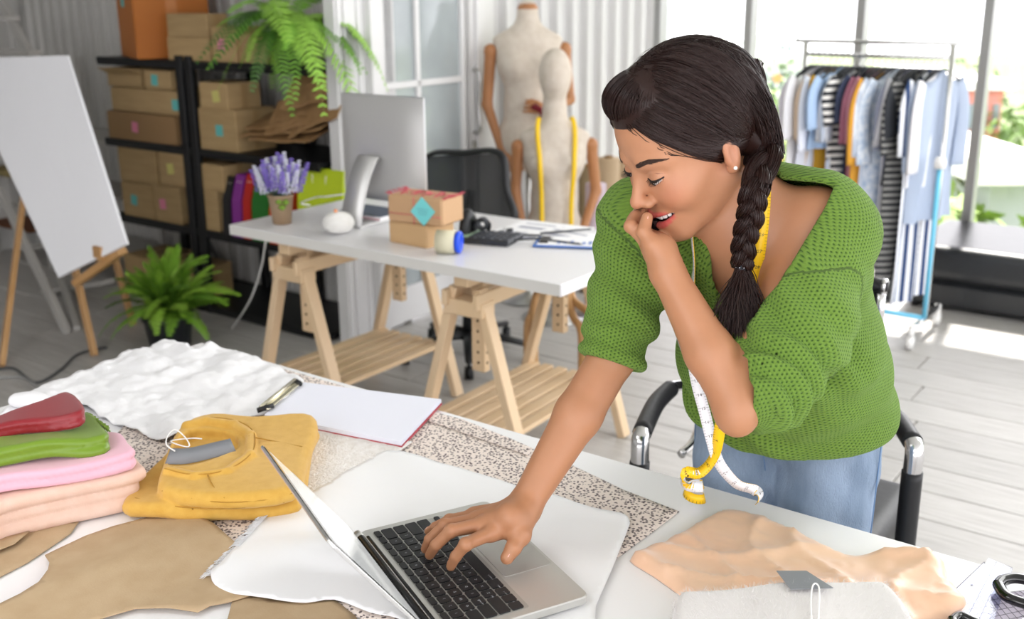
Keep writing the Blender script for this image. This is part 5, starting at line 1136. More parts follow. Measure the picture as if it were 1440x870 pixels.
# ================================================================== RULERS, GRID SHEET, SCISSORS
def corner_slab(px, z0, z1): 
    ps = [atz(x, y, z1) for x, y in px]; q = MB(); q.add([Vector((p.x, p.y, z)) for z in (z1, z0) for p in ps], [(0, 1, 2, 3), (7, 6, 5, 4), (0, 4, 5, 1), (1, 5, 6, 2), (2, 6, 7, 3), (3, 7, 4, 0)]); return q, ps
acr = glass_mat('clear_acrylic', 'eff1fb', .12)
t = thing('paper_sheet', 'pale lilac gridded cutting sheet under the clear rulers', 'paper', atz(1420, 860, TZ+.001)); q, ps = corner_slab([(1350, 842), (1440, 830), (1560, 900), (1390, 960)], TZ+.001, TZ+.0018); q.build('sheet', mat('lilac_paper', 'dcd3e4', .6), t)
q = MB()
for i in range(14):
    a = ps[0].lerp(ps[1], i/13); b = ps[3].lerp(ps[2], i/13); q.tube([a+Vector((0, 0, .0004)), b+Vector((0, 0, .0004))], .0003, 3); a = ps[0].lerp(ps[3], i/13); b = ps[1].lerp(ps[2], i/13); q.tube([a+Vector((0, 0, .0004)), b+Vector((0, 0, .0004))], .0003, 3)
q.build('grid_line', mat('ink_grey', '6c6a78', .7), t)
t = thing('clear_ruler', 'wide clear acrylic ruler at the lower right corner', 'ruler', atz(1380, 840, TZ+.006)); q, ps = corner_slab([(1390, 784), (1424, 798), (1385, 905), (1330, 880)], TZ+.0056, TZ+.0086); q.build('blade', acr, t)
q = MB()
for i in range(60):
    s = i/60; a = ps[1].lerp(ps[2], s); b = ps[0].lerp(ps[3], s); ln_ = .22 if i % 5 == 0 else .11; q.tube([a+Vector((0, 0, .0002)), a.lerp(b, ln_)+Vector((0, 0, .0002))], .00022, 3)
for k in (.35, .65): q.tube([ps[1].lerp(ps[0], k)+Vector((0, 0, .0002)), ps[2].lerp(ps[3], k)+Vector((0, 0, .0002))], .00022, 3)
q.build('ruler_mark', MATS['ink_grey'], t)
t = thing('set_square', 'clear acrylic set square beside the wide ruler', 'ruler', atz(1365, 830, TZ+.003)); q = MB(); ps = [atz(x, y, TZ+.0045) for x, y in ((1384, 790), (1340, 832), (1372, 850), (1388, 800))]
q.add([Vector((p.x, p.y, z)) for z in (TZ+.0048, TZ+.0024) for p in ps], [(0, 1, 2, 3), (7, 6, 5, 4), (0, 4, 5, 1), (1, 5, 6, 2), (2, 6, 7, 3), (3, 7, 4, 0)]); q.build('blade', acr, t)
q = MB()
for i in range(4): q.tube([ps[i]+Vector((0, 0, .0005)), ps[(i+1) % 4]+Vector((0, 0, .0005))], .0004, 3)
q.tube([atz(1366, 823, TZ+.0052), atz(1368, 822.5, TZ+.0052)], .0016, 8); q.build('ruler_mark', MATS['ink_grey'], t)
t = thing('scissors', 'tailor scissors with glossy black handles at the lower right corner', 'scissors', atz(1430, 850, TZ+.01)); sm = mat('glossy_black', '08080a', .12, coat=.5)
def loop(px, z, r, nm, flat=.6):
    q = MB(); ps = smooth_path([atz(x, y, z) for x, y in px+[px[0]]], 6); q.tube(ps, r, 10, cap=False, flat=flat); q.build(nm, sm, t)
loop([(1404, 822), (1412, 815), (1432, 813), (1462, 822), (1490, 846), (1470, 856), (1440, 848), (1415, 838)], TZ+.018, .008, 'handle', .9)
loop([(1340, 872), (1350, 866), (1366, 872), (1390, 886), (1370, 905), (1345, 895)], TZ+.014, .007, 'handle', .9)
for a, b in (((1480, 852), (1372, 930)), ((1385, 885), (1520, 925))):
    q = MB(); q.bar(atz(*a, TZ+.013), atz(*b, TZ+.013), .018, .003); q.build('blade', chrome, t)
q = MB(); q.lathe(atz(1440, 905, TZ+.014), [(0, 0), (.006, 0), (.006, .004), (0, .005)], 12); q.build('pivot_screw', chrome, t)
# ================================================================== THE WOMAN
HO = np.array([.2430, 1.4325, 1.3400]); HM = np.array([[-.4157, -.8139, -.4059], [.9090, -.3570, -.2151], [.0301, -.4584, .8882]]); HM, _ = np.linalg.qr(HM); HM = HM*np.sign(HM[[1, 0, 2], [0, 1, 2]]*np.array([1, -1, 1])); HS = 1.045
def hl(x, y, z): return HO + HM @ (np.array([x, y, z])*HS)      # head frame: x her right, y forward, z up
NB = np.array([.328, 1.462, 1.212]); TS = np.array([.809, -.588, 0.]); TU = np.array([-.336, -.35, .872]); TU /= np.linalg.norm(TU); TN = np.cross(TS, TU)
TS = np.cross(TU, TN); TM = np.stack([TS, TN, TU], 1)
def tl(s, n, t): return NB + TS*s + TN*n + TU*t                  # torso frame: s her left, n forward, t up the spine
Ls, Rs = np.array(atd(1150, 318, 1.455)), np.array(atd(905, 312, 1.56))
El, Er = np.array(atd(1036, 566, 1.37)), np.array(atd(862, 500, 1.535))
Wl, Wr = np.array(atd(938, 382, 1.405)), np.array(atz(737, 712, .836))
woman = thing('person', 'woman in green knit sweater and jeans leaning over the laptop, hand at chin', 'person', P(-.6, 1.75, 0))
def D3(x, y, D): return np.array(atd(x, y, D))
S = SDF(); HB = lambda c, r, k=.01, op='u', rot=None: S.ball(hl(*c), np.array(r)*HS if hasattr(r, '__len__') else r*HS, k, op, HM if rot is None else HM @ np.array(rot))
HC = lambda a, b, ra, rb, k=.01, op='u': S.cone(hl(*a), hl(*b), ra*HS, rb*HS, k, op)
# head
HB((0, -.015, .028), (.073, .093, .086)); HB((0, .026, -.022), (.059, .060, .080), .03); HB((0, .040, .040), (.055, .044, .046), .03)
for s in (-1, 1):
    HB((s*.0335, .054, -.034), (.026, .027, .026), .025); HC((s*.050, -.004, -.052), (s*.020, .062, -.097), .018, .0145, .025)
    HC((s*.018, .083, .016), (s*.043, .066, .014), .007, .006, .014)
HB((0, .071, -.099), (.017, .0165, .014), .018); HB((0, .062, -.074), (.028, .026, .022), .02); HC((0, .03, -.080), (0, .06, -.098), .02, .014, .02)
HC((0, .080, .010), (0, .1015, -.033), .0052, .0078, .013); HB((0, .1025, -.0365), (.0088, .0095, .0082), .007)
for s in (-1, 1):
    HB((s*.0115, .093, -.0405), (.0072, .0088, .0068), .006); HB((s*.031, .0975, -.004), (.0165, .012, .0085), .010, 's')
    HB((s*.0305, .0722, -.006), (.0145, .0142, .0120), .004)
    HB((s*.0063, .1000, -.0478), (.0034, .0052, .0034), .002, 's')
# smile: opening first, then the lips laid round it
my = lambda x: .0895-19*x*x
def smile_cut(p):
    q = (p-HO)@HM/HS; x, y, z = q.T; t = np.clip(np.abs(x)/.0318, 0, 1); mid = -.0725+.0095*t*t; half = .0066*(1-t**3)+.0004
    return (np.maximum(np.abs(z-mid)-half, np.maximum(np.abs(x)-.0312, np.abs(y-my(x)+.004)-.012)))*HS
S.add(smile_cut, hl(0, .085, -.07), .034, .002, 's')
lu, ll = [], []
for i in range(13):
    x = (i-6)/6*.0335; t = abs(x)/.0335; zc = -.0640+.0080*t*t-(.0012 if abs(x) < .003 else 0); lu.append((x, my(x)-.0015, zc)); ll.append((x, my(x)-.0012-.001*(1-t), -.0812+.0190*t**2.2))
for L_, r0 in ((lu, .0030), (ll, .0042)):
    for i in range(12): 
        ta, tb_ = abs(i-6)/6, abs(i-5)/6; HC(L_[i], L_[i+1], r0*(1-.6*ta**2)+.0004, r0*(1-.6*tb_**2)+.0004, .0022)
# ears
for s in (-1, 1):
    a = .25; E = np.array([[math.cos(.35), -math.sin(.35)*s*-1, 0], [math.sin(.35)*s*-1, math.cos(.35), 0], [0, 0, 1]])
    HB((s*.0755, -.008, -.010), (.0055, .0150, .026), .006, 'u', E); HB((s*.0735, -.003, -.031), (.0048, .0085, .009), .006)
    HB((s*.0822, -.006, -.013), (.0034, .0060, .011), .004, 's', E); HC((s*.0765, .001, -.012), (s*.0765, .003, -.020), .0035, .0035, .003)
# neck, chest, shoulders
S.cone(hl(0, -.034, -.035), NB+TU*.005, .045, .053, .012); S.cone(NB, tl(0, -.01, -.05), .055, .07, .04)
for A_, sg_ in ((Ls, 1), (Rs, -1)):
    S.cone(NB+TU*.02-TN*.02, A_+TU*.005, .036, .040, .04); S.cone(tl(sg_*.02, .052, -.062), A_+TN*.018+TU*.012, .009, .008, .012)
S.ball(tl(0, .0, -.12), (.15, .088, .15), .04, 'u', TM); S.ball(tl(0, .0, -.28), (.13, .09, .14), .05, 'u', TM)
for s in (-1, 1): S.ball(tl(s*.065, .045, -.19), (.062, .052, .062), .03, 'u', TM)
# arms
S.ball(Ls, .05, .03); S.ball(Rs, .05, .03); S.cone(Ls, El, .043, .031, .02); S.cone(Rs, Er, .043, .033, .02)
S.cone(El, El*.62+Wl*.38, .0300, .0325, .012); S.cone(El*.62+Wl*.38, Wl, .0325, .0225, .012); S.ball(El-(Wl-El)*.05-(Ls-El)*.04, .0265, .012)
S.cone(Er, Er*.6+Wr*.4, .0335, .0335, .012); S.cone(Er*.6+Wr*.4, Wr, .0335, .0228, .012)
# right hand on the keyboard
def Z3(x, y, z): return np.array(atz(x, y, z))
hd_r = {}
S.cone(Wr, Z3(718, 727, .838), .0228, .0220, .012)
mcp = dict(index=Z3(690, 749, .822), middle=Z3(680, 737, .827), ring=Z3(672, 730, .824), pinky=Z3(668, 724, .815))
pip = dict(index=Z3(655, 765, .826), middle=Z3(634, 746, .831), ring=Z3(626, 738, .827), pinky=Z3(632, 730, .815))
dip = dict(index=Z3(641, 782, .806), middle=Z3(613, 766, .810), ring=Z3(604, 758, .806), pinky=Z3(612, 740, .800))
tip = dict(index=Z3(634, 796, .7875), middle=Z3(604, 780, .7875), ring=Z3(598, 772, .787), pinky=Z3(602, 747, .787))
for f_, r_ in (('index', .0088), ('middle', .0090), ('ring', .0085), ('pinky', .0074)):
    S.cone(Wr*.65+Z3(718, 727, .838)*.35, mcp[f_], .016, .0125, .010); S.cone(mcp[f_], pip[f_], r_*1.18, r_*.98, .006); S.cone(pip[f_], dip[f_], r_*.98, r_*.86, .003); S.cone(dip[f_], tip[f_], r_*.86, r_*.74, .003)
    S.ball(pip[f_], r_*1.06, .003)
for a, b in (('index', 'middle'), ('middle', 'ring'), ('ring', 'pinky')): S.cone(mcp[a]*.85+Wr*.15-np.array([0, 0, .004]), mcp[b]*.85+Wr*.15-np.array([0, 0, .004]), .011, .011, .008)
t0, t1, t2, t3 = Z3(742, 733, .830), Z3(732, 752, .818), Z3(722, 770, .808), Z3(713, 784, .797)
S.cone(Wr*.6+t0*.4, t1, .0175, .0135, .012); S.cone(t1, t2, .0130, .0108, .006); S.cone(t2, t3, .0108, .0092, .004)
S.cone(t1, mcp['index']*.7+Wr*.3-np.array([0, 0, .006]), .010, .010, .010)
# left hand under the chin, knuckles towards the mouth
k0 = D3(928, 352, 1.410); S.cone(Wl, k0, .0220, .0215, .012)
S.cone(D3(936, 362, 1.400), D3(918, 344, 1.398), .0165, .0125, .010)               # thenar
S.cone(D3(918, 344, 1.398), D3(905, 326, 1.401), .0120, .0092, .006); S.cone(D3(905, 326, 1.401), D3(910, 306, 1.410), .0092, .0078, .003)
fl = [((914, 344, 1.416), (887, 318, 1.418), (893, 304, 1.435), (902, 296, 1.448), .0086), ((918, 340, 1.430), (890, 313, 1.435), (897, 300, 1.451), (908, 297, 1.463), .0088),
      ((922, 340, 1.445), (896, 314, 1.451), (903, 303, 1.465), (914, 303, 1.474), .0084), ((928, 344, 1.456), (906, 322, 1.464), (911, 311, 1.474), (920, 310, 1.482), .0072)]
for a, b, c_, d_, r_ in fl:
    a, b, c_, d_ = D3(*a), D3(*b), D3(*c_), D3(*d_); S.cone(k0, a, .0175, .0125, .010); S.cone(a, b, r_*1.2, r_, .006); S.cone(b, c_, r_, r_*.88, .003); S.cone(c_, d_, r_*.88, r_*.76, .003); S.ball(b, r_*1.06, .003)
V_, Q_ = S.mesh(.0021)
bodyS = S
q_ = (V_-HO)@HM/HS; x, y, z = q_.T
base = np.array(lin('b4805f')[:3]); arm = np.array(lin('ab7856')[:3]); C_ = np.tile(arm, (len(V_), 1)); near = np.clip((.17-np.linalg.norm(q_, axis=1))/.05, 0, 1)[:, None]; C_ = C_*(1-near)+base*near
def blob(cx, cy, cz, r, col, a):
    global C_
    m = (np.exp(-((x-cx)**2+(y-cy)**2+(z-cz)**2)/r**2)*a)[:, None]; C_ = C_*(1-m)+np.array(lin(col)[:3])*m
for s in (-1, 1): blob(s*.042, .07, -.03, .02, 'b4644e', .4); blob(s*.031, .085, .006, .011, '91604c', .35); blob(s*.078, -.005, -.01, .03, 'a8654d', .35)
blob(0, .105, -.038, .01, 'b46f58', .35)
def lipmask(L_, r0, gr):
    pts = np.array(L_); d = np.full(len(V_), 9.)
    for i in range(12):
        a, b = pts[i], pts[i+1]; ba = b-a; t = np.clip(((q_-a)@ba)/(ba@ba), 0, 1); tt = abs((i+.5)-6)/6; d = np.minimum(d, np.linalg.norm(q_-a-t[:, None]*ba, axis=1)-r0*(1-.6*tt*tt)-gr)
    return np.clip(-d/.0008+.5, 0, 1)[:, None]
m = np.maximum(lipmask(lu, .0030, .0009), lipmask(ll, .0042, .0010)); C_ = C_*(1-m)+np.array(lin('bf4f4e')[:3])*m
inm = ((np.abs(x) < .0255) & (y < my(x)-.0045) & (y > .05) & (z < -.063+.009*(x/.0268)**2) & (z > -.083)); C_[inm] = np.array(lin('5a1c1c')[:3])
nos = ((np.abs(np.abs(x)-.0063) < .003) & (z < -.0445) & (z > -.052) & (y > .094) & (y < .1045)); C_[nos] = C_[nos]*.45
def nail_tint(p, col='e7a392'): 
    pass
sk = bpy.data.materials.new('skin'); sk.use_nodes = True; MATS['skin'] = sk; n = sk.node_tree; b = n.nodes['Principled BSDF']; at = n.nodes.new('ShaderNodeAttribute'); at.attribute_name = 'tone'
nz = n.nodes.new('ShaderNodeTexNoise'); nz.inputs['Scale'].default_value = 60; nz.inputs['Detail'].default_value = 3; tc = n.nodes.new('ShaderNodeTexCoord'); n.links.new(tc.outputs['Object'], nz.inputs['Vector'])
hs = n.nodes.new('ShaderNodeHueSaturation'); mr = n.nodes.new('ShaderNodeMapRange'); mr.inputs[3].default_value = .95; mr.inputs[4].default_value = 1.05; n.links.new(nz.outputs['Fac'], mr.inputs[0]); n.links.new(mr.outputs[0], hs.inputs['Value']); n.links.new(at.outputs['Color'], hs.inputs['Color']); n.links.new(hs.outputs[0], b.inputs['Base Color'])
b.inputs['Roughness'].default_value = .48; b.inputs['Subsurface Weight'].default_value = .12; b.inputs['Subsurface Radius'].default_value = (.012, .005, .003); b.inputs['Subsurface Scale'].default_value = 1.0
body = mesh_np('body', V_, Q_, sk, woman, color=C_)
headS = [p for p in S.p if np.linalg.norm(p[1]-HO) < .3]
def surf(x, z, y0=.14, off=0):
    ys = np.arange(y0, -.02, -.0005); pts = HO + (np.stack([np.full_like(ys, x), ys, np.full_like(ys, z)], 1)*HS)@HM.T; d = S.ev(pts, headS); i = int(np.argmax(d < 0)); return Vector(hl(x, ys[i]+off, z))
def surf_x(y, z, side=-1, off=0):
    xs = np.arange(.12, .0, -.0005)*side; pts = HO + (np.stack([xs, np.full_like(xs, y), np.full_like(xs, z)], 1)*HS)@HM.T; d = S.ev(pts, headS); i = int(np.argmax(d < 0)); return Vector(hl(xs[i]+off*side, y, z))
# eyes: lids closed over the ball except a narrow opening line, dark lashes, brows
lash_m = mat('lash_dark', '1d1310', .6); brow_m = mat('brow_dark', '3a261d', .8); rnd = random.Random(7)
for s in (-1, 1):
    q = MB(); ps = []
    for i in range(9):
        t = i/8; xx = s*(.0180+.0270*t); zz = -.0068-.0022*math.sin(t*math.pi)+.0025*t; ps.append(surf(xx, zz, off=.0002))
    w = [.0010+.0012*math.sin(math.pi*(i/8)) for i in range(9)]
    q2 = smooth_path(ps, 3); ww = [.0009+.0011*math.sin(math.pi*i/(len(q2)-1)) for i in range(len(q2))]
    q.tube(q2, [a*1.15 for a in ww], 6, flat=.8); q.build('lash_line', lash_m, woman)
    q = MB()
    for i in range(34):
        t = (i+.5)/34; p = q2[min(len(q2)-1, int(t*(len(q2)-1)))]; p = Vector(p)+Vector(HM @ np.array([rnd.uniform(-.0004, .0004)]*3))
        d = HM @ np.array([s*(.35+.9*t)*.5, .85, -.42-.1*t]); L_ = .0065+.0028*math.sin(t*math.pi); up_ = HM[:, 2]
        q.tube([p, p+Vector(d*L_*.5-up_*.0006), p+Vector(d*L_+up_*.0012)], [.00028, .00022, .00008], 4)
    q.build('lashes', lash_m, woman)
    q = MB()
    for i in range(9):
        t = i/8; xx = s*(.0205+.0225*t); zz = -.0098-.0028*math.sin(t*math.pi)+.003*t; ps[i] = surf(xx, zz, off=-.0004)
    ws_ = smooth_path(ps, 3); q.tube(ws_, [.0007+.0017*math.sin(math.pi*i/(len(ws_)-1)) for i in range(len(ws_))], 8); q.build('eye_white', mat('eye_white', 'd9cdc8', .25), woman)
    q = MB()
    c = surf(s*.0300, -.0116, off=.0002); q.tube([c-Vector(HM[:, 0])*.0045, c-Vector(HM[:, 0])*.002, c+Vector(HM[:, 0])*.002, c+Vector(HM[:, 0])*.0045], [.0014, .0022, .0022, .0014], 10); q.build('iris', mat('iris_dark', '24140d', .15), woman)
    q = MB(); q.tube(smooth_path([surf(s*(.0175+.028*t_), .0005+.0035*math.sin(t_*3.14)-.001*t_, off=-.0001) for t_ in (0, .2, .4, .6, .8, 1)], 4), .00045, 5); q.build('lid_crease', mat('lid_crease', '7d4f3c', .6), woman)  # dark tube on the lid paints the shade of its fold
    q = MB()
    for i in range(240):
        t = rnd.random(); wz_ = (.0056*(1-t)**.5+.0012)*min(1, .45+t*4); xx = s*(.0165+.0335*t); zz = .0155+.0075*math.sin(t*2.1)-.003*t+rnd.uniform(-.5, .5)*wz_
        p = surf(xx, zz, off=.0006); p2 = surf(xx+s*.0055, zz+(.0012 if t < .5 else -.0012), off=.0007); q.tube([p, (p+p2)/2, p2], [.00042, .00036, .00014], 4)
    q.build('eyebrow', brow_m, woman)
# teeth
tm = mat('tooth_white', 'f6f3ee', .2, coat=.3); xs_ = [.0043, .0125, .0188]
for s in (-1, 1):
    for k, (cx, w_, h_) in enumerate(((.0045, .0086, .0112), (.0126, .0070, .0102), (.0192, .0062, .0096), (.0250, .0056, .0086))):
        q = MB(); Sx = HM @ np.array([math.cos(40*cx*1.0), -s*math.sin(40*cx), 0]); M_ = Matrix((Vector(Sx), Vector(np.cross(HM[:, 2], Sx)), Vector(HM[:, 2]))).transposed()
        q.box(Vector(hl(s*cx, my(cx)-.0062, -.0690+.0095*(cx/.030)**2)), (w_, .004, h_), M_, .0014); q.build('tooth', tm, woman)
# nails
nail_m = mat('nail_pink', 'eab5a8', .2, coat=.5)
def nail(tipp, dipp, up, r, w=.0088):
    tipp, dipp = Vector(tipp), Vector(dipp); d = (tipp-dipp).normalized(); up = Vector(up); up = (up-d*up.dot(d)).normalized(); sd = d.cross(up); q = MB(); vs = []
    for j in range(5):
        for i in range(5):
            a = (i/4-.5)*1.7; t = j/4; ww = 1-.25*(2*t-1)**4; vs.append(tipp+d*(-.006+.0105*t)+sd*math.sin(a)*w*.55*ww+up*(math.cos(a)*r*(.98-.25*t*t)+.0006))
    q.add(vs, [(j*5+i, j*5+i+1, j*5+5+i+1, j*5+5+i) for j in range(4) for i in range(4)], True); n_ = len(vs)
    q.build('nail', nail_m, woman)
for f_ in ('index', 'middle', 'ring', 'pinky'): nail(tip[f_], dip[f_], np.array(tip[f_])-np.array(dip[f_])+np.array([0, 0, .03]), .0072 if f_ != 'pinky' else .006)
nail(t3, t2, (.1, -.9, .6), .0094, .0105); nail(D3(910, 306, 1.410), D3(905, 326, 1.401), -FW, .0078)
q = MB(); q.add([], []); c = surf_x(-.002, -.031, -1, .0008); S2 = SDF(); S2.ball(np.array(c), .0028); V2, Q2 = S2.mesh(.0006); mesh_np('pearl_earring', V2, Q2, mat('pearl', 'f3ece4', .2, coat=.6), woman)
# ------------------------------------------------------------------ hair
hair_m = bpy.data.materials.new('dark_hair'); hair_m.use_nodes = True; MATS['dark_hair'] = hair_m; b = hair_m.node_tree.nodes['Principled BSDF']; b.inputs['Base Color'].default_value = lin('271612'); b.inputs['Roughness'].default_value = .36; b.inputs['Specular IOR Level'].default_value = .28
HCc, HR = np.array([0, -.013, .034]), np.array([.0835, .102, .0905])
S = SDF(); S.ball(hl(*HCc), HR*.965*HS, .01, 'u', HM)
S.ball(hl(0, .125, -.045), np.array([.105, .088, .118])*HS, .006, 's', HM)
for s in (-1, 1): S.ball(hl(s*.088, .022, -.055), np.array([.040, .045, .060])*HS, .006, 's', HM); S.ball(hl(s*.080, -.003, -.042), np.array([.017, .022, .024])*HS, .005, 's', HM)
S.ball(hl(0, -.02, -.12), np.array([.1, .1, .055])*HS, .01, 's', HM)
G = np.array([-.058, -.068, -.052]); LBc, LBr = np.array([.012, .035, .080]), np.array([.050, .039, .029]); S.cone(hl(-.035, -.055, -.01), hl(*G), .028*HS, .018*HS, .02); S.ball(hl(*LBc), LBr*.97*HS, .035, 'u', HM)
V_, Q_ = S.mesh(.0035); mesh_np('hair_cap', V_, Q_, hair_m, woman)
def unit(v): return v/np.linalg.norm(v)
gd = unit((G-HCc)/HR); rnd = np.random.default_rng(12)
VV, FF = [], []
def strand_mesh(paths, radii):
    """thin three-sided tubes for a batch of paths (n, m, 3)"""
    P_ = np.asarray(paths); n_, m_, _ = P_.shape; d = np.gradient(P_, axis=1); d /= np.linalg.norm(d, axis=2, keepdims=True)+1e-9
    a = np.cross(d, np.array([.3, .2, .9])); a /= np.linalg.norm(a, axis=2, keepdims=True)+1e-9; b_ = np.cross(d, a); R_ = np.asarray(radii)[:, :, None]
    ring = np.stack([P_+R_*(math.cos(t)*a+math.sin(t)*b_) for t in (0, 2.094, 4.189)], 2).reshape(-1, 3)
    f = []
    base_ = np.arange(n_)[:, None]*m_*3+np.arange(m_-1)[None]*3; base_ = base_.ravel()
    for k in range(3): f.append(np.stack([base_+k, base_+(k+1) % 3, base_+3+(k+1) % 3, base_+3+k], 1))
    return ring, np.concatenate(f)
paths, rad = [], []; m_ = 18
for c in range(270):
    # clump root somewhere on the front hairline or along the parting
    u_ = rnd.random()
    if u_ > .8:      # back of the head, down to the nape
        t = rnd.random(); root = np.array([.01+.05*rnd.normal(), -.06-.06*t, .11-.10*t])
    elif u_ < .38:      # left (near) hairline from parting to ear
        t = rnd.random(); root = np.array([-.012-.062*t**.8, .088-.085*t**1.6, .088-.075*t**1.15])
    elif u_ < .56:    # far hairline
        t = rnd.random(); root = np.array([.004+.066*t**.8, .086-.080*t**1.6, .088-.080*t**1.2])
    else:             # parting back to the crown
        t = rnd.random(); root = np.array([-.010+rnd.normal()*.004, .082-.11*t, .095+.04*math.sin(t*1.9)])
    back = u_ > .8; far = (not back) and (root[0] > 0 or (u_ >= .56 and rnd.random() < .45))
    s0 = unit((root-HCc)/HR); cr_off = rnd.normal(0, .004); lift = rnd.uniform(.004, .020); ns = 15; wid = rnd.uniform(.05, .085)
    for k in range(ns):
        j = s0+rnd.normal(0, wid*.45, 3); j = unit(j); e = unit(gd+rnd.normal(0, .10, 3)); 
        if back: mid = unit(s0*.6+gd*.6+np.array([.05, -.3, .0]))
        elif far:
            mid = unit(s0*.5+gd*.35+np.array([.75, .15, .35])*(rnd.uniform(.5, 1.)))
        else:
            mid = unit(s0*.5+gd*.5+np.array([-.35, .1, .12])*(.2+rnd.random()*.2))
        tt = np.linspace(0, 1, m_)[:, None]; ctl = (1-tt)**2*j+2*tt*(1-tt)*mid*1.05+tt**2*e; ctl /= np.linalg.norm(ctl, axis=1)[:, None]
        h_ = 1+lift*np.sin(np.pi*tt[:, 0])**.6+.006*np.sin(c*1.7+tt[:, 0]*5)+rnd.normal(0, .003)+(.045*np.sin(np.pi*np.clip(tt[:, 0]*2.2, 0, 1))*(root[1] > .03) if far else .012*np.sin(np.pi*np.clip(tt[:, 0]*1.6, 0, 1)))
        h_ *= 1-.02*np.clip(1-tt[:, 0]*8, 0, 1)
        loc = HCc+ctl*HR*h_[:, None]
        if (np.linalg.norm((loc-np.array([0, .125, -.045]))/np.array([.1075, .0905, .1205]), axis=1) < 1).any(): continue
        if (np.linalg.norm((np.abs(loc)*[1, 0, 0]+loc*[0, 1, 1]-np.array([.088, .004, -.052]))/np.array([.03, .034, .030]), axis=1) < 1).any(): continue
        paths.append(HO+(loc*HS)@HM.T); rad.append(np.full(m_, .00055)*np.where(np.arange(m_) < 1, .4, 1))
for c in range(60):      # swept volume over the forehead
    phi = rnd.uniform(-1.5, 1.5); lift = rnd.uniform(1.13, 1.24)
    for k in range(14):
        f_ = phi+rnd.normal(0, .09); a_ = unit(np.array([math.sin(f_), math.cos(f_)*.9, -.22+rnd.normal()*.06])); e_ = unit(np.array([.5*math.sin(f_)-.35, -.9, .75+rnd.normal()*.1])); tt = np.linspace(0, 1, m_)[:, None]
        ctl = a_*(1-tt)+e_*tt+np.array([.25*math.sin(f_), .35*math.cos(f_), .9])*(tt*(1-tt)*2.2); ctl /= np.linalg.norm(ctl, axis=1)[:, None]
        loc = LBc+ctl*LBr*(lift+.01*rnd.normal())
        if (np.linalg.norm((loc-np.array([0, .125, -.045]))/np.array([.107, .090, .120]), axis=1) < 1).any(): continue
        paths.append(HO+(loc*HS)@HM.T); rad.append(np.full(m_, .0006))
for c in range(70):      # locks gathered over the nape into the braid
    s0 = unit(np.array([rnd.uniform(-1, .25), rnd.uniform(-1, -.25), rnd.uniform(-.15, .9)])); lift = rnd.uniform(.0, .012)
    for k in range(16):
        j = unit(s0+rnd.normal(0, .07, 3)); a_ = HCc+j*HR*(.985+rnd.random()*.02); oo = rnd.normal(0, 1, 3); e_ = G+oo/np.linalg.norm(oo)*.021*rnd.random()**.3
        mdir = unit((a_+e_)/2-HCc-np.array([.01, 0, 0])); mm_ = HCc+mdir*HR*1.10+mdir*(.006+lift); tt = np.linspace(0, 1, m_)[:, None]; loc = (1-tt)**2*a_+2*tt*(1-tt)*mm_+tt**2*e_
        if (np.linalg.norm((np.abs(loc)*[1, 0, 0]+loc*[0, 1, 1]-np.array([.088, .004, -.052]))/np.array([.03, .030, .030]), axis=1) < 1).any(): continue
        paths.append(HO+(loc*HS)@HM.T); rad.append(np.full(m_, .0006))
ring, fq = strand_mesh(paths, rad); mesh_np('hair_strands', ring, fq, hair_m, woman)
# flyaways
paths, rad = [], []
for c in range(60):
    t = rnd.random(); s0 = unit(np.array([rnd.uniform(-.9, .7), rnd.uniform(-.5, .9), 1.0])); e = unit(s0+rnd.normal(0, .5, 3)); tt = np.linspace(0, 1, m_)[:, None]; ctl = s0*(1-tt)+e*tt; ctl /= np.linalg.norm(ctl, axis=1)[:, None]
    h_ = 1.02+.05*rnd.random()*np.sin(np.pi*tt[:, 0])
    lc_ = HCc+ctl*HR*h_[:, None]
    if ((lc_[:, 1] > .045) & (lc_[:, 2] < .105)).any(): continue
    paths.append(HO+((HCc+ctl*HR*h_[:, None])*HS)@HM.T); rad.append(np.full(m_, .00016))
ring, fq = strand_mesh(paths, rad); mesh_np('flyaway_hair', ring, fq, hair_m, woman)
# braid: three plaited strands, each a bundle of fibres
def braid(path, A, B, r, turns, name, fib=26, taper=(1, .75)):
    path = smooth_path([Vector(p) for p in path], 14); m = len(path); X, Y = [], []; x0 = Vector(RT)
    for i in range(m):
        d = (path[min(i+1, m-1)]-path[max(i-1, 0)]).normalized(); x = (x0-d*x0.dot(d)).normalized(); X.append(x); Y.append(d.cross(x))
    pp, rr = [], []
    for k in range(3):
        ph = k*2*math.pi/3; core = []
        for i in range(m):
            th = turns*2*math.pi*i/(m-1)+ph; s_ = taper[0]+(taper[1]-taper[0])*i/(m-1); core.append(path[i]+X[i]*A*s_*math.sin(th)+Y[i]*B*s_*math.sin(2*th))
        q = MB(); q.tube(core, [r*(taper[0]+(taper[1]-taper[0])*i/(m-1))*.93 for i in range(m)], 10); q.build(name, hair_m, woman)
        for f in range(fib):
            a = f*2.399; P_ = []
            for i in range(m):
                s_ = taper[0]+(taper[1]-taper[0])*i/(m-1); d = (core[min(i+1, m-1)]-core[max(i-1, 0)]).normalized(); x = (X[i]-d*X[i].dot(d)).normalized(); y = d.cross(x); rr_ = r*s_*(1.0+.06*math.sin(f*1.3+i*.3))
                P_.append(core[i]+x*math.cos(a+i*.03)*rr_+y*math.sin(a+i*.03)*rr_)
            pp.append([tuple(v) for v in P_]); rr.append([.0009]*m)
    ring, fq = strand_mesh(np.array(pp), np.array(rr)); mesh_np('braid_fibres', ring, fq, hair_m, woman)
bD = 1.365
braid([hl(-.066, -.066, -.045), atd(1062, 262, bD+.0), atd(1056, 300, bD), atd(1047, 338, bD+.01), atd(1044, 372, bD+.025)], .0105, .0062, .0105, 2.2, 'braid')
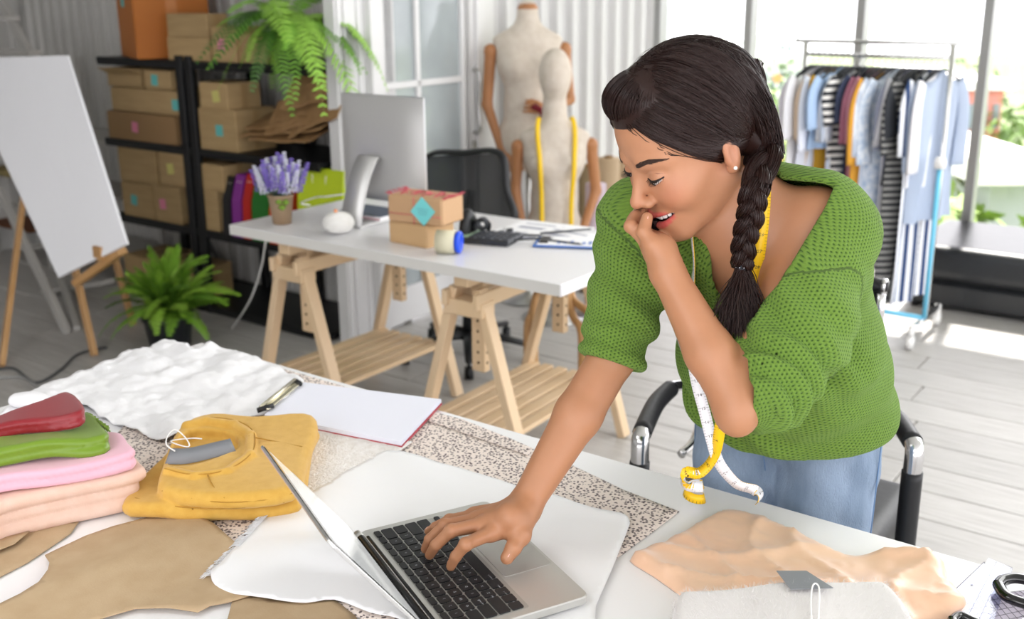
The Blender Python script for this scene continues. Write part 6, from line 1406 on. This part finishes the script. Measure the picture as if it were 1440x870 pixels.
braid([hl(-.01, -.118, .045), atd(1062, 165, 1.46), atd(1070, 195, 1.45), atd(1064, 228, 1.41)], .009, .006, .010, 1.5, 'braid', taper=(.9, .9))
tie = Vector(atd(1044, 374, bD+.026)); q = MB()
for k in range(3): q.tube([tie+Vector((math.cos(a)*.0095, math.sin(a)*.0085, -.002+k*.002)) for a in np.linspace(0, 6.283, 17)], .0012, 6, cap=False)
q.build('hair_tie', mat('tie_dark', '1b1b22', .4), woman)
q = MB()
for k in range(12): a = k/12*6.283; q.tube([tie+Vector((math.cos(a)*.0107, math.sin(a)*.0097, 0)), tie+Vector((math.cos(a)*.0118, math.sin(a)*.0107, .0004))], .0011, 5)
q.build('hair_tie_bead', mat('bead_silver', 'c9ced6', .2, .8), woman)
paths, rad = [], []; rnd = np.random.default_rng(5)
for c in range(700):
    a = rnd.random()*6.283; r_ = math.sqrt(rnd.random()); ex = rnd.normal(0, .5); ex = max(-1, min(1, ex)); ln_ = rnd.uniform(.72, 1.0)
    end = np.array(atd(1043+40*ex+rnd.normal()*3-4, 372+(112-16*abs(ex))*ln_, bD+.03+.01*rnd.normal())); st = np.array(tie)+np.array([math.cos(a)*.008*r_, math.sin(a)*.007*r_, 0])
    tt = np.linspace(0, 1, m_)[:, None]; midp = st*.5+end*.5+np.array([(end[0]-st[0])*.12+rnd.normal()*.002, -.010, .006]); p = (1-tt)**2*st+2*tt*(1-tt)*midp+tt**2*end
    p[:, 0] += .0022*np.sin(tt[:, 0]*7+c); paths.append(p); rad.append(np.linspace(.0008, .0003, m_))
ring, fq = strand_mesh(paths, rad); mesh_np('braid_tail', ring, fq, hair_m, woman)
# ------------------------------------------------------------------ sweater
def knit_mat():
    m = bpy.data.materials.new('green_knit'); m.use_nodes = True; MATS['green_knit'] = m; n = m.node_tree; b = n.nodes['Principled BSDF']; L = n.links.new
    def mt(op, a, b_=None, c=None):
        q = n.nodes.new('ShaderNodeMath'); q.operation = op
        for i, v in enumerate((a, b_, c)):
            if v is None: continue
            if isinstance(v, (int, float)): q.inputs[i].default_value = v
            else: L(v, q.inputs[i])
        return q.outputs[0]
    at = n.nodes.new('ShaderNodeAttribute'); at.attribute_name = 'knit'; sx = n.nodes.new('ShaderNodeSeparateXYZ'); L(at.outputs['Vector'], sx.inputs[0])
    tc = n.nodes.new('ShaderNodeTexCoord'); nz = n.nodes.new('ShaderNodeTexNoise'); nz.inputs['Scale'].default_value = 35; L(tc.outputs['Object'], nz.inputs['Vector'])
    X = mt('ADD', mt('MULTIPLY', sx.outputs[0], 1/.0060), mt('MULTIPLY', nz.outputs['Fac'], .5)); Y = mt('MULTIPLY', sx.outputs[1], 1/.0054)
    fx = mt('PINGPONG', X, .5); par = mt('MULTIPLY', mt('FLOOR', X), .5)
    rib = mt('SINE', mt('MULTIPLY', mt('FRACT', X), math.pi)); st = mt('ABSOLUTE', mt('SINE', mt('MULTIPLY', mt('ADD', mt('ADD', Y, par), mt('MULTIPLY', fx, .9)), math.pi)))
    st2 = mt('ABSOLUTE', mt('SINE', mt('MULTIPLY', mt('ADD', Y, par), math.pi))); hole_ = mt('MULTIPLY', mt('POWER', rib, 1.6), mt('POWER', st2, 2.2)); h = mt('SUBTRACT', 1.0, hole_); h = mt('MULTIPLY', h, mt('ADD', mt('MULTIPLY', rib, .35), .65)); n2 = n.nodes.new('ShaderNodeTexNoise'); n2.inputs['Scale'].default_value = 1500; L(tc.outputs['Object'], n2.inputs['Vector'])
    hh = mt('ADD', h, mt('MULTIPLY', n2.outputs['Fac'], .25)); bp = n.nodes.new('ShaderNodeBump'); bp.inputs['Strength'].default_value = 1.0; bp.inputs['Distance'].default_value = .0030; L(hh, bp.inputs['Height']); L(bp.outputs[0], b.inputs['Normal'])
    r = n.nodes.new('ShaderNodeValToRGB'); r.color_ramp.elements[0].color = lin('2f5208'); r.color_ramp.elements[1].color = lin('65862e'); r.color_ramp.elements[0].position = .1; r.color_ramp.elements[1].position = .6; L(h, r.inputs[0]); L(r.outputs[0], b.inputs['Base Color'])  # stitch holes get a darker green, shade put into the yarn colour
    b.inputs['Roughness'].default_value = .9; b.inputs['Sheen Weight'].default_value = .25; b.inputs['Sheen Tint'].default_value = lin('a8d67a'); return m
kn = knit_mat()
S = SDF(); CU = np.array(atd(1082, 528, 1.395)); OP = np.array(atd(1046, 546, 1.385)); OD = unit(np.array(RT)+np.array(UP)*.12)          # left cuff centre
CR = Er+(Rs-Er)*.10
S.ball(tl(.0, -.015, -.085), (.165, .124, .125), .05, 'u', TM); S.ball(tl(.0, -.005, -.22), (.152, .130, .15), .06, 'u', TM)
pel = np.array([.458, 1.60, .87]); S.ball(tl(.01, -.0, -.34), (.162, .126, .13), .06, 'u', TM); S.ball(pel, (.158, .112, .10), .06, 'u', np.array([[.809, .588, 0], [-.588, .809, 0], [0, 0, 1]]))
S.cone(tl(.03, -.045, .005), Ls+TU*.012-TN*.01, .060, .064, .04); S.cone(tl(-.05, -.01, -.02), Rs, .070, .062, .04)
SL0 = Ls+np.array([.012, -.005, -.010]); S.cone(SL0, CU, .074, .064, .012); S.cone(CU, OP, .062, .052, .02); S.ball(Ls*.45+El*.55+np.array([.040, .010, -.006]), (.072, .072, .088), .02)
S.ball(atd(1166, 500, 1.64), (.080, .085, .10), .05); S.ball(atd(1150, 520, 1.56), .085, .05); dL = unit(Ls-El); dR = unit(Rs-Er)
S.cone(Rs, CR+dR*.05, .066, .054, .03); S.cone(CR+dR*.05, CR, .054, .047, .01)
def rollring(c, d, R, r, k=.006):
    c = np.array(c); d = unit(np.array(d))
    def f(p): v = p-c; h_ = v@d; rr = np.linalg.norm(v-h_[:, None]*d, axis=1); return np.hypot(rr-R, h_)-r
    S.add(f, c, R+r+.004, k)
rollring(CR-dR*.022, dR+np.array([.1, 0, 0]), .043, .0105); rollring(CR+dR*.014, dR-np.array([.15, 0, 0]), .045, .0105); rollring(CR+dR*.045, dR+np.array([.25, .0, 0]), .048, .0085, .012)
rollring(OP+OD*.008, OD, .046, .0085, .010); rollring(OP+OD*.03, unit(OD+UP*.3), .052, .010, .014)
def fold1(p):
    t = (p-np.array(CU))@dL; m = np.clip(1-t/.24, 0, 1)*np.clip(1.5-np.linalg.norm(p-(CU+dL*.06), axis=1)/.13, 0, 1)
    s_ = np.sin(t*150+22*(p[:, 0]-p[:, 2])+2*np.sin(p[:, 1]*60)); return -.0080*np.sign(s_)*np.abs(s_)**1.4*m
S.add(fold1, CU+dL*.07, .2, .01, 'd')
def fold2(p):
    q = (p-NB)@TM; m = np.clip((-q[:, 2]-.1)/.12, 0, 1); s_ = np.sin(30*q[:, 0]+38*q[:, 2]+3*np.sin(14*q[:, 2]+9*q[:, 0])); return -.0085*np.sign(s_)*np.abs(s_)**1.3*m-.0035*np.sin(75*q[:, 2]+45*q[:, 0]+2*np.sin(30*q[:, 0]))*m
S.add(fold2, tl(0, 0, -.3), .5, .01, 'd')
def fold3(p):
    t = (p-np.array(CR))@dR; m = np.clip(1-np.linalg.norm(p-(CR+dR*.1), axis=1)/.14, 0, 1); s_ = np.sin(t*105+55*p[:, 0]); return -.0075*np.sign(s_)*np.abs(s_)**1.3*m
S.add(fold3, CR+dR*.08, .2, .01, 'd')
# hem: the bottom is pulled in and ends above the table
S.add(lambda p: -(p[:, 2]-.832-.10*np.clip((p[:, 0]-.42), -.0, .3)), pel-np.array([0, 0, .1]), .45, .035, 'i')
hemr = []
# make a shell
class _: pass
S.p.append((lambda p: p[:, 0]*0, tl(0, 0, -.2), 2., .0, 'shell'))
_ev = S.ev
def ev_shell(p, prims=None):
    pr = prims if prims is not None else S.p; i = [k for k, q in enumerate(pr) if q[4] == 'shell']
    d = _ev(p, [q for q in (pr[:i[0]] if i else pr)]); d = np.maximum(d, -(d+.0095))
    for f, c, R, k, op in (pr[i[0]+1:] if i else []):
        e = f(p); d = np.maximum(d, -e)
    return d
S.ev = ev_shell
# V neck, seen along the torso normal
vp = []
for x_, y_, n_ in ((1040, 200, -.02), (1080, 214, -.03), (1112, 238, .0), (1136, 268, .03), (1144, 300, .05), (1134, 338, .07), (1108, 378, .09), (1078, 410, .10), (1050, 436, .11), (1026, 440, .11), (1000, 402, .10), (984, 362, .09), (968, 320, .06), (960, 270, .03), (975, 220, .0)):
    d = ray(x_, y_); t_ = ((NB+TN*n_-C0)@TN)/(d@TN); g_ = (C0+d*t_-NB)@TM; vp.append((g_[0], g_[2]))
vp = np.array(vp)
def vcut(p): q = (p-NB)@TM; d2 = sd_poly(q[:, [0, 2]], vp); return np.maximum(d2, -(q[:, 1]+.035))
S.add(vcut, NB, .45, .01, 's')
S.add(lambda p: np.linalg.norm((p-(NB+TU*.03)-((p-(NB+TU*.03))@TU)[:, None]*TU)/np.array([1., 1., 1.]), axis=1)-.066+10*np.maximum(0, -((p-NB)@TU)-.0), NB+TU*.05, .2, .01, 's')
# sleeve openings and the hem opening
def hole(c, d, R, L_):
    c = np.array(c); d = unit(np.array(d)); f = lambda p: np.maximum(np.linalg.norm((p-c)-((p-c)@d)[:, None]*d, axis=1)-R, np.abs((p-c)@d+L_/2)-L_/2); S.add(f, c, R+L_, .01, 's')
hole(CR+dR*.01, dR, .036, .05); S.add(lambda p, c=np.array(OP), d=np.array(OD): np.maximum(np.maximum(np.linalg.norm((p-c)-((p-c)@d)[:, None]*d, axis=1)-.060, np.abs((p-c)@d+.035)-.035), (p-C0)@FW-1.445), OP, .14, .01, 's')
S.add(lambda p: p[:, 2]-.8395-.10*np.clip((p[:, 0]-.42), 0, .3), pel-np.array([0, 0, .1]), .45, .01, 's')
V_, Q_ = S.mesh(.0042)
# knit coordinates
dl = np.linalg.norm(V_-np.array(SL0)-np.clip(((V_-SL0)@(CU-SL0))/((CU-SL0)@(CU-SL0)), 0, 1)[:, None]*(CU-SL0), axis=1)-.074
dr_ = np.linalg.norm(V_-np.array(Rs)-np.clip(((V_-Rs)@(CR-Rs))/((CR-Rs)@(CR-Rs)), 0, 1)[:, None]*(CR-Rs), axis=1)-.058
qt = (V_-NB)@TM; dt = np.sqrt((qt[:, 0]/.185)**2+(qt[:, 1]/.12)**2)*.13-.13
def limb(ax0, ax1, R):
    d = unit(ax1-ax0); v = V_-ax0; t = v@d; a1 = unit(np.cross(d, np.array(FW))); a2 = np.cross(d, a1); r_ = v-t[:, None]*d; ang = np.arctan2(r_@a1, r_@a2*np.sign(a2@FW)*-1); return np.stack([ang*R, t, t*0], 1)
uvt = np.stack([np.arctan2(qt[:, 0]/.185, qt[:, 1]/.12)*.155, qt[:, 2], qt[:, 2]*0], 1); uvl = limb(SL0, CU, .075); uvr = limb(np.array(Rs), CR, .058)
pick = np.argmin(np.stack([dt, dl+.004, dr_+.004]), 0); uvk = np.where((pick == 0)[:, None], uvt, np.where((pick == 1)[:, None], uvl, uvr))
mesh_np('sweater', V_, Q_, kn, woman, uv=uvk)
# ribbed neckline band and hem are part of the knit; grey camisole below the V
S = SDF(); S.ball(tl(0, .003, -.125), (.148, .091, .148), .02, 'u', TM)
for s in (-1, 1): S.ball(tl(s*.065, .048, -.19), (.063, .053, .063), .03, 'u', TM)
S.ball(tl(0, .003, -.28), (.132, .094, .14), .05, 'u', TM)
S.add(lambda p: ((p-NB)@TU)+.106-.9*np.abs((p-NB)@TS)*.5, tl(0, 0, -.2), .6, .004, 'i'); S.add(lambda p: -((p-NB)@TU)-.22, tl(0, 0, -.2), .6, .004, 'i')
V_, Q_ = S.mesh(.005); mesh_np('camisole', V_, Q_, mat('grey_jersey', 'a9a7a8', .85, bump=.1, bscale=500), woman)
# ------------------------------------------------------------------ jeans and shoes
S = SDF(); pu, pv = np.array(Uv), np.array(Vv)
hip = lambda s, w, z: np.array(P(-.605+s, w, z))
PM = np.array([[Uv.x, Vv.x, 0], [Uv.y, Vv.y, 0], [0, 0, 1]])
S.ball(hip(0, 1.645, .86), (.152, .112, .11), .03, 'u', PM)
for s in (-1, 1):
    S.cone(hip(s*.076, 1.635, .80), hip(s*.088, 1.60, .46), .087, .062, .016); S.cone(hip(s*.088, 1.60, .46), hip(s*.09, 1.70, .07), .060, .046, .02)
S.add(lambda p: -.0018*np.sin(p[:, 2]*150+20*p[:, 0])*np.clip(1.5-np.abs(p[:, 2]-.5)/.12, 0, 1)-.0022*np.sin(p[:, 2]*70+p[:, 0]*60)*np.clip((p[:, 2]-.62)/.1, 0, 1), hip(0, 1.6, .5), .7, .01, 'd')
V_, Q_ = S.mesh(.006)
dn = mat('denim', '76899f', .85, 0, '9db0c8', 16, (1, 1, .35), bump=.4, bscale=500); mesh_np('jeans', V_, Q_, dn, woman)
seam = mat('denim_seam', '6482a8', .8)
for s in (-1, 1):
    q = MB(); ps = []
    for i in range(12):
        z_ = .86-.06*i; c = hip(s*.088, 1.62, z_); r_ = .078-.0012*i if z_ > .46 else .06; ps.append(Vector(c)+Uv*s*r_)
    q.tube(ps, .0012, 5); q.build('side_seam', seam, woman)
q = MB(); ps = [Vector(hip(0, 1.545, .86)), Vector(hip(.0, 1.535, .80)), Vector(hip(.0, 1.55, .76))]; q.tube(ps, .0012, 5); q.build('fly_seam', seam, woman)
for s in (-1, 1):
    S = SDF(); S.ball(hip(s*.09, 1.64, .045), (.045, .12, .045), .02, 'u', PM); S.ball(hip(s*.09, 1.70, .06), (.04, .05, .055), .02, 'u', PM); S.add(lambda p: -(p[:, 2]-.001), hip(s*.09, 1.64, .0), .3, .004, 'i'); V_, Q_ = S.mesh(.006); mesh_np('shoe', V_, Q_, mat('white_shoe', 'e6e6e4', .6), woman)
# ------------------------------------------------------------------ smartphone in the hand at the chin
a = Vector(D3(926, 322, 1.455)); R = Matrix((Vector(HM[:, 0]), Vector(HM[:, 1]), Vector(HM[:, 2]))).transposed() @ Matrix.Rotation(.5, 3, 'X')
t = thing('smartphone', 'black smartphone held between the fingers and chin of the woman', 'phone', a); q = MB(); q.box(a, (.012, .065, .03), R, .003); q.build('body', mat('glossy_black', '08080a', .12, coat=.5), t); q = MB(); q.box(a+R @ Vector((.0063, 0, 0)), (.0006, .058, .026), R); q.build('screen', MATS['screen_black'], t)
# ------------------------------------------------------------------ measuring tape round the neck
t = thing('measuring_tape', 'long yellow and white measuring tape round the neck of the woman', 'tape measure', Vector(atz(985, 715, TZ)))
yl = mat('tape_measure_yellow', 'f4c51a', .4); wt = mat('tape_measure_white', 'ececf0', .45); ink = mat('tape_ink', '3a3428', .6)
def tape(pts, name, w=.0155, twist=None, front='y', n=6, dig0=None, flip=1):
    """pts: (px, py, D, angle) - angle turns the face of the tape about its length; one side yellow, the other white"""
    ps = smooth_path([Vector(atd(p[0], p[1], p[2])) for p in pts], n); A_ = [Vector((p[3], p[4] if len(p) > 4 else w, 0)) for p in pts]; an = smooth_path(A_, n) if len(A_) > 2 else A_
    m = len(ps); nr = []; ww = []
    for i in range(m):
        d = (ps[min(i+1, m-1)]-ps[max(i-1, 0)]).normalized(); v = -Vector(FW); x = (v-d*v.dot(d)).normalized(); y = d.cross(x); a = an[min(i, len(an)-1)]; nr.append((x*math.cos(a.x)+y*math.sin(a.x)).normalized()); ww.append(w)
    vs, fy, fw = [], [], []; th = .0005
    for i in range(m):
        D_ = (ps[min(i+1, m-1)]-ps[max(i-1, 0)]).normalized(); Sd = D_.cross(nr[i]).normalized(); vs += [ps[i]+Sd*w/2+nr[i]*th, ps[i]-Sd*w/2+nr[i]*th, ps[i]-Sd*w/2-nr[i]*th, ps[i]+Sd*w/2-nr[i]*th]
    fs, mi = [], []
    for i in range(m-1):
        for k in range(4): fs.append((i*4+k, i*4+(k+1) % 4, i*4+4+(k+1) % 4, i*4+4+k)); mi.append(1 if k == 2 else 0)
    if front == 'w': mi = [1-v if (j % 4) in (0, 2) else v for j, v in enumerate(mi)]
    q = MB(); q.add(vs, fs, True); tp_ = q.build(name, yl, t, mats=[yl, wt], fm=mi)
    q = MB(); acc = 0; nxt = 0; tick = 0
    for i in range(m-1):
        L_ = (ps[i+1]-ps[i]).length
        while nxt < acc+L_:
            s_ = (nxt-acc)/L_; p = ps[i].lerp(ps[i+1], s_); N_ = nr[i]; D_ = (ps[i+1]-ps[i]).normalized(); Sd = D_.cross(N_).normalized(); ln_ = .45 if tick % 5 == 0 else .22
            for sgn in (1, -1):
                for e_ in (1, -1):
                    a_ = p+Sd*e_*w*.5+N_*sgn*.0007; b_ = a_-Sd*e_*w*ln_*.8; q.add([a_-D_*.00018, a_+D_*.00018, b_+D_*.00018, b_-D_*.00018], [(0, 1, 2, 3)])
            if tick % 5 == 0 and dig0 is not None:
                cu = bpy.data.curves.new('n', 'FONT'); cu.body = str((dig0+tick//5) % 60+1); cu.size = .0075; cu.align_x = 'CENTER'; cu.resolution_u = 1; o = bpy.data.objects.new('n', cu); me = bpy.data.meshes.new_from_object(o)
                dd = D_*flip; SS = N_.cross(dd)*-1; P0 = p+dd*.003+N_*.0008
                q.add([P0-dd*v.co.y*.9-SS*v.co.x*.9 for v in me.vertices], [tuple(f.vertices) for f in me.polygons]); bpy.data.objects.remove(o); bpy.data.curves.remove(cu); bpy.data.meshes.remove(me)
            nxt += .0046; tick += 1
        acc += L_
    q.build('ruler_marks', ink, tp_)
D0 = 1.40
def hit(x, y):
    d = ray(x, y); ts = np.arange(1.25, 1.62, .001); v_ = bodyS.ev(C0+ts[:, None]*d); i = int(np.argmax(v_ < 0)); return float(ts[i])-.004 if v_.min() < 0 else 1.45
tape([(1066, 226, hit(1066, 232)+.02, .7), (1075, 250, hit(1075, 252), .2), (1075, 280, hit(1075, 280), .1), (1073, 310, hit(1073, 310), .1), (1069, 345, hit(1069, 345), .05), (1063, 385, hit(1063, 385), .0), (1054, 425, hit(1054, 425)-.01, .0), (1041, 488, 1.455, .0), (1024, 560, 1.49, .1), (1013, 600, 1.515, .2), (1005, 640, 1.54, .9), (985, 664, 1.55, .6), (964, 664, 1.535, -.3), (966, 682, 1.555, -2.6), (988, 684, 1.575, -3.4)], 'tape_yellow_side', .0165, dig0=20)
za = lambda x, y, h: (x, y, float(Vector(FW).dot(Vector(atz(x, y, TZ+h))-Vector(C0))))
def ring_tape():
    c = Vector(atz(975, 716, TZ)); ps = []; q = MB(); nr = []
    for i in range(30): a = i/29*9.2-1.2; r_ = .0125+.0006*i*.3; ps.append(c+Vector((math.cos(a)*r_, math.sin(a)*r_, .048-.034*i/29))); nr.append(Vector((math.cos(a), math.sin(a), .25)))
    vs = []; w = .0145
    for i in range(30): N_ = nr[i].normalized(); D_ = (ps[min(i+1, 29)]-ps[max(i-1, 0)]).normalized(); Sd = D_.cross(N_).normalized(); vs += [ps[i]+Sd*w/2+N_*.0005, ps[i]-Sd*w/2+N_*.0005, ps[i]-Sd*w/2-N_*.0005, ps[i]+Sd*w/2-N_*.0005]
    fs, mi = [], []
    for i in range(29):
        for k in range(4): fs.append((i*4+k, i*4+(k+1) % 4, i*4+4+(k+1) % 4, i*4+4+k)); mi.append(1 if k == 2 else 0)
    q.add(vs, fs, True); q.build('tape_coil', yl, t, mats=[yl, wt], fm=mi); q = MB()
    for i in range(0, 29):
        N_ = nr[i].normalized(); D_ = (ps[i+1]-ps[i]).normalized(); Sd = D_.cross(N_).normalized(); a_ = ps[i]+Sd*w*.5+N_*.0008; b_ = ps[i]+Sd*w*.2+N_*.0008; q.add([a_-D_*.0003, a_+D_*.0003, b_+D_*.0003, b_-D_*.0003], [(0, 1, 2, 3)])
    q.build('ruler_marks', ink, t)
ring_tape()
tape([(972, 333, 1.475, 1.45), (975, 370, 1.475, 1.5), (974, 420, 1.48, 1.4), (972, 480, 1.49, .9), (978, 530, 1.50, .5), (991, 580, 1.52, .25), (1001, 620, 1.535, .15), (1012, 652, 1.55, .2), (1036, 680, 1.565, .5), (1060, 688, 1.575, .3), (1068, 697, 1.57, -.8), (1064, 708, 1.565, -1.4)], 'tape_white_side', .0165, front='w', dig0=3)
# ------------------------------------------------------------------ armchair behind her
ch = thing('armchair', 'black conference chair with chrome frame and padded loop arms behind the woman', 'chair', P(-.74, 2.05, 0), math.atan2(Uv.y, Uv.x)); chb = mat('chair_black', '1a1b1d', .45, bump=.05)
def pth(ps, r, nm, m_, n=8): q = MB(); q.tube(smooth_path(ps, 6), r, 12); return q.build(nm, m_, ch)
for (pa, cap0, cap1) in ((((1236, 569), (1262, 590), (1284, 622)), None, None), (((946, 543), (922, 568), (903, 608)), None, None)):
    A0, A1, A2 = [Vector(atz(x, y, .675)) for x, y in pa]; rear = A0+Vv*.08-Vector((0, 0, .02)); dn_ = A2+(A2-A1)*.12
    pth([rear+Vector((0, 0, .0)), A0, A0*.9+A1*.1], .0125, 'chrome_tube', chrome); pth([A0*.85+A1*.15, A1, A2], .020, 'arm_pad', chb)
    pth([A2, dn_+Vector((0, 0, -.012)), dn_+Vector((0, 0, -.06))], .0185, 'chrome_elbow', chrome); pth([dn_+Vector((0, 0, -.055)), dn_+Vector((0, 0, -.2)), dn_+Vector((0, 0, -.30))], .0205, 'arm_sleeve', chb)
    fd = Vector((dn_.x, dn_.y, 0)); pth([dn_+Vector((0, 0, -.28)), fd+Vector((0, 0, .1)), fd+Vector((0, 0, .03))+Vv*.01, fd+Vv*.06+Vector((0, 0, .013)), fd+Vv*.45+Vector((0, 0, .013))], .0125, 'chrome_leg', chrome)
S = SDF(); sc_ = np.array(P(-.75, 2.02, .44))
def sb(p, c, h_, r, M_): d = np.abs((p-c)@M_)-np.array(h_)+r; return np.linalg.norm(np.maximum(d, 0), axis=1)+np.minimum(d.max(1), 0)-r
S.add(lambda p: sb(p, sc_, (.235, .23, .04), .035, PM), sc_, .4, .01); V_, Q_ = S.mesh(.009); mesh_np('seat', V_, Q_, chb, ch)
S = SDF(); bc = np.array(P(-.85, 2.27, .70)); tb_ = .14; BM = PM @ np.array([[1, 0, 0], [0, math.cos(tb_), -math.sin(tb_)], [0, math.sin(tb_), math.cos(tb_)]])
S.add(lambda p: sb(p, bc, (.20, .028, .23), .025, BM), bc, .4, .01); V_, Q_ = S.mesh(.008); mesh_np('backrest', V_, Q_, chb, ch)
for s in (-1, 1):
    c = P(-.85+s*.21, 2.26, .5); tpp = Vector(bc)+Vector(BM @ np.array([s*.21, 0, .21])); pth([c-Vv*.1-Vector((0, 0, .06)), c, tpp], .011, 'back_tube', chrome); q = MB(); q.tube([tpp, tpp+Vector((0, 0, .02))], .017, 12); q.build('end_cap', chb, ch)
q = MB(); a = Vector(atw(1230, 400, 2.24)); q.tube([a-Uv*.02, a+Uv*.02], .016, 12); q.build('corner_cap', chb, ch); q = MB(); q.tube([a+Uv*.018, a+Uv*.026], .017, 12); q.build('corner_ring', chrome, ch)
